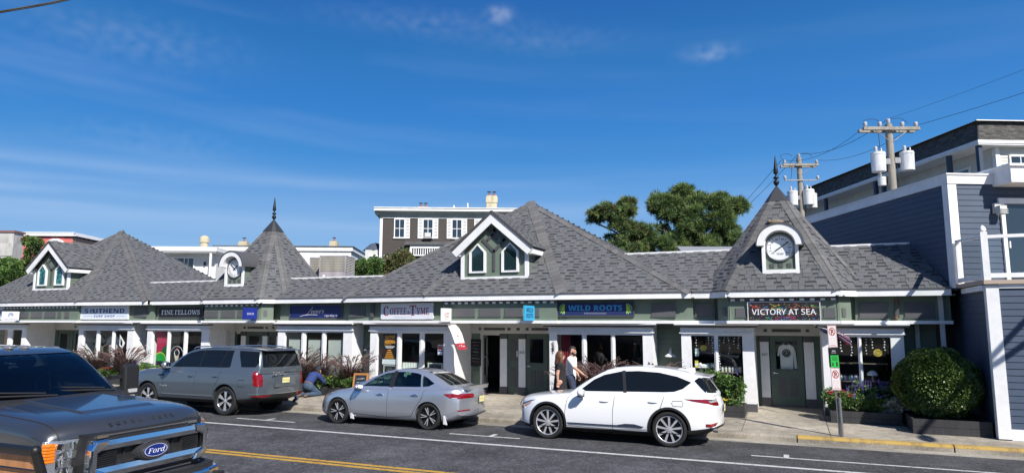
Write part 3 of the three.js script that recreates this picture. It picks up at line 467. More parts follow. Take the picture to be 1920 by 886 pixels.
{
  const h = thing('brown_house', 'tall dark brown clapboard house with white shutters and two chimneys behind the shops', 'house', [-33.95, 0, -50.9], { turn: GT }), BR = mat('brown_siding', [.060, .048, .042], .7, { map: T.paint });
  const w = M(h, 'wall', sp(.1, 13.5, 0, 11.8, -11, -.03), BR); for (let i = 0; i < 63; i++) M(w, 'board', bx(13.1, .195, .03, 6.8, .2 + i * .185, -.01, 0, -.10), BR);
  M(h, 'corner_board', sp(-.02, .22, 0, 11.85, -.2, .05), WHITE); M(h, 'frieze_board', sp(.22, 13.6, 11.86, 11.95, -.02, .07), WHITE);
  M(h, 'cornice', [prismX([[-.1, 11.95], [.10, 11.95], [.30, 12.30], [.62, 12.48], [.62, 12.68], [-.1, 12.68]], -.02, 13.8)], mat('gray_green_soffit', [.30, .35, .33], .7)); M(h, 'cornice_cap', [sp(-.5, 13.9, 12.46, 12.70, .621, .67), sp(-.5, 13.9, 12.701, 12.78, -11.5, .74), sp(-.5, -.45, 12.4, 12.70, -11.4, .62)], WHITE);
  M(h, 'side_cornice', sp(-.45, -.021, 12.2, 12.45, -11, .4), mats.gray_green_soffit);
  for (const [x, s] of [[1.35, [1]], [3.92, [-1, 1]], [6.55, [-1, 1]], [9.05, [-1, 1]], [11.5, [-1, 1]]]) win(h, x, 10.12, .82, 1.62, .01, { shutters: s, bars: [[0, .5], [1, .5]] });
  M(h, 'air_conditioner', [sp(4.05, 4.6, 10.15, 10.52, .05, .35), sp(3.9, 4.75, 10.03, 10.1, .02, .4)], CREAM);
  const pr = M(h, 'porch_roof', [prismX([[0, 9.75], [1.9, 9.35], [1.9, 9.22], [0, 9.35]], 2.4, 11.5)], CHAR);
  M(pr, 'porch_beam', [sp(2.9, 11.3, 8.95, 9.2, 1.6, 1.75), sp(2.9, 11.3, 8.28, 8.38, 1.62, 1.72)], WHITE); for (let i = 0; i < 40; i++) M(pr, 'spindle', sp(3.0 + i * .2, 3.08 + i * .2, 8.38, 8.95, 1.64, 1.70), WHITE);
  for (const x of [2.95, 6.6, 10.4]) M(pr, 'porch_post', sp(x - .08, x + .08, 5, 8.95, 1.6, 1.76), WHITE);
  M(h, 'sign_crest', ext([[-.9, 0], [.95, 0], [.95, .32], [.35, .34], [.12, .62], [0, .66], [-.12, .62], [-.35, .34], [-.9, .32]], .08).translate(1.95, 8.0, .3), WHITE); win(h, 4.6, 7.3, .7, 1.0, .01); win(h, .9, 7.2, .7, 1.2, .01, { shutters: [-1] });
  const by = M(h, 'bay', [sp(-1.35, .08, 3, 9.0, -2.6, -.4)], CREAM); M(by, 'bay_roof', [lathe([[0, .75], [.5, .62], [1.15, .05], [1.2, 0]], 8).scale(1, 1, 1).translate(-.6, 9.02, -1.5)], mat('slate_blue_roof', [.06, .075, .11], .8)); win(h, -.95, 7.2, .75, 1.2, -.39);
  chimney(h, 3.55, 12.7, 13.55, -4, .95, STONE, 2); chimney(h, 10.2, 12.7, 14.55, -3, 1.0, STONE, 2); M(h, 'roof_vent', [cyl(.06, .06, .7, 8, 6.6, 13.1, -2), cyl(.16, .16, .12, 8, 6.6, 12.86, -2)], WHITE); M(h, 'roof_vent', cyl(.06, .06, .95, 8, 7.9, 13.2, -2), WHITE); M(h, 'parapet', sp(5.4, 7.2, 12.8, 12.95, -3, -1.5), WHITE);
}
{
  const h = thing('white_house', 'white flat roofed house with a balcony behind the left pavilion', 'house', [-51.6, 0, -49.05], { turn: GT }), W2 = mat('white_siding', [.74, .74, .73], .7, { map: T.paint });
  const w = M(h, 'wall', sp(-13, 0, 0, 9.1, -12, -.02), W2); for (let i = 0; i < 20; i++) M(w, 'board', bx(.02, .19, 11.9, .01, 5.3 + i * .19, -6, 0, 0, .05), W2);
  M(h, 'roof', [sp(-13.5, .45, 9.1, 9.22, -12.5, 1.3), sp(-13.6, .55, 9.221, 9.62, -12.6, 1.4), sp(-10, -1.5, 9.62, 9.9, -9, -1)], WHITE);
  win(h, -4.45, 6.9, 2.35, 1.75, .0, { bars: [[1, .32], [1, .62], [1, .78]] }); win(h, -6.6, 6.9, 1.6, 1.75, .0, { bars: [[1, .5]] }); M(h, 'wall_lantern', [sp(-1.08, -.92, 7.95, 8.3, .0, .2)], BLACK);
  const b = M(h, 'balcony', [sp(-8, .02, 5.6, 5.9, 0, 1.2), sp(-8, .02, 6.85, 6.93, 1.1, 1.2), sp(-8, .02, 6.0, 6.06, 1.1, 1.2)], WHITE); for (let i = 0; i < 33; i++) M(b, 'baluster', lathe([[.05, 0], [.09, .25], [.04, .5], [.07, .7], [.05, .8]], 6).translate(-7.9 + i * .245, 6.05, 1.15), WHITE); for (const x of [-2.9, -.05]) M(b, 'balcony_post', sp(x - .09, x + .09, 5.9, x > -1 ? 9.1 : 7.1, 1.06, 1.24), WHITE);
  const sw = M(h, 'side_window', sp(.0, .06, 6.9, 8.5, -3.4, -2.7), WHITE); M(sw, 'pane', sp(.061, .075, 7.0, 8.4, -3.3, -2.8), bayGlass);
  const c = M(h, 'chimney', [cyl(.42, .40, 1.3, 14, -3.2, 10.2, -5), cyl(.5, .5, .35, 14, -3.2, 10.95, -5), ball(.48, -3.2, 11.1, -5, 1, .9, 1)], STONE);
}
{
  const h = thing('far_white_house', 'low white parapet with stucco chimneys behind the left turret', 'house', [-53.6, 0, -58.6], { turn: GT });
  M(h, 'wall', sp(-6, 9, 0, 10.4, -9, 0), mats.white_siding); M(h, 'parapet', sp(-6.2, 9.2, 10.4, 10.85, -9.2, .2), WHITE); M(h, 'parapet_cap', sp(-6.3, 9.3, 10.851, 10.95, -9.3, .3), CHAR);
  chimney(h, -3.2, 10.9, 11.5, -.8, .9, STONE, 1); chimney(h, -.9, 10.9, 12.35, -.8, .85, STONE, 1); chimney(h, 6.9, 9.9, 11.6, -.8, .8, STONE, 1);
}
{
  const h = thing('pink_house', 'coral pink mansard house with white arched window hoods at the end of the row', 'house', [-69.7, 0, -46.98], { turn: GT }), PK = mat('coral_siding', [.62, .16, .14], .7, { map: T.paint }), TB = mat('taupe_siding', [.27, .20, .16], .8, { map: T.paint });
  const w = M(h, 'wall', sp(-9, 0, 0, 11.35, -16, -.02), PK); for (let i = 0; i < 24; i++) M(w, 'board', bx(8.9, .24, .03, -4.5, 6.0 + i * .225, -.005, 0, -.08), PK);
  M(h, 'side_wall', sp(-.001, .04, 0, 11.35, -16, 0), TB); M(h, 'roof_trim', [sp(-9.2, .25, 11.45, 11.75, 0, .3), sp(-9.2, .3, 11.751, 11.85, -16, .35), sp(.041, .3, 11.5, 11.75, -16, -.01)], WHITE);
  for (const x of [-7.2, -2.2]) { const f = win(h, x, 8.6, 1.1, 1.8, .02); M(f, 'arched_hood', ext([[-.35, 0], [-.2, .4], [.25, .62], [.85, .62], [1.3, .4], [1.45, 0], [1.2, 0], [1.1, .25], [.8, .40], [.3, .40], [0, .25], [-.1, 0]], .18).translate(x, 10.55, .02), WHITE); M(f, 'hood_roof', ext([[0, 0], [1.1, 0], [.8, .35], [.3, .35]], .2).translate(x, 10.6, .03), CHAR); }
  for (const z of [-4, -9]) { const f = M(h, 'side_window', sp(.04, .12, 9.0, 10.4, z - .45, z + .45), WHITE); M(f, 'pane', sp(.121, .14, 9.1, 10.2, z - .35, z + .35), bayGlass); M(f, 'gable_hood', [beam([.25, 10.55, z - .8], [.25, 11.05, z], .45, .1), beam([.25, 11.05, z], [.25, 10.55, z + .8], .45, .1)], CHAR); }
}
{ const h = thing('concrete_building', 'pale gray stained concrete block beside the coral pink house', 'building', [-59.3, 0, -35.05], { turn: GT }); M(h, 'wall', sp(-7, 0, 0, 9.9, -1.2, 0), mat('stained_concrete', [.47, .46, .44], .9, { map: T.stain })); M(h, 'coping', sp(-7.1, .1, 9.9, 10.05, -1.3, .1), mat('rust_coping', [.20, .10, .09], .8)); M(h, 'joint_band', sp(-7, -.001, 7.9, 7.94, 0, .02), CHAR); }
{ // hotel
  const h = thing('hotel', 'white hotel storey under a dark shingled mansard roof behind the navy building', 'hotel', [10.2, 0, -43.15], { turn: GT }), HW = mat('hotel_siding', [.64, .64, .60], .7, { map: T.paint }), MS = mat('mansard_shingle', [.13, .12, .115], .95, { map: SHMAP }), NB = mat('navy_post', [.03, .05, .09], .6);
  const w = M(h, 'wall', sp(1.35, 14, 0, 12.3, -26, -.5), HW); for (let i = 0; i < 30; i++) M(w, 'board', bx(12.6, .2, .03, 7.65, 6.4 + i * .2, -.49, 0, -.09), HW); for (let i = 0; i < 30; i++) M(w, 'board', bx(.03, .2, 25.4, 1.34, 6.4 + i * .2, -13.2, 0, 0, .09), HW);
  M(h, 'corner_board', sp(1.30, 1.55, 6, 12.3, -.7, -.44), WHITE); M(h, 'eave', [sp(-.02, 14.2, 12.3, 12.38, -26, .02), sp(-.06, 14.2, 12.381, 12.56, -26, .06)], WHITE);
  // mansard in courses of separate shingles on the two faces in view
  const top = 13.72, L2 = 26; M(h, 'mansard', ext([[0, 0], [14, 0], [14, 26], [0, 26]], .01).rotateX(-Math.PI / 2).translate(0, top - .05, 0), MS); M(h, 'mansard_face', slabPoly([V(0, 12.56, 0), V(14, 12.56, 0), V(14, top, -.28), V(.28, top, -.28)], .05), MS); M(h, 'mansard_face', slabPoly([V(0, 12.56, -26), V(0, 12.56, 0), V(.28, top, -.28), V(.28, top, -26)], .05), MS);
  const qs = [], cs = [], add = (o, u, v, n, L, a0 = 0, a1 = 0) => { for (let k = 0; k < 11; k++) { let x = a0 * k; while (x < L - a1 * k) { const ww = rr(.18, .4), q = new THREE.Matrix4().makeBasis(u, v, n); q.setPosition(o.clone().addScaledVector(u, x + ww / 2).addScaledVector(v, k * .1 + .05).addScaledVector(n, .012)); q.scale(V(ww - .01, .12, .02)); const t = rr(.10, .19); qs.push(q); cs.push(new THREE.Color().setRGB(t * 1.03, t, t * .95)); x += ww; } } };
  const sl = V(0, 1.16, -.28).normalize(), s2 = V(.28, 1.16, 0).normalize(); add(V(.05, 12.56, 0), V(1, 0, 0), sl, new THREE.Vector3().crossVectors(V(1, 0, 0), sl), 13, .025); add(V(0, 12.56, -25.5), V(0, 0, 1), s2, new THREE.Vector3().crossVectors(V(0, 0, 1), s2), 25.1, 0, .025);
  inst(h, 'mansard_shingles', unitTab, mats.shingle_mix, qs, cs); M(h, 'roof_edge', [sp(.2, 14, top, top + .09, -.38, -.24), sp(.2, .34, top, top + .06, -26, -.381)], WHITE);
  win(h, 2.15, 10.45, 1.15, 1.3, -.47, { bars: [[1, .5]] });
  for (const z of [-3.4, -7.2, -11.5, -14.2, -18.2, -22]) { const f = M(h, 'side_window', [sp(1.24, 1.33, 9.9, 11.5, z - 1.0, z - .9), sp(1.24, 1.33, 9.9, 11.5, z + .9, z + 1.0), sp(1.24, 1.33, 11.5, 11.62, z - 1, z + 1)], WHITE); M(f, 'pane', sp(1.28, 1.31, 9.9, 11.5, z - .9, z + .9), bayGlass); }
  for (const z of [-.25, -2.6, -9.0, -9.9, -16.6, -22, -25.8]) M(h, 'gallery_post', sp(.08, .3, 6, 12.3, z - .12, z + .12), NB);
  const g = M(h, 'gallery_railing', [sp(.12, .2, 10.3, 10.36, -26, -.2)], NB); for (let i = 0; i < 60; i++) M(g, 'picket', sp(.14, .17, 9.4, 10.3, -25.8 + i * .43, -25.77 + i * .43), NB);
  const fb = M(h, 'front_railing', [sp(2.0, 3.1, 10.75, 10.8, .0, .05)], BLACK); for (let i = 0; i < 10; i++) M(fb, 'picket', sp(2.02 + i * .115, 2.04 + i * .115, 10.25, 10.75, .01, .04), BLACK); M(h, 'gallery_floor', sp(0, 14, 9.2, 9.4, -26, .1), WHITE);
}
// roof plant on the shops
for (const [x, z, w, lab] of [[-19.80, -24.9, .55, 'louvred gray rooftop cooling unit half hidden by the left turret'], [-18.55, -24.5, 1.2, 'wide louvred gray rooftop cooling unit standing clear of the left turret']]) {
  const u = thing('rooftop_unit', lab, 'cooling unit', [x, 4.0, z], { turn: .30, group: 'rooftop cooling units' }), UM = mats.unit_mauve || mat('unit_mauve', [.36, .33, .36], .6, { map: T.stain }), UL = mats.unit_louvre || mat('unit_louvre', [.42, .40, .35], .6, { map: T.stain });
  M(u, 'casing', [sp(-w / 2, w / 2, 0, .75, -.6, .6), sp(-w / 2, w / 2, 1.42, 1.47, -.6, .6), ...[-1, 1].flatMap(a => [-1, 1].map(b => bx(.06, .7, .06, a * (w / 2 - .03), 1.08, b * .57)))], UM);
  for (let i = 0; i < 9; i++) { M(u, 'louvre', bx(w - .13, .085, .03, 0, .80 + i * .073, .57, 0, .5), UL); M(u, 'louvre', bx(.03, .085, 1.06, w / 2 - .03, .80 + i * .073, 0, 0, 0, .5), UL); }
  M(u, 'core', sp(-w / 2 + .08, w / 2 - .08, .76, 1.41, -.5, .5), UM); M(u, 'rating_plate', sp(-w * .36, -w * .28, .35, .62, .6, .606), WHITE);
}
{ const r = thing('rear_roof', 'low gray sloped roof behind the middle shop link', 'roof', [-2.4, 0, -27.5], { turn: GT }); M(r, 'roof_slope', [prismX([[.2, 4.1], [.2, 4.2], [-4, 6.0], [-4, 5.9]], -.5, 6)].map(g => g.rotateY(0)), mat('gray_metal_roof', [.22, .23, .25], .6)); M(r, 'wall', sp(-.3, 5.8, 0, 4.1, -6, 0), BLUE); }
// ---------------------------------------------------------------- utility poles and lines
const POLEW = mat('weathered_pole_wood', [.40, .37, .32], .9, { map: T.wood }), PORC = mat('gray_porcelain', [.42, .42, .44], .3), TANK = mat('transformer_enamel', [.74, .75, .76], .35, { map: T.stain }), WIRE = mat('black_cable', [.012, .012, .014], .6);
function pole(pos, turn, H, label, arms, tanks) {
  const p = thing('utility_pole', label, 'utility pole', pos, { turn, group: 'utility poles behind the navy building' }); M(p, 'post', cyl(.19, .15, H, 14, 0, H / 2, 0), POLEW);
  M(p, 'insulator', [lathe([[.0, .26], [.08, .24], [.10, .18], [.06, .15], [.10, .1], [.05, .06], [.05, 0]], 10).translate(0, H, 0)], PORC);
  for (const [y, w, s, ins, brace] of arms) { const a = M(p, 'crossarm', [sp(-w / 2, w / 2, y - s / 2, y + s / 2, .14, .14 + s), ...(s > .1 ? [sp(-w / 2, w / 2, y - s / 2, y + s / 2, -.14 - s, -.14)] : [])], s > .1 ? POLEW : STEEL); for (const x of ins) M(a, 'insulator', lathe([[0, .25], [.07, .22], [.10, .16], [.06, .13], [.10, .08], [.05, .04], [.05, 0]], 10).translate(x, y + s / 2, .2), PORC); if (brace) for (const d of [-1, 1]) M(a, 'brace', rod([d * .75, y - s / 2, .2], [d * .1, y - .55, .17], .02), STEEL); }
  for (const [x, y, r, h, z] of tanks) { const k = M(p, 'transformer', [cyl(r * .95, r, h, 24, x, y, z), cyl(r * 1.04, r * 1.04, .05, 24, x, y + h / 2, z), cyl(r, r * .96, .07, 24, x, y + h / 2 + .05, z)], TANK); M(k, 'bushing', lathe([[0, .3], [.05, .28], [.08, .2], [.05, .17], [.09, .1], [.05, .05], [.07, 0]], 10).translate(x - .08, y + h / 2 + .08, z), PORC); M(k, 'bushing', lathe([[0, .22], [.03, .2], [.04, .1], [.05, 0]], 8).translate(x + .16, y + h / 2 + .08, z), PORC); M(k, 'hanger', sp(Math.min(x, 0) + (x < 0 ? r * .8 : .1), (x < 0 ? -.1 : x - r * .8), y - .05, y + .2, z - .05, z + .05), STEEL); }
  M(p, 'riser_cable', tube([[.19, H - 1.6, .05], [.24, H - 2.6, .1], [.2, H - 3.4, .05], [.22, H - 5, .02]], .02), WIRE);
  M(p, 'jumper_cable', tube([[-1.05, H - .2, .2], [-1.2, H + .1, .2], [-.75, H + .18, .2], [-.5, H + .05, .2]], .012), WIRE); M(p, 'jumper_cable', tube([[0, H + .22, 0], [.5, H + .25, .1], [.75, H, .2]], .012), WIRE); M(p, 'jumper_cable', tube([[-.6, H - .35, .2], [-.55, H - 1.0, .15], [-.65, H - 1.5, .1]], .012), WIRE);
  return p;
}
pole([4.55, 0, -33.25], .39, 11.35, 'near weathered utility pole with two white transformers behind the navy parapet', [[11.1, 2.5, .14, [-1.15, -.5, .5, 1.1], 1]], [[-.62, 9.55, .30, .78, .1], [.66, 9.6, .29, .76, .1], [-.35, 8.75, .17, .3, -.2]]);
pole([1.05, 0, -43.7], .39, 12.55, 'distant utility pole with three white transformers behind the right turret', [[12.05, 2.15, .14, [-.98, .98], 1], [11.1, 2.0, .07, [-1.0, 1.0], 0]], [[-.55, 9.95, .30, .8, .1], [.38, 10.0, .33, .85, .2], [.75, 9.85, .3, .8, -.2]]);
function wire(a, b, sag, r, label) { const t = thing('power_line', label, 'cable', a, { group: 'overhead power lines' }); const P = []; for (let i = 0; i <= 12; i++) { const s = i / 12; P.push([(b[0] - a[0]) * s, (b[1] - a[1]) * s - sag * 4 * s * (1 - s), (b[2] - a[2]) * s]); } M(t, 'cable', tube(P, r, 5, 24), WIRE); }
wire([3.55, 11.25, -32.9], [.1, 12.4, -43.3], .55, .010, 'black cable strung between the two utility poles, left end of the crossarms'); wire([5.6, 11.25, -33.6], [2.0, 12.4, -44.1], .5, .010, 'black cable strung between the two utility poles, right end of the crossarms'); wire([4.55, 11.6, -33.25], [1.05, 12.8, -43.7], .5, .012, 'black cable strung between the tops of the two utility poles');
wire([.05, 12.4, -43.3], [-13, 9.5, -84], .8, .014, 'black cable running away behind the pines from the pole crossarm'); wire([1.05, 12.8, -43.7], [-12.5, 10.6, -86], .8, .014, 'black cable running away behind the pines from the pole top');
wire([5.6, 11.25, -33.6], [16, 12.9, -26.5], .25, .010, 'black cable leaving the near pole over the mansard roof'); wire([4.55, 11.6, -33.25], [16.5, 14.3, -26], .3, .006, 'thin black cable leaving the near pole top over the mansard roof');
{ const t = thing('overhead_cable', 'thick twisted black overhead cable clipping the sky above the truck', 'cable', [-15.8, 9.42, -8.63]); const P = [[-1.84, -1.04, 1.84], [0, 0, 0], [.32, .28, -.46], [.61, .56, -.90], [1.43, 1.91, -2.75]]; M(t, 'cable', [tube(P, .02), tube(P.map(p => [p[0], p[1] - .032, p[2]]), .014)], WIRE); }
// street lamp beyond the right edge whose arm shades the sidewalk and the navy wall
{ const l = thing('street_lamp', 'gray street lamp with a curved double arm at the kerb beside the navy building', 'street lamp', [8.2, .13, -16.9]); M(l, 'post', cyl(.11, .07, 6.4, 14, 0, 3.2, 0), STEEL); M(l, 'base', lathe([[.2, 0], [.2, .1], [.13, .2], [.11, .5]], 16), STEEL); M(l, 'arm', tube([[0, 6.2, 0], [0, 6.35, 1.2], [0, 6.3, 2.6], [-.1, 6.0, 3.6]], .06, 8), STEEL); M(l, 'arm', tube([[0, 5.3, 0], [0, 5.6, 1.2], [0, 6.0, 2.4], [0, 6.25, 2.9]], .06, 8), STEEL); M(l, 'lamp_head', [ball(.16, -.1, 5.95, 4.0, 1, .6, 2.6)], STEEL); }
// ---------------------------------------------------------------- trees and hedges
const BARK = mat('bark', [.10, .07, .05], .95, { map: T.wood });
const LEAFM = mat('leaf', [1, 1, 1], .7, { phys: true, side: THREE.DoubleSide, transmission: .25, thickness: 0 });
function bladeSet(n, L, w, spread, up) { const g = []; for (let i = 0; i < n; i++) { const a = i * 2.399 + rr(0, .4), t = spread * Math.sqrt((i + .5) / n), d = V(Math.sin(t) * Math.cos(a), Math.cos(t) * up + (1 - up) * .3, Math.sin(t) * Math.sin(a)).normalize(), s = new THREE.Vector3().crossVectors(d, V(rr(-1, 1), rr(-.2, .2), rr(-1, 1))).normalize().multiplyScalar(w), l = L * rr(.7, 1.1), c = d.clone().multiplyScalar(l * .5); const q = new THREE.BufferGeometry(); q.setAttribute('position', new THREE.Float32BufferAttribute([-s.x * .4, -s.y * .4, -s.z * .4, c.x + s.x, c.y + s.y, c.z + s.z, d.x * l, d.y * l, d.z * l, -s.x * .4, -s.y * .4, -s.z * .4, d.x * l, d.y * l, d.z * l, c.x - s.x, c.y - s.y, c.z - s.z], 3)); q.computeVertexNormals(); g.push(q); } return join(g); }
const needleTuft = bladeSet(16, .36, .018, 1.25, 1), leafTuft = bladeSet(7, .16, .04, 1.5, .8), smallLeaf = bladeSet(5, .05, .016, 1.5, .8);
function cloud(blobs, dens, size, up, shell = .45) { // matrices of tufts scattered through ellipsoids, denser towards their skins
  const out = []; for (const [x, y, z, rx, ry, rz] of blobs) { const n = Math.round(dens * Math.pow(rx * ry * rz, .62)); for (let i = 0; i < n; i++) { const u = rr(-1, 1), a = rr(0, 6.283), s = Math.sqrt(1 - u * u), r = Math.pow(rnd(), shell) * (1 + .22 * noise3.noise(x * 2 + s * Math.cos(a) * 2.3, y * 2 + u * 2.3, z * 2 + s * Math.sin(a) * 2.3)); const p = V(x + rx * r * s * Math.cos(a), y + ry * r * u, z + rz * r * s * Math.sin(a)); const dir = V(s * Math.cos(a) * (1 - up), u * (1 - up) + up, s * Math.sin(a) * (1 - up)).normalize(); const q = new THREE.Quaternion().setFromUnitVectors(V(0, 1, 0), dir).multiply(new THREE.Quaternion().setFromAxisAngle(V(0, 1, 0), rr(0, 6.28))); out.push(new THREE.Matrix4().compose(p, q, V(1, 1, 1).multiplyScalar(size * rr(.7, 1.3)))); } } return out;
}
const tint = (n, cols) => Array.from({ length: n }, () => { const c = cols[(rnd() * cols.length) | 0], k = rr(.75, 1.25); return new THREE.Color().setRGB(c[0] * k, c[1] * k, c[2] * k); });
function tree(name, label, cat, pos, turn, trunk, limbs, blobs, geo, o) {
  const t = thing(name, label, cat, pos, { turn, group: o.group }); M(t, 'trunk', tube(trunk, o.r, 8, 16), BARK); for (const l of limbs) M(t, 'limb', tube(l, o.r * .4, 6, 10), BARK);
  const m = cloud(blobs, o.dens, o.size, o.up, o.shell); inst(t, 'crown', geo, LEAFM, m, tint(m.length, o.cols)); return t;
}
{ // two wind-shaped pines; lobes of clumps, each lobe broken into many small balls
  const PINE = [[.11, .19, .04], [.09, .16, .045], [.15, .22, .05], [.07, .13, .04], [.18, .22, .055]];
  const lobes = (L, k) => L.flatMap(([x, y, rx, ry]) => Array.from({ length: k }, () => { const a = rr(0, 6.28), r = Math.sqrt(rnd()), s = rr(.20, .40); return [x + Math.cos(a) * rx * r, y + Math.sin(a) * ry * r, rr(-1.2, 1.2) * Math.min(1.4, rx), s * 1.25, s * .6, s * 1.2]; }));
  const P = (x, y) => [(x - 1290) * .032, 2.65 + (600 - y) * .032];
  const big = [[1248, 370, 20, 12], [1246, 392, 24, 13], [1285, 362, 12, 12], [1285, 385, 30, 16], [1310, 372, 10, 14], [1335, 388, 30, 14], [1358, 372, 14, 10], [1378, 392, 12, 12], [1390, 385, 6, 10], [1262, 412, 30, 15], [1305, 412, 34, 18], [1352, 412, 30, 16],  [1235, 445, 34, 16], [1285, 440, 36, 18], [1345, 442, 34, 18], [1370, 435, 16, 16], [1250, 465, 40, 12], [1310, 466, 40, 12], [1355, 462, 26, 12], [1270, 452, 22, 10], [1325, 455, 20, 10], [1300, 430, 14, 10], [1236, 385, 6, 8]].map(([x, y, a, b]) => [...P(x, y), a * .032, b * .032]);
  tree('pine_tree', 'broad spreading pine with a wide crown between the middle pavilion and the right turret', 'tree', [-5.45, 0, -41.0], .391, [[0, 0, 0], [.2, 3, 0], [-.1, 5.5, .1], [.1, 7.5, 0], [0, 9.5, 0]], [[[0, 5.5, 0], [-1, 7, .2], [-1.6, 8.6, 0]], [[0, 6.5, 0], [1.2, 7.6, .2], [2.2, 9.0, 0]], [[.1, 5.2, 0], [1.4, 6.4, .4], [2.6, 7.4, .2]]], lobes(big, 13), needleTuft, { r: .20, dens: 190, size: .95, up: .45, shell: .5, cols: PINE, group: 'pines behind the shops' });
  const L2 = [[1118, 405, 16, 9], [1135, 400, 22, 10], [1160, 402, 20, 11], [1174, 392, 12, 9], [1176, 382, 7, 6], [1165, 420, 20, 9], [1185, 428, 22, 12], [1195, 445, 26, 14], [1170, 452, 30, 12], [1212, 460, 24, 12], [1150, 462, 26, 8], [1190, 466, 40, 10]].map(([x, y, a, b]) => [...P(x, y), a * .032, b * .032]);
  tree('pine_tree', 'smaller pine leaning left with a flat layered crown beside the middle pavilion roof', 'tree', [-5.4, 0, -40.9], .391, [[-2.4, 0, 0], [-2.6, 4, 0], [-3.2, 6.8, .1], [-4.2, 8.2, 0], [-4.9, 8.8, 0]], [[[-3.4, 7.2, 0], [-4.4, 7.9, .2], [-5.4, 8.4, .1]], [[-3.3, 7, 0], [-3.6, 8.4, .1], [-3.4, 9.4, 0]], [[-3.6, 7.2, 0], [-4.6, 7.3, .1], [-5.6, 7.2, 0]]], lobes(L2, 11), needleTuft, { r: .13, dens: 190, size: .85, up: .45, shell: .5, cols: [...PINE, [.12, .105, .03]], group: 'pines behind the shops' });
}
const GREEN = [[.08, .16, .03], [.10, .20, .035], [.06, .12, .025], [.13, .22, .045]], OLIVE = [[.12, .13, .03], [.16, .13, .045], [.09, .12, .03], [.20, .15, .07]];
tree('leafy_shrub', 'bright green leafy shrub beside the rooftop cooling unit', 'shrub', [-24.9, 0, -35.2], 0, [[0, 0, 0], [0, 3, 0], [.2, 5, 0]], [], [[-.6, 5.5, 0, .9, .55, .8], [.4, 5.9, .1, .8, .6, .8], [.2, 5.2, 0, 1.4, .7, .9], [1.1, 5.9, 0, .6, .7, .6]], leafTuft, { r: .12, dens: 900, size: 1, up: .3, cols: GREEN });
tree('leafy_shrub', 'olive and rust coloured bush under the brown house', 'shrub', [-22.6, 0, -36.1], 0, [[0, 0, 0], [0, 3, 0], [.1, 5.5, 0]], [], [[-.7, 6.0, 0, .8, .7, .8], [.2, 6.3, 0, .8, .8, .8], [.9, 5.8, .1, .8, .7, .7], [0, 5.4, 0, 1.5, .8, 1]], leafTuft, { r: .1, dens: 800, size: 1, up: .3, cols: [...OLIVE, GREEN[2]] });
tree('leafy_tree', 'dark green tree beside the coral pink house', 'tree', [-53.8, 0, -31.9], 0, [[0, 0, 0], [.2, 4, 0], [.1, 6, 0]], [], [[-.6, 6.7, 0, .9, .6, .8], [.3, 6.4, 0, .9, .6, .8], [0, 5.8, 0, 1.5, .8, 1.0], [-1.2, 6.3, 0, .8, .7, .8]], leafTuft, { r: .18, dens: 640, size: 1.5, up: .3, cols: GREEN });
tree('leafy_tree', 'green vine with rust red tips before the coral pink house', 'tree', [-52.6, 0, -32.4], 0, [[0, 0, 0], [0, 4, 0], [.1, 7.5, 0]], [], [[.35, 8.4, 0, .6, .4, .5], [-.3, 8.6, 0, .45, .35, .5], [.1, 7.7, 0, .5, .5, .5], [0, 7.0, 0, .6, .5, .5]], leafTuft, { r: .12, dens: 620, size: 1.4, up: .3, cols: [...GREEN, [.2, .08, .05]] });
tree('leafy_tree', 'pale green hedge top peeping over the middle pavilion hip', 'tree', [-10.6, 0, -37.8], 0, [[0, 0, 0], [0, 4, 0], [.1, 7, 0]], [], [[-.9, 6.9, 0, .9, .7, .7], [.2, 6.6, 0, 1.2, .7, .7], [1.3, 6.3, 0, 1.2, .6, .7]], leafTuft, { r: .12, dens: 640, size: 1.1, up: .3, cols: [...GREEN, OLIVE[2]] });
tree('leafy_tree', 'yellow green treetop peeping between the right turret and the broad pine', 'tree', [-.9, 0, -39.5], 0, [[0, 0, 0], [0, 4, 0], [.1, 6.6, 0]], [], [[0, 6.6, 0, 1.0, .8, .7], [-.9, 6.2, 0, .8, .6, .6]], leafTuft, { r: .12, dens: 640, size: 1.1, up: .3, cols: [...OLIVE, GREEN[1]] });
// ---------------------------------------------------------------- signs and things in and on the shops
function canvasTex(w, h, draw) { const c = document.createElement('canvas'); c.width = w; c.height = h; const g = c.getContext('2d'); g.textAlign = 'center'; g.textBaseline = 'middle'; draw(g, w, h); const t = new THREE.CanvasTexture(c); t.colorSpace = THREE.SRGBColorSpace; t.anisotropy = 8; return t; }
const prints = {};
function printMat(key, w, h, draw, rough = .6) { return prints[key] || (prints[key] = mat('print_' + key, [.92, .92, .92], rough, { map: canvasTex(w, h, draw) })); }
const faceQ = (w, h, z = 0) => quad([-w / 2, -h / 2, z], [w / 2, -h / 2, z], [w / 2, h / 2, z], [-w / 2, h / 2, z]);
function fit(g, text, x, y, w, font, size) { g.font = `${font.replace('$', size)}`; const m = g.measureText(text).width; g.save(); g.translate(x, y); g.scale(w / m, 1); g.fillText(text, 0, 0); g.restore(); }
function squig(g, x, y, w, h, n) { g.lineWidth = Math.max(1.5, h * .16); const d = w / n; for (let i = 0; i < n; i++) { const a = x - w / 2 + i * d; g.beginPath(); g.moveTo(a + d * rr(.05, .3), y + h * rr(-.5, .5)); g.lineTo(a + d * rr(.3, .7), y + h * rr(-.5, .5)); g.lineTo(a + d * rr(.5, .9), y + h * rr(-.5, .5)); g.stroke(); } }
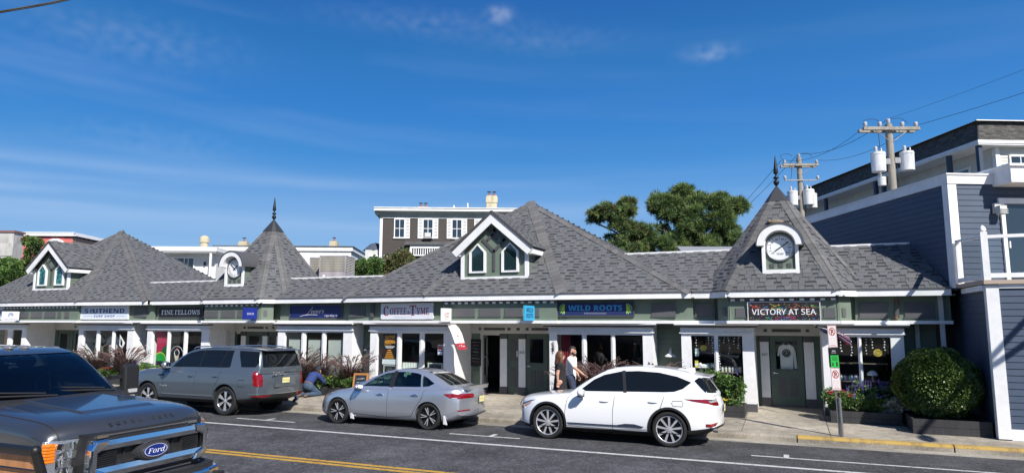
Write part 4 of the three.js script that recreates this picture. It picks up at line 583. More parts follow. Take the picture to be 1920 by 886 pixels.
function wallSign(label, seg, x0, x1, y0, y1, key, draw, o = {}) {
  const [a0, b0, a1, b1] = eave[seg], an = -Math.atan2(b1 - b0, a1 - a0), xc = (x0 + x1) / 2, z = lerp(b0, b1, (xc - a0) / (a1 - a0)) - setBack(seg) + .09, w = x1 - x0, h = y1 - y0;
  const t = thing('shop_sign', label, 'shop sign', [xc, y0, z], { turn: an });
  M(t, 'board', o.shape ? ext(o.shape(w, h), .05, .006).translate(0, 0, -.03) : [sp(-w / 2, w / 2, 0, h, -.03, .02)], o.edge || CHAR);
  if (!o.shape) M(t, 'frame', [sp(-w / 2 - .012, w / 2 + .012, -.012, .012, -.03, .032), sp(-w / 2 - .012, w / 2 + .012, h - .012, h + .012, -.03, .032), sp(-w / 2 - .012, -w / 2 + .012, .012, h - .012, -.03, .032), sp(w / 2 - .012, w / 2 + .012, .012, h - .012, -.03, .032)], o.frame || o.edge || CHAR);
  M(t, 'sign_face', faceQ(w - .03, h - .03, .0235).translate(0, h / 2, 0), printMat(key, 1024, Math.round(1024 * h / w), draw), { uv: true }); return t;
}
const southend = (big) => (g, w, h) => { g.fillStyle = '#d3dcec'; g.fillRect(0, 0, w, h); g.fillStyle = '#1d2c66'; g.strokeStyle = '#1d2c66'; fit(g, 'S  UTHEND', w * .5, h * .37, w * .87, 'bold $px sans-serif', h * .50); g.lineWidth = h * .035; g.beginPath(); g.arc(w * .222, h * .37, h * .165, 0, 7); g.stroke(); g.lineWidth = h * .02; for (let i = 0; i < 3; i++) { g.beginPath(); g.arc(w * .222 + h * .02 * i, h * .40, h * (.12 - i * .03), 2.6, 5.6); g.stroke(); } if (big) { fit(g, 'SURF SHOP', w * .5, h * .80, w * .46, 'bold $px sans-serif', h * .25); g.fillRect(w * .06, h * .79, w * .19, h * .02); g.fillRect(w * .76, h * .79, w * .18, h * .02); } else squig(g, w * .5, h * .80, w * .5, h * .16, 9); };
wallSign('pale blue SOUTHEND SURF SHOP sign with navy letters', 3, -28.08, -25.44, 2.70, 3.25, 'southend', southend(true), { edge: WHITE });
wallSign('pale blue navy lettered SOUTHEND sign at the far end of the row', 1, -34.9, -32.75, 2.70, 3.24, 'southend_b', southend(false), { edge: WHITE });
wallSign('black FINE FELLOWS sign with white outlined letters', 4, -23.95, -21.55, 2.76, 3.17, 'fellows', (g, w, h) => { g.fillStyle = '#10141d'; g.fillRect(0, 0, w, h); g.fillStyle = '#eceff2'; fit(g, 'FINE FELLOWS', w * .5, h * .5, w * .9, 'bold $px serif', h * .66); g.fillStyle = '#10141d'; g.fillRect(w * .04, h * .49, w * .92, h * .025); });
wallSign("navy Leone's sign with thin cream handwriting", 8, -17.2, -14.85, 2.72, 3.20, 'leones', (g, w, h) => { g.fillStyle = '#10235c'; g.fillRect(0, 0, w, h); g.strokeStyle = '#efe6df'; g.fillStyle = '#efe6df'; g.lineWidth = h * .03; g.beginPath(); g.moveTo(w * .45, h * .12); g.lineTo(w * .32, h * .80); g.moveTo(w * .20, h * .88); g.bezierCurveTo(w * .3, h * .72, w * .4, h * .72, w * .54, h * .76); g.stroke(); g.font = `italic ${h * .42}px serif`; g.fillText("eone's", w * .53, h * .48); g.font = `italic ${h * .2}px serif`; g.fillText('Cape May, NJ', w * .80, h * .82); });
wallSign('white scroll ended COFFEE TYME sign with dark red letters', 9, -13.05, -10.87, 2.68, 3.24, 'coffee', (g, w, h) => { g.fillStyle = '#dfe1ea'; g.fillRect(0, 0, w, h); g.fillStyle = '#8e2b3f'; g.font = `bold ${h * .86}px serif`; g.save(); g.translate(w * .1, h * .5); g.scale(.8, 1); g.fillText('C', 0, 0); g.restore(); fit(g, 'OFFEE', w * .34, h * .52, w * .33, 'bold $px serif', h * .6); g.save(); g.translate(w * .62, h * .48); g.scale(.85, 1); g.font = `bold ${h * .9}px serif`; g.fillText('T', 0, 0); g.restore(); fit(g, 'YME', w * .81, h * .52, w * .24, 'bold $px serif', h * .6); g.font = `bold ${h * .3}px serif`; g.fillText('&', w * .545, h * .62); g.strokeStyle = '#3b4052'; squig(g, w * .44, h * .90, w * .34, h * .08, 16); }, { edge: WHITE, shape: (w, h) => { const a = w / 2, s = .09; return [[-a + s, 0], [a - s, 0], [a - s * .5, .0], [a, s * .6], [a - .03, s * 1.4], [a - .03, h - s * 1.4], [a, h - s * .6], [a - s * .5, h], [a - s * 1.4, h - .03], [-a + s * 1.4, h - .03], [-a + s * .5, h], [-a, h - s * .6], [-a + .03, h - s * 1.4], [-a + .03, s * 1.4], [-a, s * .6], [-a + s * .5, 0]]; } });
wallSign('dark blue WILD ROOTS sign with green leaf fans', 11, -6.55, -4.22, 2.78, 3.20, 'roots', (g, w, h) => { g.fillStyle = '#14265a'; g.fillRect(0, 0, w, h); g.fillStyle = '#3f9bd6'; fit(g, 'WILD ROOTS', w * .5, h * .44, w * .72, '900 $px sans-serif', h * .56); g.fillStyle = '#9ea3a8'; fit(g, 'PROVISIONS', w * .5, h * .85, w * .30, '$px sans-serif', h * .17); g.strokeStyle = '#a9d24a'; g.lineWidth = h * .06; for (const s of [-1, 1]) { const x = w * (s < 0 ? .085 : .915); g.fillStyle = '#a9d24a'; g.fillRect(x - h * .035, h * .12, h * .07, h * .76); for (let i = -3; i <= 3; i++) { g.beginPath(); g.moveTo(x, h * .5); g.lineTo(x + s * h * .42 * Math.cos(i * .42), h * .5 + h * .42 * Math.sin(i * .42)); g.stroke(); } } });
wallSign('black VICTORY AT SEA sign splashed with coloured paint', 14, -1.02, .78, 2.63, 3.14, 'victory', (g, w, h) => { g.fillStyle = '#16121a'; g.fillRect(0, 0, w, h); const C = ['#d8422e', '#2f7fd0', '#3fae4a', '#e3c62c', '#c43aa0', '#e07a28', '#3cc0c0']; for (let i = 0; i < 260; i++) { g.fillStyle = C[(rnd() * 7) | 0]; g.beginPath(); g.arc(rr(0, w), rr(0, h), rr(1, 6), 0, 7); g.fill(); } g.lineWidth = 4; for (let i = 0; i < 46; i++) { g.strokeStyle = C[(rnd() * 7) | 0]; const x = rr(0, w), y = rr(0, h); g.beginPath(); g.moveTo(x, y); g.bezierCurveTo(x + rr(-80, 80), y + rr(-40, 40), x + rr(-80, 80), y + rr(-40, 40), x + rr(-130, 130), y + rr(-60, 60)); g.stroke(); } g.fillStyle = '#f4f4f6'; fit(g, 'VICTORY AT SEA', w * .5, h * .53, w * .9, '$px sans-serif', h * .42); }, { frame: mat('pale_sign_frame', [.5, .5, .52], .5) });
// hanging blade signs on brackets, at right angles to the wall
function blade(label, x, z0, z1, y0, y1, key, draw, col) {
  const t = thing('blade_sign', label, 'hanging sign', [x, y0, (z0 + z1) / 2], { turn: Math.PI / 2 }), w = z1 - z0, h = y1 - y0;
  M(t, 'board', sp(-w / 2, w / 2, 0, h, -.02, .02), col); for (const s of [1, -1]) M(t, 'sign_face', faceQ(w - .02, h - .02, .0225).rotateY(s > 0 ? 0 : Math.PI).translate(0, h / 2, 0), printMat(key, 384, Math.round(384 * h / w), draw), { uv: true });
  M(t, 'bracket', [rod([-w / 2 - .0, h + .07, 0], [w / 2 + .25, h + .07, 0], .012), rod([-w * .35, h, 0], [-w * .35, h + .07, 0], .006), rod([w * .35, h, 0], [w * .35, h + .07, 0], .006), sp(w / 2 + .22, w / 2 + .25, h - .1, h + .14, -.03, .03)], BLACK); return t;
}
blade('small white hanging sign with a blue wave swirl and SOUTHEND', -31.7, -19.25, -18.55, 2.65, 3.03, 'blade_south', (g, w, h) => { g.fillStyle = '#eef1f6'; g.fillRect(0, 0, w, h); g.strokeStyle = '#2b3f86'; for (let i = 0; i < 5; i++) { g.lineWidth = h * .03; g.beginPath(); g.arc(w * .5, h * .42, h * (.29 - i * .05), 1.9 + i * .3, 6.6 + i * .2); g.stroke(); } g.fillStyle = '#2b3f86'; fit(g, 'SOUTHEND', w * .5, h * .86, w * .8, 'bold $px sans-serif', h * .15); }, WHITE);
blade('royal blue square hanging sign lettered BIRCH', -18.15, -19.3, -18.62, 2.68, 3.10, 'blade_birch', (g, w, h) => { g.fillStyle = '#152a8c'; g.fillRect(0, 0, w, h); g.fillStyle = '#e6e6e2'; fit(g, 'BIRCH', w * .5, h * .52, w * .52, '$px serif', h * .24); }, mat('royal_blue', [.008, .025, .22], .5));
blade('white hanging sign lettered Coffee Tyme', -10.15, -19.4, -18.75, 2.60, 3.03, 'blade_coffee', (g, w, h) => { g.fillStyle = '#f2f0ee'; g.fillRect(0, 0, w, h); g.fillStyle = '#8e2b3f'; g.save(); g.translate(w * .5, h * .5); g.rotate(-.1); fit(g, 'Coffee', 0, -h * .1, w * .6, 'italic bold $px serif', h * .26); fit(g, 'Tyme', 0, h * .12, w * .5, 'italic bold $px serif', h * .26); g.restore(); g.fillStyle = '#555'; g.fillRect(w * .3, h * .78, w * .4, h * .03); }, WHITE);
blade('turquoise hanging sign lettered WILD ROOTS', -7.28, -19.45, -18.6, 2.64, 3.09, 'blade_roots', (g, w, h) => { g.fillStyle = '#34aedc'; g.fillRect(0, 0, w, h); g.fillStyle = '#123064'; fit(g, 'WILD', w * .5, h * .30, w * .7, '900 $px sans-serif', h * .42); fit(g, 'ROOTS', w * .5, h * .70, w * .7, '900 $px sans-serif', h * .42); }, mat('turquoise', [.06, .35, .55], .5));
// flags
function cloth(w, h, nx, ny, f) { const g = new THREE.PlaneGeometry(w, h, nx, ny), p = g.attributes.position; for (let i = 0; i < p.count; i++) { const q = f(p.getX(i) / w + .5, p.getY(i) / h + .5); p.setXYZ(i, ...q); } g.computeVertexNormals(); return g; }
{ const t = thing('shop_flag', 'white and dark red Coffee Tyme flag hanging from a slanted staff', 'flag', [-9.95, 2.05, -19.4]); M(t, 'staff', rod([-.05, .50, -.28], [.02, .46, .62], .014), POLEW);
  M(t, 'flag_cloth', cloth(1, 1, 10, 12, (u, v) => [-.02 + (1 - v) * .42 + .02 * Math.sin(u * 9 + v * 3), .46 - (1 - v) * .78, -.10 + u * .62 + (1 - v) * .08 + .03 * Math.sin(v * 7)]), (() => { const m = printMat('flag_coffee', 256, 384, (g, w, h) => { g.fillStyle = '#efe9e6'; g.fillRect(0, 0, w, h); g.fillStyle = '#a32a3c'; g.fillRect(0, h * .74, w, h * .26); g.strokeStyle = '#a8485a'; g.lineWidth = 7; for (let i = 0; i < 9; i++) { g.beginPath(); g.arc(w * rr(.3, .7), h * rr(.2, .55), rr(14, 46), rr(0, 6), rr(1, 6)); g.stroke(); } g.fillStyle = '#efe9e6'; g.font = `italic bold ${h * .15}px serif`; g.strokeStyle = '#efe9e6'; squig(g, w * .5, h * .87, w * .7, h * .12, 4); }, .8); m.side = THREE.DoubleSide; return m; })(), { uv: true }); }
{ const t = thing('drooping_flag', 'rolled stars and stripes flag drooping from a bracket over the turret entrance', 'flag', [.70, 2.47, -19.6]); M(t, 'staff', [rod([0, .02, 0], [.52, -.18, .95], .013)], WHITE); M(t, 'bracket', [cyl(.04, .04, .05, 10, 0, .02, -.02, Math.PI / 2)], BLACK);
  M(t, 'flag_cloth', cloth(1, 1, 16, 8, (u, v) => { const a = (v - .5) * 5.2, r = .045 + .06 * u, s = u; return [.05 + s * .62 + r * .3 * Math.sin(a), -.02 - s * .24 - .03 * Math.sin(s * 8) + r * Math.cos(a) - .06 * s, .05 + s * .85 + r * Math.sin(a)]; }), (() => { const m = printMat('flag_stripes', 256, 128, (g, w, h) => { for (let i = 0; i < 13; i++) { g.fillStyle = i % 2 ? '#d9d5da' : '#a8324a'; g.fillRect(0, h * i / 13, w, h / 13 + 1); } g.fillStyle = '#283060'; g.fillRect(0, 0, w * .62, h * .6); g.fillStyle = '#dfe3ee'; for (let i = 0; i < 24; i++) { g.beginPath(); g.arc(rr(6, w * .58), rr(4, h * .55), 3, 0, 7); g.fill(); } }, .8); m.side = THREE.DoubleSide; return m; })(), { uv: true }); }
// pavement sign post
{ const t = thing('parking_sign_post', 'leaning steel post with two no parking signs and a green notice at the yellow kerb', 'sign post', [.95, .07, -16.62 - .32]); t.rotation.z = .02;
  M(t, 'post', [sp(-.032, .0, 0, 2.45, -.012, .012), sp(-.04, -.032, 0, 2.45, -.02, .02)], STEEL); M(t, 'stub_post', cyl(.032, .032, .86, 14, .035, .43, .02), STEEL);
  const np = printMat('no_parking', 192, 384, (g, w, h) => { g.fillStyle = '#efe9e6'; g.fillRect(0, 0, w, h); g.strokeStyle = '#c0392f'; g.lineWidth = 6; g.strokeRect(8, 8, w - 16, h - 16); g.fillStyle = '#15161a'; g.font = `bold ${w * .62}px sans-serif`; g.fillText('P', w * .5, h * .30); g.lineWidth = 17; g.beginPath(); g.arc(w * .5, h * .29, w * .33, 0, 7); g.stroke(); g.beginPath(); g.moveTo(w * .27, h * .17); g.lineTo(w * .73, h * .41); g.stroke(); g.fillStyle = '#c0392f'; g.strokeStyle = '#c0392f'; for (const y of [.60, .70, .80]) squig(g, w * .5, h * y, w * .66, h * .045, 8); g.fillRect(w * .2, h * .90, w * .6, 8); }, .4);
  for (const y of [1.97, 1.02]) { const s = M(t, 'no_parking_sign', sp(-.10, .09, y, y + .50, .022, .028), STEEL); M(s, 'sign_face', faceQ(.18, .49, .0305).translate(-.005, y + .25, 0), np, { uv: true }); }
  M(t, 'notice_box', sp(-.115, .085, 1.525, 1.965, .012, .03), BLACK); M(t, 'green_notice', faceQ(.165, .27, .0335).translate(.005, 1.66, 0), printMat('green_notice', 128, 208, (g, w, h) => { g.fillStyle = '#28c24a'; g.fillRect(0, 0, w, h); g.fillStyle = '#0d3316'; for (let i = 0; i < 4; i++) g.fillRect(w * .15, h * (.1 + i * .1), w * .7, h * .04); g.fillRect(w * .15, h * .60, w * .16, h * .3); g.fillRect(w * .62, h * .55, w * .2, h * .36); }), { uv: true }); M(t, 'notice_text', faceQ(.12, .10, .0335).translate(-.005, 1.88, 0), printMat('zone_text', 96, 80, (g, w, h) => { g.fillStyle = '#0b0b0c'; g.fillRect(0, 0, w, h); g.fillStyle = '#e8e8e8'; g.font = 'bold 34px sans-serif'; g.fillText('310', w / 2, h * .4); g.fillRect(w * .1, h * .75, w * .8, 5); }), { uv: true }); }
// house numbers, menu board, shirt, wall ornaments
function plate(name, label, cat, x, y, z, w, h, key, draw) { const t = thing(name, label, cat, [x, y, z]); M(t, 'plate', sp(-w / 2, w / 2, 0, h, -.008, .004), WHITE); M(t, 'print', faceQ(w - .004, h - .004, .0065).translate(0, h / 2, 0), printMat(key, 192, Math.round(192 * h / w), draw), { uv: true }); return t; }
const num = s => (g, w, h) => { g.fillStyle = '#e2e3e4'; g.fillRect(0, 0, w, h); g.fillStyle = '#17181a'; g.font = `bold ${h * .9}px serif`; g.fillText(s, w * .5, h * .54); };
plate('house_number', 'black house number beside the door with the white shirt', 'house number', -.70, 1.60, -21.182, .21, .11, 'n317', num('317')); plate('house_number', 'black house number beside the green panel with the mailbox', 'house number', -8.37, 1.52, -21.182, .22, .12, 'n316', num('316'));
{ const t = thing('menu_board', 'black chalkboard menu on the sage wall beside the open doorway', 'menu board', [-10.1, .0, -21.21]); M(t, 'frame', sp(-.22, .22, 1.08, 2.0, 0, .03), BLACK); M(t, 'chalk_face', faceQ(.40, .88, .0325).translate(0, 1.54, 0), printMat('menu', 256, 560, (g, w, h) => { g.fillStyle = '#14171c'; g.fillRect(0, 0, w, h); const C = ['#e9e9e2', '#d98c8c', '#8fb7e0', '#e9e9e2', '#c9a34a']; for (let i = 0; i < 7; i++) { g.strokeStyle = C[i % 5]; squig(g, w * .5, h * (.1 + i * .125), w * rr(.5, .8), h * .05, 7); } }), { uv: true }); M(t, 'leaflet_box', sp(-.08, .08, .90, 1.05, 0, .05), SAGE2); }
{ const t = thing('hanging_shirt', 'white long sleeved shirt with a round black print behind the door pane', 'shirt', [-.107, 1.2, -21.35]); M(t, 'shirt', ext([[-.17, 0], [.17, 0], [.18, .45], [.20, .05], [.29, .06], [.25, .52], [.20, .68], [.08, .76], [0, .72], [-.08, .76], [-.20, .68], [-.26, .42], [-.20, .40], [-.18, .52]], .04, .012), mat('shirt_cloth', [.72, .74, .76], .9)); M(t, 'round_print', disc(.12).translate(.0, .50, .043), printMat('shirt_logo', 192, 192, (g, w) => { g.fillStyle = '#10141c'; g.fillRect(0, 0, w, w); g.strokeStyle = '#d5d8da'; g.lineWidth = 5; g.beginPath(); g.arc(w / 2, w / 2, w * .30, 0, 7); g.stroke(); g.fillStyle = '#d5d8da'; g.beginPath(); g.moveTo(w * .4, w * .62); g.lineTo(w * .5, w * .34); g.lineTo(w * .62, w * .6); g.fill(); for (let i = 0; i < 26; i++) { const a = i / 26 * 6.28; g.fillRect(w / 2 + Math.cos(a) * w * .4 - 3, w / 2 + Math.sin(a) * w * .4 - 4, 6, 8); } }), { uv: true }); M(t, 'hanger', tube([[-.1, .77, .02], [0, .82, .02], [.1, .77, .02]], .012), POLEW); }
for (const [y, l] of [[1.86, 'gray lizard shaped ornament on the white bay post, upper of two'], [1.70, 'dark lizard shaped ornament on the white bay post, lower of two']]) { const t = thing('wall_ornament', l, 'ornament', [-6.82, y, -19.885], { group: 'ornaments on the bay post' }); M(t, 'body', [ball(.035, 0, .05, 0, .7, 1.5, .5), ball(.022, .012, .115, 0), ...[-1, 1].flatMap(s => [rod([0, .06, 0], [s * .06, .085, 0], .007), rod([0, .03, 0], [s * .055, .0, 0], .007)]), tube([[0, .01, 0], [-.02, -.04, 0], [.015, -.07, 0]], .008)], y > 1.8 ? STEEL : BLACK); }
{ const t = thing('rusty_bracket', 'rusty iron bracket on the frieze beside the end panel', 'bracket', [2.62, 2.70, -19.97]); M(t, 'bar', sp(-.045, .045, 0, .46, -.03, .05), CHAR); M(t, 'hinge', [cyl(.03, .03, .1, 10, 0, .44, .07), cyl(.03, .03, .08, 10, -.04, .02, .07)], mat('rust', [.35, .14, .04], .9, { map: T.grit })); }
// barn lamps in the recesses
for (const [x, l, m] of [[-3.30, 'white barn lamp on the dark recess wall between the right bays', WHITE], [-13.93, 'gray barn lamp on the recess wall beside the coffee shop window', STEEL], [-24.85, 'gray barn lamp on the recess wall beside the ice cream shop window', STEEL]]) { const t = thing('barn_lamp', l, 'wall lamp', [x, 1.58, -20.56]); t.scale.setScalar(.72); M(t, 'shade', lathe([[.025, .25], [.04, .16], [.09, .12], [.20, .05], [.22, 0], [.205, .0], [.17, .04], [.03, .11]], 24).translate(0, 0, .34), m); M(t, 'arm', tube([[0, .05, 0], [0, .28, .03], [0, .36, .2], [0, .25, .34]], .014), m); M(t, 'wall_plate', cyl(.06, .06, .02, 14, 0, .05, .01, Math.PI / 2), m); M(t, 'bulb', ball(.035, 0, .05, .34), CREAM); }
// display goods ---------------------------------------------------------------
const zi = ZB - .35;
function shelf(x0, x1, y, label, fill) { const t = thing('display_shelf', label, 'shelf', [(x0 + x1) / 2, y, zi]); M(t, 'board', sp(x0 - (x0 + x1) / 2, x1 - (x0 + x1) / 2, -.02, 0, -.18, .2), mats.shelf_wood || mat('shelf_wood', [.22, .17, .12], .7, { map: T.wood })); M(t, 'bracket', [sp(x0 - (x0 + x1) / 2 + .03, x0 - (x0 + x1) / 2 + .05, -.16, -.02, -.18, .1), sp(x1 - (x0 + x1) / 2 - .05, x1 - (x0 + x1) / 2 - .03, -.16, -.02, -.18, .1)], BLACK); }
const JAR = mat('cream_jar', [.55, .56, .48], .4), MINT = mat('mint_box', [.40, .62, .60], .5), YEL = mat('yellow_box', [.72, .62, .10], .5), LILAC = mat('lilac_tin', [.42, .36, .55], .5);
function jar(x, y, z, m, w, label) { const t = thing('candle_jar', label, 'jar', [x, y, z], { group: 'jars and tins on the display shelves' }); M(t, 'glass', lathe([[0, 0], [w, 0], [w, .11], [w * .9, .13], [0, .13]], 14), m); M(t, 'lid', cyl(w * .95, w * .95, .025, 14, 0, .143, 0), CHAR); }
shelf(-1.88, -1.30, 1.19, 'wooden shelf of cream candle jars in the right pane beside door 317'); shelf(-2.57, -2.0, 1.30, 'wooden shelf with shoe and boxes in the narrow bay window'); shelf(-2.57, -2.0, .94, 'lower wooden shelf with mint shoes in the narrow bay window'); shelf(1.14, 2.36, 1.05, 'wooden shelf behind the flower planter window'); shelf(1.14, 2.36, 1.52, 'upper wooden shelf behind the flower planter window');
for (let i = 0; i < 6; i++) jar(-1.82 + i * .095, 1.19, zi + .08, JAR, .038, 'cream candle jar on the shelf beside door 317'); for (let i = 0; i < 5; i++) jar(1.22 + i * .12, 1.05, zi, i % 2 ? LILAC : MINT, .045, 'coloured tin on the shelf behind the flower planter');
for (const [x, y, w, h, m, l] of [[-2.50, 1.62, .10, .22, MINT, 'mint box standing on the display window ledge'], [-2.52, 1.30, .09, .20, YEL, 'yellow box on the narrow bay shelf'], [-2.20, 1.30, .07, .12, MINT, 'small pale box beside the shoe on the narrow bay shelf'], [-2.10, 1.30, .08, .13, JAR, 'cream box beside the shoe on the narrow bay shelf']]) { const t = thing('gift_box', l, 'box', [x, y, zi + .08]); M(t, 'carton', sp(-w / 2, w / 2, 0, h, -.05, .05), m); M(t, 'label_band', sp(-w / 2 - .002, w / 2 + .002, h * .3, h * .55, -.052, .052), WHITE); M(t, 'prop', sp(-w / 2, w / 2, -.015, -.001, -.06, .06), CHAR); }
for (const [x, y, m, l] of [[-2.36, 1.30, WHITE, 'white canvas shoe on the narrow bay shelf'], [-2.44, .94, MINT, 'mint canvas shoe on the lower shelf, left'], [-2.24, .94, MINT, 'mint canvas shoe on the lower shelf, right']]) { const t = thing('canvas_shoe', l, 'shoe', [x, y, zi + .1]); M(t, 'upper', [ball(.06, .03, .05, 0, 1.7, .8, .75), ball(.05, -.06, .08, 0, 1, 1.1, .8)], m); M(t, 'sole', [sp(-.12, .13, 0, .025, -.045, .045)], WHITE); }
for (const [x, y, r, l] of [[-2.30, 1.86, .085, 'gold sunburst ornament hanging in the narrow bay window'], [2.12, 1.80, .10, 'gold sunburst ornament hanging behind the flower planter']]) { const t = thing('hanging_ornament', l, 'ornament', [x, y, zi + .22]); const G = mats.gold_leaf || mat('gold_leaf', [.62, .45, .07], .35, { metalness: .3 }), g = [cyl(r * .5, r * .5, .03, 16, 0, 0, 0, Math.PI / 2)]; for (let i = 0; i < 14; i++) g.push(ball(r * .28, Math.cos(i * .449) * r * .8, Math.sin(i * .449) * r * .8, 0, 1.2, .7, .3, 8)); M(t, 'petals', g, G); M(t, 'cord', rod([0, r, 0], [0, 2.28 - y, 0], .003, 5), WIRE); }
{ // strings of shells and lights
  const SH = mat('pale_shell', [.55, .62, .62], .4), strands = [[-2.5, .3], [-2.15, .22], [-2.05, .5], [-1.86, .95], [-1.72, .2], [-1.6, .5], [-1.45, .25], [-1.34, .35], [1.25, .4], [1.5, .5], [1.68, 1.0], [1.85, .45], [2.0, .3], [2.28, .35]];
  for (const [x, L] of strands) { const t = thing('shell_strand', 'thin strand of pale shells hanging inside the gift shop window', 'garland', [x, 2.2, zi + .28], { group: 'shell strands in the gift shop windows' }); M(t, 'cord', rod([0, 0, 0], [0, -L, 0], .003, 5), WIRE); const n = Math.max(3, Math.round(L / .075)); for (let i = 0; i < n; i++) M(t, 'shell', ball(rr(.011, .024), rr(-.015, .015), -L * (i + .6) / n, 0, 1, 1, .6, 7), SH); }
}
{ const t = thing('mushroom_lamp', 'white dome topped ornament lamp behind the flower planter window', 'lamp', [1.98, 1.05, zi + .05]); M(t, 'dome', lathe([[0, .16], [.06, .15], [.11, .10], [.13, .04], [.12, .03], [0, .05]], 18).translate(0, .12, 0), WHITE); M(t, 'stem', lathe([[.05, 0], [.02, .02], [.02, .16]], 12), CREAM); }
// window dressing of the other shops
{ const t = thing('window_blind', 'pale slatted blinds lowered inside the windows left of the coffee shop', 'blind', [-16, .72, ZB - .2]); for (const [a, b] of bays[3].p) for (let i = 0; i < 34; i++) M(t, 'slat', bx(b - a - .02, .032, .004, (a + b) / 2 + 16, .02 + i * .036, 0, 0, -.55), mats.blind_slat || mat('blind_slat', [.50, .53, .49], .6)); }
function poster(label, x, y, z, w, h, key, draw) { const t = thing('window_poster', label, 'poster', [x, y, z]); M(t, 'sheet', [sp(-w / 2, w / 2, 0, h, -.004, 0)], WHITE); M(t, 'print', faceQ(w, h, .003).translate(0, h / 2, 0), printMat(key, 256, Math.round(256 * h / w), draw), { uv: true }); return t; }
poster('black NOW HIRING poster with orange letters in the coffee shop window', -12.83, 1.33, ZB - .12, .58, .86, 'hiring', (g, w, h) => { g.fillStyle = '#15161a'; g.fillRect(0, 0, w, h); g.fillStyle = '#f0a12c'; g.save(); g.rotate(-.06); fit(g, 'NOW', w * .48, h * .17, w * .68, '900 $px sans-serif', h * .2); fit(g, 'HIRING', w * .46, h * .35, w * .74, '900 $px sans-serif', h * .19); g.restore(); g.fillRect(w * .1, h * .44, w * .5, h * .015); g.fillStyle = '#d8dade'; g.fillRect(w * .16, h * .50, w * .66, h * .035); g.fillRect(w * .22, h * .55, w * .5, h * .03); g.fillStyle = '#f0a12c'; for (let i = 0; i < 5; i++) g.fillRect(w * (.34 - i * .05), h * (.64 + i * .075), w * (.24 + i * .1), h * .035); });
poster('white notice with two lines of blue text in the coffee shop window', -12.83, 1.14, ZB - .12, .60, .17, 'notice', (g, w, h) => { g.fillStyle = '#dfe8ea'; g.fillRect(0, 0, w, h); g.fillStyle = '#3a4a66'; g.strokeStyle = '#3a4a66'; squig(g, w * .5, h * .32, w * .8, h * .2, 18); squig(g, w * .5, h * .70, w * .8, h * .2, 18); });
poster('red and white leaflet in the coffee shop window corner', -10.86, 1.50, ZB - .12, .18, .34, 'leaflet', (g, w, h) => { g.fillStyle = '#dcdde6'; g.fillRect(0, 0, w, h); g.fillStyle = '#a8324a'; g.fillRect(w * .08, h * .1, w * .84, h * .42); g.fillStyle = '#2c3f7c'; g.fillRect(w * .08, h * .55, w * .84, h * .16); });
{ const t = thing('cafe_curtain', 'white pleated half curtain in the middle pane of the coffee shop', 'curtain', [-11.97, .72, ZB - .18]); M(t, 'curtain_cloth', cloth(1, 1, 90, 2, (u, v) => [(u - .5) * .76, v * .50, .022 * Math.sin(u * 75)]), mat('curtain_cloth', [.62, .66, .62], .9, { side: THREE.DoubleSide })); M(t, 'curtain_rod', rod([-.38, .51, 0], [.38, .51, 0], .012), BLACK); }
for (const [x, y, w, h, key, l, fn] of [[-12.83, .73, .50, .38, 'chalk1', 'black chalk lettered board low in the coffee shop window', g => 0], [-11.05, .73, .56, .50, 'chalk2', 'white framed lace patterned board low in the coffee shop window', g => 0]]) poster(l, x, y, ZB - .13, w, h, key, (g, W, H) => { g.fillStyle = '#c9cec9'; g.fillRect(0, 0, W, H); g.fillStyle = '#1b2226'; g.fillRect(W * .07, H * .07, W * .86, H * .86); g.strokeStyle = '#aab6b8'; g.lineWidth = 3; for (let i = 0; i < 26; i++) { const x = rr(W * .15, W * .85), y = rr(H * .15, H * .85); g.beginPath(); g.moveTo(x, y); g.bezierCurveTo(x + rr(-30, 30), y + rr(-20, 20), x + rr(-30, 30), y + rr(-20, 20), x + rr(-40, 40), y + rr(-20, 20)); g.stroke(); } });
{ const t = thing('red_curtain', 'dark red curtain at the edge of the WILD ROOTS window', 'curtain', [-6.5, .72, ZB - .3]); M(t, 'curtain_cloth', cloth(1, 1, 24, 2, (u, v) => [u * .30 - .15, v * 1.5, .03 * Math.sin(u * 30)]), mat('red_cloth', [.22, .02, .035], .9, { side: THREE.DoubleSide })); }
{ const t = thing('window_mural', 'painted panel of magenta sky and green hill in the ice cream shop window', 'mural', [-23.73, .72, ZB - .2]); M(t, 'panel', sp(-.38, .38, 0, 1.46, -.02, 0), BLACK); M(t, 'painted_face', faceQ(.76, 1.46, .003).translate(0, .73, 0), printMat('mural', 256, 492, (g, w, h) => { g.fillStyle = '#16141a'; g.fillRect(0, 0, w, h); g.fillStyle = '#b01d4c'; g.beginPath(); g.moveTo(0, 0); g.lineTo(w * .5, 0); g.lineTo(w * .86, h * .28); g.lineTo(w * .55, h * .62); g.lineTo(0, h * .62); g.fill(); g.fillStyle = '#6d1533'; g.beginPath(); g.moveTo(w * .5, 0); g.lineTo(w, 0); g.lineTo(w, h * .3); g.lineTo(w * .86, h * .28); g.fill(); g.fillStyle = '#0f5a28'; g.beginPath(); g.arc(w * .85, h * .62, w * .5, 0, 7); g.fill(); g.fillStyle = '#b8c834'; g.beginPath(); g.arc(w * .3, h * .80, w * .46, Math.PI, 0); g.fill(); g.fillStyle = '#1a9a3c'; g.beginPath(); g.arc(w * .3, h * .81, w * .42, Math.PI, 0); g.fill(); }), { uv: true }); }
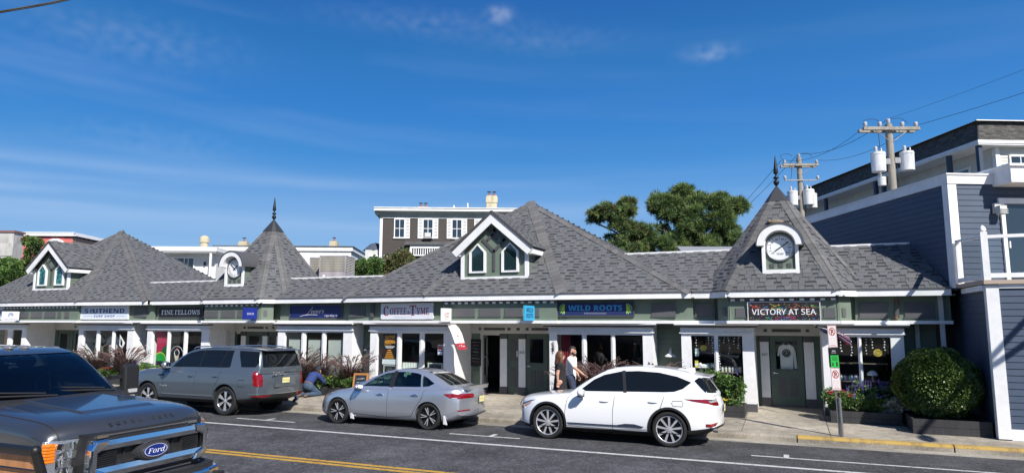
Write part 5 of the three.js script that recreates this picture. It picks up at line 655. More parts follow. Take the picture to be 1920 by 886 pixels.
{ const t = thing('cone_decal', 'ice cream cone decal on the middle window of the ice cream shop', 'decal', [-22.82, .95, ZB - .075]); M(t, 'cone', ext([[-.13, .28], [.13, .28], [.02, 0], [-.02, 0]], .006), mat('cone_cream', [.45, .42, .28], .6)); M(t, 'scoop_outline', [new THREE.TorusGeometry(.13, .008, 5, 24).translate(0, .40, .004)], WHITE); M(t, 'cherry', cyl(.03, .03, .008, 12, 0, .56, .004, Math.PI / 2), mat('cherry', [.5, .02, .03], .5)); M(t, 'arc_line', tube([[-.32, .45, .004], [-.2, .6, .004], [0, .66, .004], [.2, .6, .004], [.32, .45, .004]], .006), WHITE); }
{ const t = thing('stone_decal', 'white angular stone shaped decal on the surf shop window', 'decal', [-25.98, 1.55, ZB - .075]); M(t, 'outline', ext([[-.16, .50], [.17, .15], [.03, -.08], [-.16, .05]], .006, 0, [[[-.12, .38], [-.12, .10], [.02, -.02], [.02, .2]].reverse()]), WHITE); }
for (const [x, l, m] of [[-27.0, 'pale patterned shirt hanging in the surf shop window', CREAM], [-27.9, 'gray green shirt hanging in the surf shop window', SAGE]]) { const t = thing('display_shirt', l, 'shirt', [x, 1.25, ZB - .5]); M(t, 'cloth', ext([[-.24, 0], [.24, 0], [.24, .45], [.36, .34], [.44, .48], [.22, .72], [.08, .74], [0, .70], [-.08, .74], [-.22, .72], [-.44, .48], [-.36, .34], [-.24, .45]], .08, .02), m); M(t, 'hanger', tube([[-.15, .74, .04], [0, .82, .04], [.15, .74, .04], [0, .86, .04], [0, .93, .04]], .01), BLACK); }
// pavement chalkboard
{ const t = thing('sandwich_board', 'orange wooden sandwich board with a chalkboard beside the silver sedan', 'sandwich board', [-12.95, .115, -18.55], { turn: .15 }), OW = mat('orange_wood', [.52, .23, .07], .6, { map: T.wood });
  for (const s of [1, -1]) { const g = [sp(-.30, -.23, 0, .98, -.02, .02), sp(.23, .30, 0, .98, -.02, .02), sp(-.23, .23, .91, .98, -.02, .02), sp(-.23, .23, .18, .25, -.02, .02)].map(q => q.rotateX(s > 0 ? -.22 : .22).translate(0, 0, s * .22)); M(t, 'leaf_frame', g, OW); M(t, 'chalk_panel', sp(-.23, .23, .25, .91, -.008, .008).rotateX(s > 0 ? -.22 : .22).translate(0, 0, s * .22), BLACK); }
  t.scale.setScalar(.86); M(t, 'chalk_writing', faceQ(.44, .64, .0105).translate(0, .58, 0).rotateX(-.22).translate(0, 0, .22), printMat('chalkboard', 256, 372, (g, w, h) => { g.fillStyle = '#20262e'; g.fillRect(0, 0, w, h); g.fillStyle = '#dfe6ee'; for (const [y, c, n] of [[.2, '#dfe6ee', 6], [.42, '#8fb8e0', 9], [.62, '#dfe6ee', 8], [.82, '#dfe6ee', 7]]) { g.strokeStyle = c; squig(g, w * .5, h * y, w * .75, h * .1, n); } }), { uv: true }); }
// a bird resting on the turret
{ const t = thing('perched_bird', 'speckled brown bird lying on the shingles above the thermometer', 'bird', [-.20, 5.395, -20.56]); M(t, 'body', [ball(.09, 0, .07, 0, 2.2, .8, .9), ball(.05, -.19, .10, 0), rod([-.22, .10, 0], [-.29, .09, 0], .016, 6, .002)], mat('speckled_feather', [.36, .28, .19], .9, { map: T.grit })); M(t, 'tail', [sp(.15, .36, .04, .06, -.03, .03)], mat('dark_feather', [.06, .05, .05], .9)); M(t, 'leg', [rod([-.02, .05, .03], [-.02, -.02, .04], .006), rod([.03, .05, .03], [.03, -.02, .04], .006)], CHAR); }
// bench on the terrace
{ const t = thing('park_bench', 'black framed bench with orange wooden slats beside the truck', 'bench', [-4.20, .95, -2.92]), BW = mat('orange_bench_slat', [.50, .235, .10], .55, { map: T.wood });
  for (let i = 0; i < 5; i++) M(t, 'slat', sp(-1.5, 0, .44, .465, -.42 + i * .10, -.335 + i * .10), BW); for (let i = 0; i < 4; i++) M(t, 'back_slat', sp(-1.52, -.02, .53 + i * .095, .605 + i * .095, .08 + i * .03, .105 + i * .03), BW);
  for (const x of [-1.56, .02]) M(t, 'end_frame', [rod([x, 0, -.42], [x, .62, -.42], .025), rod([x, .62, -.42], [x, .62, .1], .025), rod([x, 0, .12], [x, .45, .06], .025), rod([x, .44, .05], [x, .93, .22], .028), ball(.032, x, .93, .22)], BLACK); M(t, 'top_rail', rod([-1.56, .93, .22], [.02, .93, .22], .026, 12), BLACK); M(t, 'seat_rail', [sp(-1.54, .0, .41, .435, -.42, -.39), sp(-1.54, 0, .41, .435, .02, .05)], BLACK); }
// ---------------------------------------------------------------- vehicles: lofted shells, carved with booleans
const ev = new Evaluator(); ev.attributes = ['position', 'normal']; ev.useGroups = false;
const clean = g => { g = g.clone(); for (const k of Object.keys(g.attributes)) if (k !== 'position' && k !== 'normal') g.deleteAttribute(k); g.clearGroups(); return g; };
const br = g => { const b = g.isBrush ? g : new Brush(clean(g)); b.updateMatrixWorld(); return b; };
const cut = (a, b) => ev.evaluate(br(a), br(b), SUBTRACTION), meet = (a, b) => ev.evaluate(br(a), br(b), INTERSECTION);
function curve(P) { // monotone interpolation of [x, y] points
  const n = P.length, m = []; for (let i = 0; i < n; i++) { const a = i ? (P[i][1] - P[i - 1][1]) / (P[i][0] - P[i - 1][0]) : null, b = i < n - 1 ? (P[i + 1][1] - P[i][1]) / (P[i + 1][0] - P[i][0]) : null; m.push(a === null ? b : b === null ? a : a * b <= 0 ? 0 : 2 * a * b / (a + b)); }
  return x => { if (x <= P[0][0]) return P[0][1]; if (x >= P[n - 1][0]) return P[n - 1][1]; let i = 0; while (x > P[i + 1][0]) i++; const h = P[i + 1][0] - P[i][0], t = (x - P[i][0]) / h; return (2 * t ** 3 - 3 * t * t + 1) * P[i][1] + (t ** 3 - 2 * t * t + t) * h * m[i] + (3 * t * t - 2 * t ** 3) * P[i + 1][1] + (t ** 3 - t * t) * h * m[i + 1]; };
}
function loft(xs, section, bow) { // section(x) -> half outline [[z,y]...] from bottom centre to top centre
  const rings = xs.map(x => { const h = section(x), r = h.map(p => [x, p[1], p[0]]); for (let i = h.length - 2; i > 0; i--) r.push([x, h[i][1], -h[i][0]]); return r; }), n = rings[0].length, pos = [], idx = [];
  for (const r of rings) for (const p of r) pos.push(p[0] + (bow ? bow(p[0], p[2]) : 0), p[1], p[2]);
  for (let i = 0; i < rings.length - 1; i++) for (let j = 0; j < n; j++) { const a = i * n + j, b = i * n + (j + 1) % n, c = a + n, d = b + n; idx.push(a, c, b, b, c, d); }
  for (const [r, s] of [[0, 1], [rings.length - 1, -1]]) { const c = pos.length / 3, q = rings[r]; let cy = 0; for (const p of q) cy += p[1] / n; pos.push(q[0][0] + (bow ? bow(q[0][0], 0) : 0), cy, 0); for (let j = 0; j < n; j++) { const a = r * n + j, b = r * n + (j + 1) % n; s > 0 ? idx.push(c, a, b) : idx.push(c, b, a); } }
  const g = new THREE.BufferGeometry(); g.setAttribute('position', new THREE.Float32BufferAttribute(pos, 3)); g.setIndex(idx); g.computeVertexNormals(); return g;
}
function spline(P, n) { const c = new THREE.CatmullRomCurve3(P.map(p => V(p[0], p[1], 0)), false, 'centripetal'); return c.getPoints(n).map(p => [Math.max(0, p.x), p.y]); }
const prismZ = (P, z0, z1) => ext(P, z1 - z0).translate(0, 0, z0); // side view polygon [x,y] drawn across the car
const prismEnd = (P, x0, x1) => ext(P.map(p => [-p[0], p[1]]).reverse(), x1 - x0).rotateY(Math.PI / 2).translate(x0, 0, 0); // end view polygon [z,y] drawn along it
const linspace = (a, b, n) => Array.from({ length: n }, (_, i) => a + (b - a) * i / (n - 1));
function shell(s) { // the two lofts of a car, swollen by e
  const yt = curve(s.top), ys = curve(s.shoulder), yb = curve(s.bottom), hw = curve(s.half), rf = curve(s.roof), L = s.L;
  const bow = (x, z) => { const k = (z / (s.W / 2)) ** 2; return (x < s.bowF[1] ? s.bowF[0] * (1 - x / s.bowF[1]) : 0) * k - (x > L - s.bowR[1] ? s.bowR[0] * ((x - L + s.bowR[1]) / s.bowR[1]) : 0) * k; };
  const sec = e => x => { const w = hw(x) + e, b = yb(x) - e, t = yt(x) + e, h = Math.min(ys(x) + e, t - .01), d = h - b; return spline([[0, b], [w * .78, b], [w * .93, b + d * .06], [w * .985, b + d * .22], [w, b + d * .5], [w * .985, b + d * .8], [w * (s.shw || .95), h - d * .03], [w * .84, lerp(h, t, .55)], [w * .5, lerp(h, t, .93)], [0, t]], 26); };
  const lower = (e = 0) => { const xs = linspace(0, L, 64); xs[0] -= e; xs[63] += e; return loft(xs, sec(e), bow); };
  const r0 = s.roof[0][0], r1 = s.roof[s.roof.length - 1][0], belt = curve(s.belt);
  const bow2 = (x, z) => { const k = (z / (s.W / 2)) ** 2, m = (r0 + r1) / 2; return x < m ? s.gb * (1 - (x - r0) / (m - r0)) * k : -s.gb * ((x - m) / (r1 - m)) * k; };
  const upper = (e = 0) => loft(linspace(r0 - e, r1 + e, 60), x => { const b = belt(x) - .12, t = Math.max(b + .03, rf(x) + e), wb = Math.min(hw(x) * .94, s.gw) + e, h = t - b, tum = s.tum; const w = y => wb - tum * (y - b) ; const wt = w(t); return spline([[0, b], [wb * .9, b], [wb, b + .02], [w(b + h * .35), b + h * .35], [w(b + h * .7), b + h * .7], [w(t) * .985, t - Math.min(.09, h * .18)], [wt * .90, t - Math.min(.025, h * .06)], [wt * .6, t - .004], [0, t]], 24); }, bow2);
  const zAt = (x, y) => { const P = sec(0)(x); let z = 0; for (let i = 0; i < P.length - 1; i++) { const a = P[i], b = P[i + 1]; if ((a[1] - y) * (b[1] - y) <= 0 && a[1] !== b[1]) z = Math.max(z, a[0] + (b[0] - a[0]) * (y - a[1]) / (b[1] - a[1])); } return z; };
  return { lower, upper, zAt, bow };
}
const TYRE = mat('tyre_rubber', [.018, .018, .019], .85, { map: T.grit }), RIMD = mat('rim_dark', [.02, .02, .022], .4, { metalness: .5 }), RIM = mat('rim_alloy', [.72, .73, .75], .32, { metalness: .65 }), TRIMB = mat('black_trim', [.012, .012, .013], .55), WELL = mat('wheel_well', [.008, .008, .008], .95);
const TINT = mat('tinted_car_glass', [.006, .008, .010], .03, { phys: true, specularIntensity: .75 }), RED = mat('tail_lamp_red', [.20, .004, .008], .12, { phys: true, clearcoat: 1 }), CLEARL = mat('lamp_clear', [.55, .56, .58], .1, { phys: true, clearcoat: 1, metalness: .4 }), AMBER = mat('amber_lens', [.70, .20, .01], .2, { phys: true, clearcoat: 1 });
function wheel(car, x, y, z, r, w, style) { // z: outer face of the tyre
  const s = Math.sign(z), g = new THREE.Group(); g.name = 'wheel'; g.position.set(x, y, z - s * w / 2); g.rotation.y = s > 0 ? 0 : Math.PI; car.add(g);
  const R = r * style.rim, h = w / 2;
  M(g, 'tyre', lathe([[R, -h * .8], [r * .86, -h], [r * .96, -h * .92], [r, -h * .7], [r, h * .7], [r * .96, h * .92], [r * .86, h], [R * 1.02, h * .86], [R * .98, h * .6]], 44).rotateX(Math.PI / 2), TYRE);
  M(g, 'barrel', [lathe([[R * .98, -h * .8], [R * .94, h * .2], [R * .985, h * .62]], 36).rotateX(Math.PI / 2), cyl(R * .96, R * .96, .02, 36, 0, 0, h * .05, Math.PI / 2)], RIMD);
  M(g, 'rim', [new THREE.TorusGeometry(R * .965, R * .045, 8, 44).translate(0, 0, h * .66)], style.ring || RIM); M(g, 'hub', [cyl(R * .17, R * .14, .03, 18, 0, 0, h * .62, Math.PI / 2)], style.hub || RIM);
  for (let i = 0; i < style.n; i++) for (const d of style.pair) { const a = i / style.n * 6.2832 + (style.ph || 0), q = new THREE.BufferGeometry(), w0 = R * style.w0, w1 = R * style.w1, z0 = h * .58, z1 = h * .66, th = .018; const sh = ext([[-w0, R * .12], [w0, R * .12], [w1 + d * R, R * .95], [-w1 + d * R, R * .95]], th).translate(0, 0, z1 - th); sh.rotateZ(a); M(g, 'spoke', sh, style.spoke || RIM); }
  return g;
}
function makeCar(name, label, cat, s, at) {
  const car = thing(name, label, cat, at, { turn: s.turn || 0 }), S = shell(s), P = s.paint, zb = s.W / 2;
  if (s.roll) car.rotation.x = s.roll;
  let body = br(S.lower());
  for (const ax of s.axles) for (const d of [1, -1]) body = cut(body, cyl(s.arch, s.arch, .34, 36, ax, s.wy, d * (zb - .10), Math.PI / 2));
  for (const line of s.seams || []) for (const d of [1, -1]) { const w = .007, A = [], B = []; line.forEach((p, i) => { const q = line[Math.min(i + 1, line.length - 1)], o = line[Math.max(i - 1, 0)], dx = q[0] - o[0], dy = q[1] - o[1], l = Math.hypot(dx, dy); A.push([p[0] - dy / l * w, p[1] + dx / l * w]); B.unshift([p[0] + dy / l * w, p[1] - dx / l * w]); }); body = cut(body, prismZ([...A, ...B], d > 0 ? zb - .30 : -zb - .2, d > 0 ? zb + .2 : -zb + .30)); }
  if (s.carve) body = s.carve(body, S);
  const bodyM = M(car, 'body', body.geometry, P);
  for (const ax of s.axles) for (const d of [1, -1]) M(car, 'wheel_well', cyl(s.arch - .004, s.arch - .004, .02, 28, ax, s.wy, d * (zb - .262), Math.PI / 2), WELL);
  let cab = br(S.upper());
  if (s.hollow) { // see-through cabin
    const inner = S.upper(-.045); cab = cut(cab, inner);
    for (const w of s.sideGlass) cab = cut(cab, prismZ(w, -2, 2)); cab = cut(cab, prismEnd(s.screen, s.screenX[0], s.screenX[1])); cab = cut(cab, prismEnd(s.rear, s.rearX[0], s.rearX[1]));
    M(car, 'cabin', cab.geometry, P);
    const skin = cut(S.upper(-.008), S.upper(-.016)), CG = s.glass || mats.car_glass || mat('car_glass', [.62, .72, .69], .02, { phys: true, transmission: 1, thickness: 0 });
    for (const w of s.sideGlass) for (const d of [1, -1]) M(car, 'side_window', meet(skin, prismZ(w, d > 0 ? .2 : -2, d > 0 ? 2 : -.2)).geometry, CG);
    M(car, 'windscreen', meet(skin, prismEnd(s.screen, s.screenX[0], s.screenX[1])).geometry, CG); M(car, 'rear_window', meet(skin, prismEnd(s.rear, s.rearX[0], s.rearX[1])).geometry, mats.rear_car_glass || mat('rear_car_glass', [.22, .25, .25], .03, { phys: true, transmission: 1, thickness: 0 }));
    for (const [x, z] of s.seats) if (z || 1) { const t = M(car, 'seat', [bx(.16, .5, .44, x + .04, s.seatY, z, 0, 0, -.22)], mats.seat_cloth || mat('seat_cloth', [.02, .02, .022], .9)); M(t, 'headrest', [ball(.1, x + .13, s.seatY + .32, z, .7, .9, 1.3)], mats.seat_cloth); }
    M(car, 'steering_wheel', [new THREE.TorusGeometry(.17, .016, 8, 24).rotateY(Math.PI / 2).rotateZ(-.4).translate(s.seats[0][0] - .52, s.seatY + .02, .36)], TRIMB); M(car, 'dashboard', [sp(s.roof[0][0] + .25, s.roof[0][0] + .75, s.seatY - .1, s.seatY - .02, -.6, .6)], TRIMB); M(car, 'rear_view_mirror', ball(.05, s.seats[0][0] - .35, s.seatY + .38, 0, .5, .7, 2.4), TRIMB);
  } else {
    M(car, 'cabin', cab.geometry, P); const sw = br(S.upper(.006));
    for (const w of s.sideGlass) for (const d of [1, -1]) M(car, 'side_window', meet(sw, prismZ(w, d > 0 ? .25 : -2, d > 0 ? 2 : -.25)).geometry, TINT);
    M(car, 'windscreen', meet(sw, prismEnd(s.screen, s.screenX[0], s.screenX[1])).geometry, s.screenMat || TINT); if (s.rear) M(car, 'rear_window', meet(br(S.upper(.007)), prismEnd(s.rear, s.rearX[0], s.rearX[1])).geometry, TINT);
    for (const b of s.bars || []) for (const d of [1, -1]) M(car, 'window_pillar', meet(br(S.upper(.012)), prismZ(b, d > 0 ? .25 : -2, d > 0 ? 2 : -.25)).geometry, b.paint ? P : TRIMB);
  }
  const low = {}; const swell = e => low[e] || (low[e] = br(S.lower(e)));
  for (const [n, poly, m, e = .006, z0 = .3, both = true] of s.sidePatch || []) for (const d of both ? [1, -1] : [1]) M(car, n, meet(swell(e), prismZ(poly, d > 0 ? z0 : -2, d > 0 ? 2 : -z0)).geometry, m);
  for (const [n, poly, m, x0, x1, e = .006] of s.endPatch || []) { let b = swell(e); M(car, n, meet(b, prismEnd(poly, x0, x1)).geometry, m); }
  if (s.clad) for (const ax of s.axles) for (const d of [1, -1]) { const a = []; const ring = []; for (let i = 0; i <= 24; i++) { const t = -.25 + (Math.PI + .5) * i / 24; ring.push([ax + Math.cos(t) * (s.arch + s.clad), s.wy + Math.sin(t) * (s.arch + s.clad)]); } for (let i = 24; i >= 0; i--) { const t = -.25 + (Math.PI + .5) * i / 24; ring.push([ax + Math.cos(t) * (s.arch - .003), s.wy + Math.sin(t) * (s.arch - .003)]); } M(car, 'arch_trim', meet(swell(.008), prismZ(ring, d > 0 ? zb - .25 : -2, d > 0 ? 2 : -zb + .25)).geometry, TRIMB); }
  for (const [x, y, w = .2] of s.handles || []) for (const d of [1, -1]) { const z = S.zAt(x, y); M(car, 'door_handle', [ball(.5, x, y, d * (z + .012), w, .032, .05, 12), ball(.5, x - .01, y - .003, d * (z - .004), w * .6, .07, .03, 12)], s.handleMat || P); }
  for (const d of [1, -1]) { const [x, y, mw, mh] = s.mirror; const z = d * (S.zAt(x, Math.min(y, 1.0) - .13) + .10); const m = M(car, 'door_mirror', [ball(.5, x + .02, y, z + d * .06, mw, mh, .26, 16)], s.mirrorMat || P); M(m, 'mirror_arm', [ball(.5, x, y - mh * .42, z + d * .02, mw * .9, mh * .35, .26, 12)], TRIMB); M(m, 'mirror_glass', [sp(x + .02 + mw * .40, x + .03 + mw * .44, y - mh * .3, y + mh * .3, z + d * .06 - .08, z + d * .06 + .08)], CHROME); }
  for (const ax of s.axles) for (const d of [1, -1]) wheel(car, ax, s.r, d * (zb - .015), s.r, s.tw, s.style);
  M(car, 'underbody', sp(s.axles[0] + .5, s.axles[1] - .5, s.under || .2, (s.under || .2) + .12, -zb + .25, zb - .25), WELL);
  return { car, S, swell };
}
const paint = (n, c, metal = 0, rough = .35) => mat(n, c, rough, { phys: true, metalness: metal, clearcoat: 1, clearcoatRoughness: .04 });
const plateMat = printMat('plate', 256, 128, (g, w, h) => { g.fillStyle = '#e8dc9a'; g.fillRect(0, 0, w, h); g.fillStyle = '#2a2a2e'; g.strokeStyle = '#2a2a2e'; squig(g, w / 2, h * .55, w * .8, h * .4, 6); squig(g, w / 2, h * .14, w * .5, h * .1, 8); });
function plateOn(car, x, y, turn, w = .31, h = .155) { const p = M(car, 'number_plate', sp(-w / 2, w / 2, 0, h, -.006, .006).rotateY(turn).translate(x, y, 0), STEEL); M(p, 'plate_print', faceQ(w - .01, h - .01, .0085).translate(0, h / 2, 0).rotateY(turn).translate(x, y, 0), plateMat, { uv: true }); }
{ // white crossover
  const WP = paint('pearl_white', [.80, .81, .82], 0, .3), GR = mat('bright_side_trim', [.13, .16, .24], .25, { metalness: .8 });
  const s = { L: 4.74, W: 1.90, paint: WP, axles: [.94, 3.69], arch: .415, wy: .38, r: .372, tw: .235, clad: .045, tum: .33, gw: .84, gb: .17, shw: .945, bowF: [.42, 1.0], bowR: [.28, .7], roll: -.02,
    top: [[0, .70], [.07, .84], [.3, .93], [.7, .985], [1.1, 1.02], [1.45, 1.05], [3.5, 1.10], [4.2, 1.16], [4.5, 1.16], [4.66, 1.08], [4.74, .90]], shoulder: [[0, .60], [.2, .76], [.5, .87], [1.0, .95], [1.5, 1.01], [3.5, 1.06], [4.3, 1.10], [4.6, 1.05], [4.74, .84]], bottom: [[0, .33], [.2, .235], [.6, .22], [4.1, .23], [4.5, .31], [4.74, .44]], half: [[0, .72], [.15, .83], [.4, .90], [.85, .94], [1.5, .95], [3.8, .95], [4.3, .925], [4.6, .87], [4.74, .80]],
    belt: [[1.2, 1.03], [3.5, 1.08], [4.7, 1.13]], roof: [[1.28, 1.02], [1.62, 1.24], [1.95, 1.44], [2.25, 1.575], [2.6, 1.645], [3.0, 1.665], [3.5, 1.645], [3.95, 1.585], [4.25, 1.52], [4.42, 1.46], [4.48, 1.40], [4.60, 1.22], [4.68, 1.10]],
    sideGlass: [[[1.66, 1.09], [1.98, 1.345], [2.22, 1.46], [2.6, 1.545], [3.0, 1.565], [3.45, 1.545], [3.85, 1.47], [4.16, 1.36], [3.98, 1.22], [3.80, 1.155], [3.6, 1.14], [2.6, 1.115]]], bars: [[[2.69, 1.10], [2.76, 1.10], [2.70, 1.57], [2.63, 1.565]]],
    screen: [[-.66, 1.09], [.66, 1.09], [.56, 1.545], [-.56, 1.545]], screenX: [1.0, 2.4], rear: [[-.66, 1.17], [.66, 1.17], [.55, 1.40], [-.55, 1.40]], rearX: [4.2, 5],
    seams: [[[1.38, .33], [1.36, .62], [1.42, .93], [1.52, 1.02]], [[2.46, .30], [2.47, .7], [2.52, 1.08]], [[3.30, .34], [3.40, .62], [3.52, .82], [3.60, 1.07]], [[1.38, .33], [2.46, .30], [3.30, .34]], [[3.78, .86], [3.98, .86], [4.0, .92], [3.98, .97], [3.78, .97], [3.76, .92], [3.78, .86]]],
    sidePatch: [['tail_lamp', [[4.02, 1.02], [4.72, 1.03], [4.80, 1.0], [4.68, .87], [4.5, .93], [4.2, .98]], RED, .008, .45], ['tail_lamp_clear', [[4.50, 1.0], [4.68, 1.01], [4.66, .955], [4.54, .95]], CLEARL, .012, .45], ['headlamp', [[.12, .72], [.5, .845], [.62, .86], [.3, .74], [.16, .64]], mat('headlamp_blue', [.10, .14, .20], .08, { phys: true, clearcoat: 1, metalness: .4 }), .007, .45], ['indicator', [[.20, .67], [.52, .81], [.5, .78], [.24, .64]], AMBER, .010, .5], ['sill_trim', [[.7, .15], [4.2, .15], [4.2, .295], [.7, .295]], TRIMB, .009, .6], ['rear_cladding', [[4.0, .2], [4.9, .2], [4.9, .50], [4.6, .44], [4.0, .36]], TRIMB, .009, .1], ['front_cladding', [[-.1, .1], [.55, .1], [.5, .30], [.2, .33], [-.1, .40]], TRIMB, .009, .1], ['side_strip', [[1.42, .405], [2.55, .405], [2.75, .445], [2.95, .445], [3.15, .40], [3.1, .375], [1.46, .375]], GR, .014, .7], ['reflector', [[4.45, .52], [4.66, .52], [4.62, .46], [4.45, .46]], RED, .014, .4], ['rear_quarter_glass', [[4.36, 1.13], [4.5, 1.14], [4.6, 1.10], [4.5, 1.08]], TINT, .008, .5]],
    endPatch: [['grille', [[-.42, .46], [.42, .46], [.52, .66], [.40, .80], [-.40, .80], [-.52, .66]], TRIMB, -.3, .3, .009]],
    handles: [[2.28, .90, .22], [3.36, .93, .22]], mirror: [1.78, 1.075, .20, .17], style: { rim: .765, n: 9, pair: [0], w0: .06, w1: .085 } };
  const { car } = makeCar('parked_crossover', 'white parked crossover with black tinted windows and ten spoke wheels', 'car', s, [-5.22 - .94, -.052, -15.70]);
  M(car, 'roof_spoiler', [ext([[4.22, 1.50], [4.50, 1.475], [4.52, 1.45], [4.3, 1.455]], 1.06, .01).translate(0, 0, -.53)], WP); M(car, 'pillar_fin', meet(br(shell(s).upper(.012)), prismZ([[4.30, 1.46], [4.47, 1.44], [4.66, 1.14], [4.45, 1.17], [4.22, 1.40]], .35, 2)).geometry, TINT); M(car, 'shark_fin', ext([[3.92, 1.58], [4.16, 1.54], [4.15, 1.64], [4.08, 1.645]], .05, .01).translate(0, 0, -.025), WP); M(car, 'exhaust', [lathe([[.03, 0], [.04, 0], [.045, .10], [.03, .10]], 16).rotateZ(-Math.PI / 2).translate(4.56, .37, .60)], STEEL); plateOn(car, 4.755, .72, Math.PI / 2);
  const badge = M(car, 'badge', sp(-.05, .05, 0, .06, 0, .01).rotateY(-Math.PI / 2).translate(-.015, .62, 0), CHROME);
}
{ // silver sedan
  const SP = paint('silver_paint', [.56, .59, .64], .75, .30);
  const s = { L: 4.64, W: 1.816, paint: SP, axles: [.90, 3.61], arch: .365, wy: .325, r: .325, tw: .215, tum: .40, gw: .80, gb: .20, shw: .95, bowF: [.45, .9], bowR: [.34, .7], hollow: true, roll: -.02, under: .17,
    top: [[0, .56], [.06, .67], [.25, .76], [.65, .85], [1.0, .905], [1.25, .935], [3.3, .985], [3.8, 1.02], [4.25, 1.045], [4.45, 1.05], [4.58, .99], [4.64, .84]], shoulder: [[0, .48], [.2, .66], [.5, .77], [1.0, .86], [1.4, .915], [3.3, .955], [4.0, .975], [4.4, .97], [4.64, .78]], bottom: [[0, .27], [.25, .18], [.6, .175], [3.9, .185], [4.3, .25], [4.64, .38]], half: [[0, .66], [.15, .78], [.4, .85], [.85, .895], [1.5, .908], [3.6, .908], [4.15, .88], [4.45, .82], [4.64, .74]],
    belt: [[1.0, .90], [3.5, .97], [4.5, 1.0]], roof: [[1.02, .90], [1.4, 1.075], [1.75, 1.235], [2.1, 1.365], [2.45, 1.43], [2.8, 1.45], [3.15, 1.425], [3.5, 1.35], [3.85, 1.21], [4.12, 1.085], [4.26, 1.03]],
    sideGlass: [[[1.56, .985], [1.88, 1.20], [2.16, 1.315], [2.42, 1.355], [2.38, .995]], [[2.48, .997], [2.50, 1.363], [2.8, 1.37], [3.1, 1.345], [3.24, 1.31], [3.30, 1.02]], [[3.345, 1.022], [3.29, 1.295], [3.45, 1.235], [3.68, 1.115], [3.52, 1.04]]],
    screen: [[-.62, .97], [.62, .97], [.50, 1.335], [-.50, 1.335]], screenX: [.8, 2.3], rear: [[-.56, 1.075], [.56, 1.075], [.47, 1.33], [-.47, 1.33]], rearX: [3.3, 4.6],
    seats: [[2.35, -.36], [2.35, .36], [3.25, -.36], [3.25, .36]], seatY: .98,
    seams: [[[1.32, .30], [1.30, .6], [1.36, .82], [1.46, .93]], [[2.42, .25], [2.42, .6], [2.44, .96]], [[3.12, .30], [3.28, .56], [3.42, .76], [3.47, .97]], [[1.32, .30], [2.42, .25], [3.12, .30]]],
    sidePatch: [['tail_lamp', [[4.02, .885], [4.3, .90], [4.75, .88], [4.75, .80], [4.4, .77], [4.18, .79]], RED, .007, .33], ['tail_lamp_clear', [[4.22, .80], [4.36, .80], [4.34, .775], [4.25, .775]], CLEARL, .011, .45], ['headlamp', [[.08, .62], [.5, .775], [.56, .78], [.3, .66], [.12, .56]], mats.headlamp_blue, .007, .40], ['indicator', [[.18, .64], [.42, .725], [.4, .69], [.22, .62]], AMBER, .010, .45], ['reflector', [[4.35, .505], [4.62, .505], [4.62, .475], [4.37, .475]], RED, .009, .4], ['rear_valance', [[4.15, .1], [4.9, .1], [4.9, .44], [4.5, .40], [4.35, .28]], mat('gray_valance', [.10, .11, .12], .5), .008, .0], ['front_intake', [[-.1, .2], [.16, .2], [.12, .34], [-.1, .36]], TRIMB, .008, .4]],
    endPatch: [['grille', [[-.36, .38], [.36, .38], [.44, .58], [-.44, .58]], TRIMB, -.3, .3, .008]],
    handles: [[2.20, .80, .24], [3.22, .82, .24]], handleMat: CHROME, mirror: [1.60, .985, .17, .15], style: { rim: .75, n: 5, pair: [-.15, .15], w0: .03, w1: .04, ring: RIMD, ph: .3, hub: RIMD } };
  const { car, S } = makeCar('parked_sedan', 'silver parked sedan with five double spoke wheels and clear windows', 'car', s, [-11.06 - .90, -.052, -15.68]);
  M(car, 'boot_spoiler', [ext([[4.30, .99], [4.55, .97], [4.59, 1.07], [4.54, 1.075], [4.36, 1.045]], 1.16, .008).translate(0, 0, -.58)], SP);
  for (const d of [1, -1]) M(car, 'window_pillar', meet(br(S.upper(.004)), prismZ([[2.37, .985], [2.49, .985], [2.51, 1.385], [2.41, 1.385]], d > 0 ? .3 : -2, d > 0 ? 2 : -.3)).geometry, TRIMB); plateOn(car, 4.655, .66, Math.PI / 2);
  for (const ax of [1.30, 4.02]) for (const d of [1, -1]) M(car, 'mud_flap', [ext([[ax + .02, .17], [ax + .12, .155], [ax + .06, .34], [ax + .02, .36]], .03).translate(0, 0, d * .87 - .015)], mat('pale_mud_flap' + ax + d, [.62, .63, .65], .5));
}
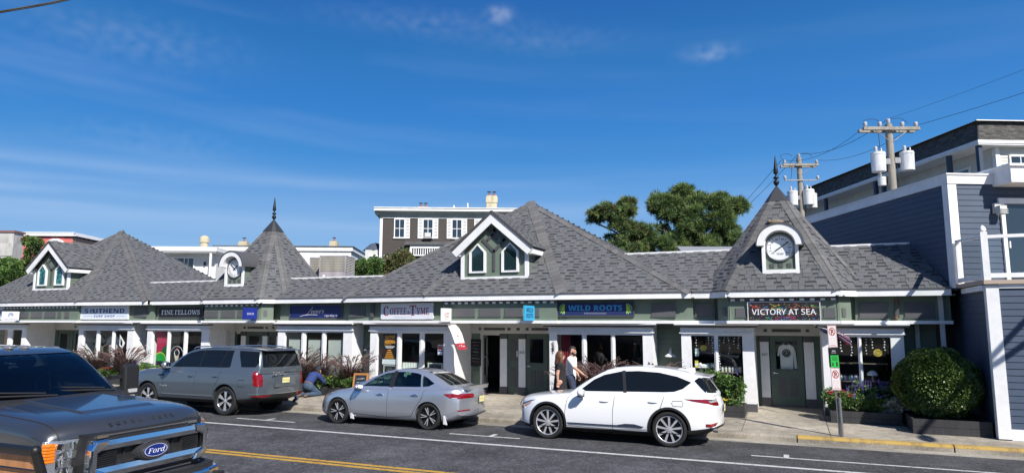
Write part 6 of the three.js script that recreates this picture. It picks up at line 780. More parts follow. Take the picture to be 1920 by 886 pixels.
{ // gray full-size SUV
  const GP = paint('slate_gray_paint', [.115, .14, .165], .5, .34), CH = mat('satin_silver', [.55, .57, .6], .25, { metalness: .9 });
  const s = { L: 5.33, W: 2.06, paint: GP, axles: [.98, 4.05], arch: .46, wy: .42, r: .405, tw: .27, tum: .24, gw: .95, gb: .13, shw: .955, bowF: [.30, .8], bowR: [.16, .5], roll: -.02, under: .3, clad: 0,
    top: [[0, .98], [.05, 1.10], [.25, 1.19], [.8, 1.24], [1.4, 1.27], [4.6, 1.32], [5.15, 1.33], [5.27, 1.25], [5.33, 1.0]], shoulder: [[0, .86], [.15, 1.04], [.6, 1.14], [1.4, 1.20], [4.6, 1.26], [5.2, 1.24], [5.33, .94]], bottom: [[0, .42], [.3, .33], [.7, .32], [4.6, .34], [5.0, .42], [5.33, .52]], half: [[0, .88], [.12, .95], [.4, 1.0], [.9, 1.025], [4.4, 1.03], [5.0, 1.0], [5.25, .96], [5.33, .92]],
    belt: [[1.2, 1.24], [5.4, 1.30]], roof: [[1.38, 1.24], [1.75, 1.49], [2.05, 1.67], [2.35, 1.80], [2.75, 1.875], [3.3, 1.905], [4.2, 1.90], [4.8, 1.875], [5.06, 1.845], [5.12, 1.77], [5.20, 1.55], [5.28, 1.30]],
    sideGlass: [[[1.86, 1.31], [2.12, 1.57], [2.40, 1.72], [2.75, 1.795], [3.3, 1.82], [4.10, 1.815], [4.10, 1.345], [3.9, 1.335]], [[4.30, 1.815], [4.52, 1.36], [5.02, 1.37], [5.10, 1.50], [5.0, 1.79]]], bars: [[[2.92, 1.32], [2.945, 1.32], [3.02, 1.82], [2.995, 1.82]], [[3.70, 1.33], [3.725, 1.33], [3.90, 1.82], [3.875, 1.82]]],
    screen: [[-.76, 1.31], [.76, 1.31], [.64, 1.80], [-.64, 1.80]], screenX: [1.0, 2.6], rear: [[-.78, 1.36], [.78, 1.36], [.70, 1.80], [-.70, 1.80]], rearX: [4.95, 5.6],
    seams: [[[1.62, .42], [1.60, .8], [1.64, 1.16], [1.72, 1.25]], [[2.86, .40], [2.86, .8], [2.92, 1.27]], [[3.62, .42], [3.66, .8], [3.78, 1.02], [3.86, 1.27]], [[1.62, .42], [2.86, .40], [3.62, .42]], [[4.52, .82], [4.74, .82], [4.74, 1.0], [4.52, 1.0], [4.52, .82]]],
    sidePatch: [['tail_lamp', [[5.0, 1.20], [5.1, 1.29], [5.45, 1.29], [5.45, 1.0], [5.40, .86], [5.15, .83], [5.05, .88]], RED, .010, .80], ['chrome_strip', [[1.60, .535], [3.60, .535], [3.60, .51], [1.60, .51]], CH, .013, .7], ['rear_cladding', [[4.5, .2], [5.6, .2], [5.6, .62], [5.2, .59], [4.9, .50], [4.5, .46]], TRIMB, .010, .0], ['sill_trim', [[1.4, .2], [3.6, .2], [3.6, .42], [1.4, .42]], TRIMB, .008, .6], ['reflector', [[5.0, .58], [5.3, .58], [5.3, .545], [5.0, .545]], RED, .014, .55], ['rear_chrome_lip', [[4.9, .625], [5.6, .625], [5.6, .605], [4.9, .605]], CH, .014, .0], ['headlamp', [[-.1, .86], [.42, .95], [.40, 1.06], [-.1, 1.02]], CLEARL, .008, .55]],
    endPatch: [['grille', [[-.60, .55], [.60, .55], [.62, 1.02], [-.62, 1.02]], TRIMB, -.3, .3, .008]],
    handles: [[2.72, 1.06, .24], [3.66, 1.08, .24]], mirror: [1.86, 1.36, .22, .24], mirrorMat: mat('satin_mirror', [.45, .47, .5], .3, { metalness: .8 }), style: { rim: .70, n: 6, pair: [-.1, .1], w0: .04, w1: .07, ring: CH } };
  const { car, S } = makeCar('parked_suv', 'slate gray full size parked SUV with silver six spoke wheels and tall rear window', 'car', s, [-14.95 - 4.05, -.05, -15.78]);
  M(car, 'roof_rail', tube([[2.5, 1.84, .74], [2.65, 1.90, .74], [3.6, 1.93, .75], [4.6, 1.905, .74], [4.75, 1.84, .73]], .02), CH); M(car, 'roof_rail', tube([[2.5, 1.84, -.74], [2.65, 1.90, -.74], [3.6, 1.93, -.75], [4.6, 1.905, -.74], [4.75, 1.84, -.73]], .02), CH);
  M(car, 'roof_spoiler', [ext([[4.85, 1.87], [5.2, 1.84], [5.22, 1.815], [4.95, 1.825]], 1.44, .012).translate(0, 0, -.72)], GP); plateOn(car, 5.345, .90, Math.PI / 2); M(car, 'plate_recess', [sp(5.28, 5.341, .80, 1.10, -.42, .42)], GP); M(car, 'tailgate_badge', printTextGeo('YUKON', .10, .02).rotateY(Math.PI / 2).translate(5.34, 1.13, .34), CH); M(car, 'door_badge', printTextGeo('YUKON', .06, .012).translate(1.66, .72, 1.028), CH); M(car, 'fender_vent', meet(br(S.lower(.014)), prismZ([[1.40, 1.08], [1.62, 1.09], [1.62, 1.05], [1.44, 1.04]], .8, 2)).geometry, TRIMB); M(car, 'exhaust_shield', sp(4.8, 5.0, .34, .42, -.5, .5), WELL);
}
{ // dark gray pickup on the near side, facing right
  const TP = paint('carbon_gray_paint', [.062, .068, .078], .55, .30), DC = mat('dark_cowl', [.012, .012, .013], .7), LENS = mat('headlamp_lens', [.66, .67, .69], .16, { phys: true, metalness: .85, clearcoat: 1, bumpMap: T.grit, bumpScale: .003 });
  const s = { turn: Math.PI, L: 6.35, W: 2.03, paint: TP, axles: [1.02, 5.05], arch: .52, wy: .45, r: .43, tw: .29, tum: .22, gw: .95, gb: .12, shw: .965, bowF: [.20, .5], bowR: [.05, .4], under: .45, hollow: true, seats: [[2.75, -.45], [2.75, .45], [3.6, -.45], [3.6, .45]], seatY: 1.62, glass: mat('truck_glass', [.34, .40, .43], .02, { phys: true, transmission: 1, thickness: 0 }),
    top: [[0, 1.33], [.05, 1.40], [.16, 1.455], [.5, 1.505], [1.1, 1.55], [1.5, 1.58], [1.9, 1.50], [6.35, 1.47]], shoulder: [[0, 1.26], [.08, 1.34], [.4, 1.405], [1.5, 1.46], [6.35, 1.43]], bottom: [[0, .66], [.5, .60], [6.35, .62]], half: [[0, .955], [.1, .985], [.5, 1.01], [6.2, 1.01], [6.35, .99]],
    belt: [[1.3, 1.50], [4.4, 1.50]], roof: [[1.36, 1.48], [1.68, 1.70], [1.98, 1.92], [2.25, 2.07], [2.55, 2.135], [3.1, 2.155], [3.9, 2.16], [4.15, 2.05], [4.22, 1.8], [4.26, 1.5]],
    sideGlass: [[[1.98, 1.53], [2.25, 1.80], [2.5, 1.97], [2.85, 2.04], [2.9, 1.53]], [[2.98, 1.53], [2.95, 2.045], [3.85, 2.03], [4.0, 1.90], [3.98, 1.54]]],
    screen: [[-.80, 1.535], [.80, 1.535], [.70, 2.07], [-.70, 2.07]], screenX: [1.0, 2.75], screenMat: mat('truck_screen', [.008, .012, .016], .03, { phys: true, specularIntensity: .6 }), rear: [[-.7, 1.55], [.7, 1.55], [.62, 2.0], [-.62, 2.0]], rearX: [4.1, 4.6],
    seams: [[[1.72, .66], [1.70, 1.2], [1.82, 1.46]], [[2.92, .66], [2.92, 1.46]], [[4.2, .66], [4.2, 1.46]], [[1.72, .66], [4.2, .66]]],
    sidePatch: [['headlamp', [[-.1, .78], [.20, .78], [.255, 1.0], [.245, 1.30], [-.1, 1.30]], LENS, .010, .70], ['tail_lamp', [[6.2, .95], [6.5, .95], [6.5, 1.4], [6.25, 1.4]], RED, .01, .75]],
    endPatch: [], handles: [[2.75, 1.22, .24], [4.02, 1.22, .24]], mirror: [1.9, 1.3, .01, .01], style: { rim: .58, n: 6, pair: [0], w0: .1, w1: .09 } };
  const { car, S, swell } = makeCar('pickup_truck', 'dark gray heavy pickup truck with a large chrome grille facing the street', 'truck', s, [-6.93, .045, -5.72]); car.scale.setScalar(1.045);
  for (const c of [...car.children]) if (c.name === 'door_mirror') car.remove(c);
  const F = (poly, x0, x1) => prismEnd(poly, x0, x1), R = (z0, z1, y0, y1, x0, x1) => sp(x0, x1, y0, y1, z0, z1);
  const hex = (w, y0, y1, k) => [[-w, lerp(y0, y1, .5)], [-w + k, y0], [w - k, y0], [w, lerp(y0, y1, .5)], [w - k, y1], [-w + k, y1]];
  // grille
  const gr = M(car, 'grille', [F([[-.70, .80], [.70, .80], [.735, 1.05], [.70, 1.335], [-.70, 1.335], [-.735, 1.05]], -.035, .12)], TRIMB);
  for (let i = 0; i < 9; i++) M(gr, 'grille_rib', R(-.6 + i * .15 - .008, -.6 + i * .15 + .008, 1.03, 1.17, -.05, -.035), DC);
  M(gr, 'slot_chrome', [R(-.56, .56, 1.308, 1.322, -.055, -.03), R(-.62, -.5, 1.295, 1.325, -.06, -.03), R(.5, .62, 1.295, 1.325, -.06, -.03)], CHROME);
  const bar = (y0, y1, w, b) => { const p = F([[-w, y0 + b], [-w + .04, y0], [w - .04, y0], [w, y0 + b], [w, y1 - b], [w - .04, y1], [-w + .04, y1], [-w, y1 - b]], -.115, -.03); return p; };
  const tbar = (y0, y1, w, x0, x1, e) => { const pr = [[x1, y0], [x0 + e, y0 + e * .3], [x0, lerp(y0, y1, .5)], [x0 + e, y1 - e * .3], [x1, y1]]; return ext(pr, 2 * w).translate(0, 0, -w); };
  M(gr, 'upper_bar', [tbar(1.175, 1.275, .70, -.12, -.03, .011)], CHROME); M(gr, 'lower_bar', [tbar(.90, 1.01, .66, -.12, -.03, .012)], CHROME);
  for (const d of [1, -1]) { // C shaped ends with slatted vents
    const P = [[.54, .885], [.65, .885], [.735, .97], [.735, 1.20], [.68, 1.285], [.54, 1.285], [.56, 1.20], [.655, 1.16], [.655, 1.0], [.56, .96]].map(p => [p[0] * d, p[1]]);
    const PB = (d > 0 ? P : P.reverse()).map(p => [-p[0], p[1]]).reverse(); M(gr, 'chrome_end', ext(PB, .11, .022).rotateY(Math.PI / 2).translate(-.14, 0, 0), CHROME); M(gr, 'vent_block', R(d * .40, d * .635, .985, 1.185, -.075, -.03), DC); for (let i = 0; i < 9; i++) M(gr, 'vent_slat', R(d * .41, d * .625, .995 + i * .021, 1.005 + i * .021, -.085, -.074), TRIMB);
  }
  M(gr, 'lower_slot', [R(-.56, .56, .838, .850, -.07, -.03), R(-.6, .6, .805, .815, -.075, -.03)], CHROME);
  // oval emblem
  const oval = (rx, ry, x0, x1) => { const p = []; for (let i = 0; i < 40; i++) p.push([Math.cos(i / 40 * 6.2832) * rx, 1.09 + Math.sin(i / 40 * 6.2832) * ry]); return F(p, x0, x1); };
  M(gr, 'emblem_bezel', [oval(.20, .105, -.135, -.03), oval(.185, .094, -.15, -.136)], mat('emblem_gray', [.035, .036, .04], .4)); M(gr, 'emblem_ring', oval(.158, .074, -.158, -.151), CHROME);
  M(gr, 'emblem', [(() => { const g = new THREE.CircleGeometry(1, 40).scale(.151, .068, 1).rotateY(-Math.PI / 2).translate(-.161, 1.09, 0); return g; })()], mat('print_emblem', [.95, .95, .95], .25, { map: canvasTex(512, 512, (g, w, h) => { g.fillStyle = '#1b2c74'; g.fillRect(0, 0, w, h); g.strokeStyle = '#e9edf4'; g.lineWidth = 10; g.beginPath(); g.ellipse(w / 2, h / 2, w * .46, h * .46, 0, 0, 7); g.stroke(); g.fillStyle = '#eef1f6'; g.font = `italic ${h * .50}px serif`; g.save(); g.translate(w / 2, h * .52); g.scale(.62, 1); g.fillText('Ford', 0, 0); g.restore(); }) }), { uv: true });
  // bumper
  const bp = ext([[-.20, -.72], [-.20, .72], [-.12, .93], [.02, 1.02], [.34, 1.03], [.34, -1.03], [.02, -1.02], [-.12, -.93]], .34, .03).rotateX(-Math.PI / 2).translate(0, .42, 0);
  const bm = M(car, 'front_bumper', bp, CHROME); M(bm, 'bumper_top', ext([[-.16, -.68], [-.16, .68], [-.06, .9], [.3, 1.0], [.3, -1.0], [-.06, -.9]], .05).rotateX(-Math.PI / 2).translate(0, .755, 0), DC); for (const d of [1, -1]) { M(bm, 'fog_lamp_recess', sp(-.18, -.02, .50, .68, d * .78, d * .97), DC); M(bm, 'fog_lamp', [0, 1, 2, 3].map(i => sp(-.195, -.179, .53 + (i >> 1) * .06, .58 + (i >> 1) * .06, d * (.84 + (i & 1) * .05), d * (.88 + (i & 1) * .05))), CLEARL); }
  // headlamp details
  for (const c of car.children.filter(c => c.name === 'headlamp')) { const d = c.geometry.boundingBox ? 0 : (c.geometry.computeBoundingBox(), Math.sign(c.geometry.boundingBox.max.z + c.geometry.boundingBox.min.z));
    M(c, 'amber_marker', meet(swell(.018), prismZ([[.14, 1.10], [.235, 1.10], [.232, 1.28], [.15, 1.28]], d > 0 ? .90 : -2, d > 0 ? 2 : -.90)).geometry, AMBER); for (let i = 0; i < 6; i++) M(c, 'amber_rib', meet(swell(.022), prismZ([[.08, 1.095 + i * .03], [.24, 1.095 + i * .03], [.24, 1.104 + i * .03], [.08, 1.104 + i * .03]], d > 0 ? .90 : -2, d > 0 ? 2 : -.90)).geometry, mats.amber_dark || mat('amber_dark', [.45, .09, .005], .3));
    M(c, 'lamp_divider', [meet(swell(.016), prismZ([[-.1, .945], [.24, .955], [.24, .98], [-.1, .97]], d > 0 ? .68 : -2, d > 0 ? 2 : -.68)).geometry, meet(swell(.015), prismZ([[.085, .86], [.10, .86], [.13, 1.28], [.115, 1.28]], d > 0 ? .68 : -2, d > 0 ? 2 : -.68)).geometry], CHROME); for (let i = 0; i < 18; i++) { const zz = .745 + (i % 3) * .062, y = .83 + Math.floor(i / 3) * .082; M(c, 'reflector_facet', [bx(.02, .074, .056, .012 + .20 * (zz / 1.015) ** 2 * (1 - .02 / .5) - .012, y, d * zz, d * rr(-.75, .15), 0, rr(-.5, .5))], i % 2 ? CHROME : LENS); } }
  // bonnet dome, lettering, seams
  M(car, 'bonnet_dome', [ext([[.28, 1.455], [1.45, 1.555], [1.45, 1.595], [.5, 1.52]], .86, .012).translate(0, 0, -.43)], TP); for (const d of [1, -1]) M(car, 'bonnet_ridge', [ext([[.3, 1.44], [1.5, 1.545], [1.5, 1.575], [.6, 1.495]], .10, .012).translate(0, 0, d * .66 - .05)], TP);
  M(car, 'bonnet_seam', [-1, 1].flatMap(d => { const q = []; for (let i = 0; i < 8; i++) { const a = .03 + i * .2; q.push([a, 0, d]); } return [meet(swell(.003), prismEnd([[d * .862 - .006, 1.2], [d * .862 + .006, 1.2], [d * .862 + .006, 1.7], [d * .862 - .006, 1.7]], -.2, 1.45)).geometry]; }), DC);
  { const gs = []; 'SUPER DUTY'.split('').forEach((c, i) => { if (c !== ' ') gs.push(printTextGeo(c, .046, .006, 1.25).translate((i - 4.5) * .086, 0, 0)); }); M(car, 'bonnet_lettering', join(gs).rotateY(-Math.PI / 2).rotateZ(-.86).translate(.055, 1.388, 0), TP); }
  // screen surround, wipers, roof lamps, mirrors
  M(car, 'cowl_panel', [ext([[1.36, 1.545], [1.62, 1.57], [1.62, 1.60], [1.38, 1.575]], 1.66, .01).translate(0, 0, -.83)], DC);
  for (const [a, b] of [[.72, .08], [-.02, -.66]]) M(car, 'wiper', [rod([1.50, 1.605, a], [1.63, 1.64, b], .012), rod([1.56, 1.635, a - .10], [1.70, 1.685, b - .06], .010)], DC);
  for (const z of [-.62, -.2, 0, .2, .62]) M(car, 'roof_lamp', [ball(.5, 2.54 + Math.abs(z) * .06, 2.142 - z * z * .07, z, .16, .055, .10, 12)], mats.smoked_lens || mat('smoked_lens', [.16, .15, .15], .15, { phys: true, clearcoat: 1 }));
  for (const d of [1, -1]) { const m = M(car, 'tow_mirror', [ext([[-.05, 0], [.07, 0], [.075, .36], [.03, .42], [-.04, .38]], .23, .03).translate(1.92, 1.47, d * 1.26 - .115)], mat('mirror_black' + d, [.014, .014, .015], .55)); M(m, 'mirror_arm', [bx(.07, .06, .22, 1.95, 1.56, d * 1.08), bx(.07, .05, .22, 1.95, 1.72, d * 1.08)], TRIMB); M(m, 'mirror_glass', sp(1.996, 2.002, 1.52, 1.82, d * 1.17, d * 1.35), CHROME); M(m, 'mirror_marker', sp(1.865, 1.88, 1.5, 1.55, d * 1.2, d * 1.34), CLEARL); }
  M(car, 'chassis', [sp(.4, 6.0, .48, .66, -.75, .75), sp(.3, 6.3, .60, .7, -.95, .95)], WELL);
}
// ---------------------------------------------------------------- people: one smooth surface each, from tapered capsules
function blobMesh(bones, N, k = .03) { // bones: [a, ra, b, rb] with a, b arrays
  const lo = [1e9, 1e9, 1e9], hi = [-1e9, -1e9, -1e9]; for (const [a, ra, b, rb] of bones) for (let i = 0; i < 3; i++) { lo[i] = Math.min(lo[i], a[i] - ra, b[i] - rb); hi[i] = Math.max(hi[i], a[i] + ra, b[i] + rb); } for (let i = 0; i < 3; i++) { lo[i] -= .03; hi[i] += .03; }
  const mc = new MarchingCubes(N, new THREE.MeshBasicMaterial(), false, false, 120000), hN = N / 2, c = lo.map((l, i) => (l + hi[i]) / 2), h = lo.map((l, i) => (hi[i] - l) / 2);
  const B = bones.map(([a, ra, b, rb]) => { const d = [b[0] - a[0], b[1] - a[1], b[2] - a[2]]; return { a, d, q: d[0] ** 2 + d[1] ** 2 + d[2] ** 2 || 1e-9, ra, rb }; });
  for (let z = 0; z < N; z++) for (let y = 0; y < N; y++) for (let x = 0; x < N; x++) { const p0 = c[0] + (x - hN) / hN * h[0], p1 = c[1] + (y - hN) / hN * h[1], p2 = c[2] + (z - hN) / hN * h[2]; let s = 1; for (const o of B) { const e0 = p0 - o.a[0], e1 = p1 - o.a[1], e2 = p2 - o.a[2]; let t = (e0 * o.d[0] + e1 * o.d[1] + e2 * o.d[2]) / o.q; t = t < 0 ? 0 : t > 1 ? 1 : t; const f0 = e0 - o.d[0] * t, f1 = e1 - o.d[1] * t, f2 = e2 - o.d[2] * t, d = Math.sqrt(f0 * f0 + f1 * f1 + f2 * f2) - (o.ra + (o.rb - o.ra) * t); const m = Math.max(k - Math.abs(s - d), 0) / k; s = Math.min(s, d) - m * m * k * .25; } mc.field[x + y * N + z * N * N] = -s; }
  mc.isolation = 0; mc.update(); const n = mc.count, pos = new Float32Array(n * 3), nor = new Float32Array(n * 3); for (let i = 0; i < n; i++) { for (let j = 0; j < 3; j++) pos[3 * i + j] = c[j] + mc.positionArray[3 * i + j] * h[j]; const v = V(mc.normalArray[3 * i] / h[0], mc.normalArray[3 * i + 1] / h[1], mc.normalArray[3 * i + 2] / h[2]).normalize(); nor.set([v.x, v.y, v.z], 3 * i); }
  const g = new THREE.BufferGeometry(); g.setAttribute('position', new THREE.BufferAttribute(pos, 3)); g.setAttribute('normal', new THREE.BufferAttribute(nor, 3)); return g;
}
const SKIN = mat('skin', [.50, .27, .19], .6), HAIRD = mat('dark_hair', [.025, .016, .012], .7), HAIRB = mat('auburn_hair', [.17, .068, .03], .55, { map: T.wood });
function hand(w, dir, side) { // a relaxed hand from the wrist along dir
  const D = V(...dir).normalize(), S = V(...side).normalize(), U = new THREE.Vector3().crossVectors(D, S).normalize(), at = (a, b, c) => V(...w).addScaledVector(D, a).addScaledVector(S, b).addScaledVector(U, c).toArray(), b = [[at(0, 0, 0), .024, at(.06, 0, 0), .026], [at(.04, .022, 0), .02, at(.075, .028, 0), .014], [at(.04, -.022, 0), .02, at(.075, -.026, 0), .013]];
  [[-.028, .055], [-.01, .07], [.009, .075], [.028, .066]].forEach(([o, l]) => { b.push([at(.075, o, 0), .0095, at(.075 + l * .55, o * 1.1, .008), .009], [at(.075 + l * .55, o * 1.1, .008), .009, at(.075 + l * .9, o * 1.1, .026), .0078]); }); b.push([at(.02, .025, .005), .012, at(.05, .052, .014), .0105], [at(.05, .052, .014), .0105, at(.082, .056, .026), .009]); return blobMesh(b, 44, .008);
}
function person(label, pos, turn, J, o) {
  const t = thing('person', label, 'person', pos, { turn }), b = [];
  const add = (a, ra, c, rb) => b.push([J[a], ra, J[c], rb]);
  const f = o.face || [0, 0, 1], H = J.head, F = V(...f).normalize(), hp = (x, y, z) => { const s = new THREE.Vector3().crossVectors(V(0, 1, 0), F).normalize(); return [H[0] + s.x * x + F.x * z, H[1] + y, H[2] + s.z * x + F.z * z + 0]; };
  add('pelvis', .125, 'waist', .112); add('waist', .112, 'chest', .132); add('chest', .12, 'neck', .06); add('neck', .052, 'head', .055);
  for (const s of ['L', 'R']) { add('chest', .085, 'sh' + s, .062); add('sh' + s, .056, 'el' + s, .042); add('el' + s, .040, 'wr' + s, .028); add('pelvis', .11, 'hip' + s, .095); add('hip' + s, .09, 'kn' + s, .06); add('kn' + s, .056, 'an' + s, .038); add('an' + s, .04, 'to' + s, .034); }
  b.push([hp(0, .02, -.01), .085, hp(0, .05, -.015), .088], [hp(0, -.045, .02), .058, hp(0, -.06, .035), .045]);
  const headDetail = blobMesh([[hp(0, .01, -.01), .086, hp(0, .045, -.015), .09], [hp(0, -.05, .02), .06, hp(0, -.065, .04), .044], [hp(0, .015, .08), .012, hp(0, -.018, .098), .015], [hp(.088, .0, -.01), .014, hp(.09, -.025, -.008), .011], [hp(-.088, .0, -.01), .014, hp(-.09, -.025, -.008), .011], [hp(-.03, -.05, .078), .010, hp(.03, -.05, .078), .010]], 48, .02);
  const hands = ['L', 'R'].map(s => hand(J['wr' + s], J['hd' + s] || [J['wr' + s][0] - J['el' + s][0], J['wr' + s][1] - J['el' + s][1], J['wr' + s][2] - J['el' + s][2]], s === 'L' ? [F.x, .1, F.z] : [F.x, .1, F.z]));
  M(t, 'body', [blobMesh(b, 66), headDetail, ...hands], SKIN);
  for (const s of [-1, 1]) M(t, 'eye', ball(.011, ...hp(s * .032, .012, .078)), BLACK);
  for (const [n, list, m, kk = .03] of o.clothes) M(t, n, blobMesh(list.map(([a, ra, c, rb]) => [Array.isArray(a) ? a : J[a], ra, Array.isArray(c) ? c : J[c], rb]), 58, kk), m);
  for (const s of ['L', 'R']) { const a = J['an' + s], e = J['to' + s], d = [e[0] - a[0], e[1] - a[1], e[2] - a[2]]; M(t, 'shoe', blobMesh([[[a[0] - d[0] * .25, a[1] - .01, a[2] - d[2] * .25], .05, e, .044], [[a[0], a[1] + .02, a[2]], .048, [a[0] - d[0] * .2, a[1] - .03, a[2] - d[2] * .2], .046]], 28, .02), o.shoes); }
  o.hair(t, hp); return t;
}
const lp3 = (a, b, t) => a.map((v, i) => v + (b[i] - v) * t);
{ // couple walking to the right; local +z is the way they face
  const J = { pelvis: [0, .90, 0], waist: [0, 1.05, 0], chest: [0, 1.24, .0], neck: [0, 1.42, .01], head: [0, 1.55, .03], shL: [.165, 1.33, 0], elL: [.215, 1.08, -.05], wrL: [.22, .86, .0], shR: [-.165, 1.33, 0], elR: [-.215, 1.08, -.06], wrR: [-.225, .86, -.05], hipL: [.09, .86, 0], knL: [.10, .46, .10], anL: [.10, .08, .02], toL: [.11, .045, .16], hipR: [-.09, .86, 0], knR: [-.10, .46, -.02], anR: [-.10, .09, -.20], toR: [-.11, .045, -.06] };
  const BK = mat('black_cloth', [.014, .014, .016], .9);
  person('woman in a black dress with long auburn hair beside the white crossover', [-5.95, walkY(-18.0), -17.95], Math.PI / 2 + .25, J, { face: [0, 0, 1], clothes: [['dress', [['pelvis', .165, 'waist', .14], ['waist', .14, 'chest', .15], ['chest', .135, [0, 1.37, 0], .09], ['chest', .10, 'shL', .075], ['chest', .10, 'shR', .075], ['shL', .07, [.185, 1.22, -.03], .062], ['shR', .07, [-.185, 1.22, -.03], .062], ['pelvis', .165, [0, .52, 0], .22]], BK]], shoes: mat('tan_sandal', [.25, .16, .10], .8), hair: (t, hp) => M(t, 'hair', blobMesh([[hp(0, .05, -.03), .108, hp(0, .02, -.05), .105], [hp(0, 0, -.06), .10, hp(.02, -.20, -.09), .095], [hp(.02, -.2, -.09), .09, hp(.0, -.42, -.10), .06], [hp(.07, -.02, .0), .05, hp(.10, -.28, .02), .045], [hp(-.07, -.02, .0), .05, hp(-.10, -.26, .0), .045], [hp(.04, -.35, -.10), .05, hp(.05, -.52, -.09), .03], [hp(-.04, -.35, -.10), .05, hp(-.05, -.5, -.1), .025]], 60, .03), HAIRB) });
  const K = { pelvis: [0, .95, 0], waist: [0, 1.12, .0], chest: [0, 1.33, .01], neck: [0, 1.52, .03], head: [0, 1.65, .06], shL: [.19, 1.43, .02], elL: [.24, 1.18, .05], wrL: [.23, .95, .14], shR: [-.19, 1.43, .02], elR: [-.25, 1.20, .20], wrR: [-.24, 1.04, .42], hipL: [.095, .90, 0], knL: [.10, .49, .02], anL: [.10, .09, -.18], toL: [.11, .045, -.04], hipR: [-.095, .90, 0], knR: [-.10, .48, .12], anR: [-.10, .08, .10], toR: [-.11, .045, .24] };
  const WT = mat('white_cloth', [.78, .79, .80], .9), NV = mat('navy_cloth', [.03, .04, .08], .9);
  person('bearded man in a white shirt reaching forward beside the woman in black', [-5.80, walkY(-18.5), -18.5], Math.PI / 2, K, { face: [-.25, 0, 1], clothes: [['shirt', [['pelvis', .148, 'waist', .135], ['waist', .135, 'chest', .155], ['chest', .14, [0, 1.46, .01], .085], ['chest', .105, 'shL', .082], ['chest', .105, 'shR', .082], ['shL', .078, lp3(K.shL, K.elL, .75), .066], ['shR', .078, lp3(K.shR, K.elR, .75), .066]], WT], ['shorts', [['pelvis', .142, 'hipL', .115], ['pelvis', .142, 'hipR', .115], ['hipL', .112, lp3(K.hipL, K.knL, .9), .088], ['hipR', .112, lp3(K.hipR, K.knR, .9), .088]], NV]], shoes: mat('gray_shoe', [.3, .3, .3], .8), hair: (t, hp) => { M(t, 'hair', blobMesh([[hp(0, .06, -.035), .092, hp(0, .03, -.05), .09], [hp(0, .09, .0), .06, hp(0, .085, .03), .055]], 40, .03), HAIRD); M(t, 'beard', blobMesh([[hp(0, -.075, .035), .055, hp(0, -.09, .055), .045], [hp(.055, -.03, .02), .03, hp(.03, -.07, .05), .035], [hp(-.055, -.03, .02), .03, hp(-.03, -.07, .05), .035]], 36, .02), HAIRD); } });
}
{ // kneeling gardener
  const J = { pelvis: [0, .36, -.10], waist: [0, .50, -.02], chest: [0, .64, .12], neck: [0, .74, .26], head: [0, .82, .36], shL: [.19, .68, .20], elL: [.28, .45, .34], wrL: [.22, .36, .56], shR: [-.19, .68, .20], elR: [-.30, .46, .36], wrR: [-.20, .36, .58], hipL: [.10, .32, -.08], knL: [.16, .075, .26], anL: [.14, .09, -.24], toL: [.14, .05, -.34], hipR: [-.10, .32, -.08], knR: [-.16, .075, .26], anR: [-.14, .09, -.24], toR: [-.14, .05, -.34] };
  const BL = mat('royal_blue_cloth', [.022, .045, .16], .9), JN = mat('denim', [.07, .12, .20], .9, { map: T.grit }), CAP = mat('navy_cap', [.012, .02, .04], .8);
  const t = person('man in a blue shirt, jeans and cap kneeling to plant flowers', [-15.0, walkY(-18.55), -18.55], Math.PI * .95, J, { face: [0, -.3, 1], clothes: [['shirt', [['pelvis', .15, 'waist', .145], ['waist', .145, 'chest', .165], ['chest', .145, [0, .71, .2], .10], ['chest', .11, 'shL', .088], ['chest', .11, 'shR', .088], ['shL', .082, 'elL', .062], ['shR', .082, 'elR', .062], ['elL', .06, lp3(J.elL, J.wrL, .85), .045], ['elR', .06, lp3(J.elR, J.wrR, .85), .045]], BL], ['jeans', [['pelvis', .15, 'hipL', .13], ['pelvis', .15, 'hipR', .13], ['hipL', .125, 'knL', .085], ['hipR', .125, 'knR', .085], ['knL', .08, 'anL', .062], ['knR', .08, 'anR', .062]], JN]], shoes: mat('brown_boot', [.13, .085, .055], .85), hair: (t, hp) => { M(t, 'hair', blobMesh([[hp(0, .02, -.04), .088, hp(0, -.03, -.05), .078]], 30, .02), HAIRD); M(t, 'cap', blobMesh([[hp(0, .07, -.01), .098, hp(0, .075, .0), .095], [hp(0, .055, .08), .05, hp(0, .04, .15), .03]], 40, .03), CAP); } });
  M(t, 'belt', new THREE.TorusGeometry(.15, .018, 6, 24).rotateX(Math.PI / 2 + .5).translate(0, .43, -.06), mat('tan_belt', [.25, .13, .07], .8)); M(t, 'pocket_glove', blobMesh([[[.13, .40, -.16], .028, [.17, .27, -.12], .03]], 18, .01), mat('rust_glove', [.42, .09, .04], .9));
}
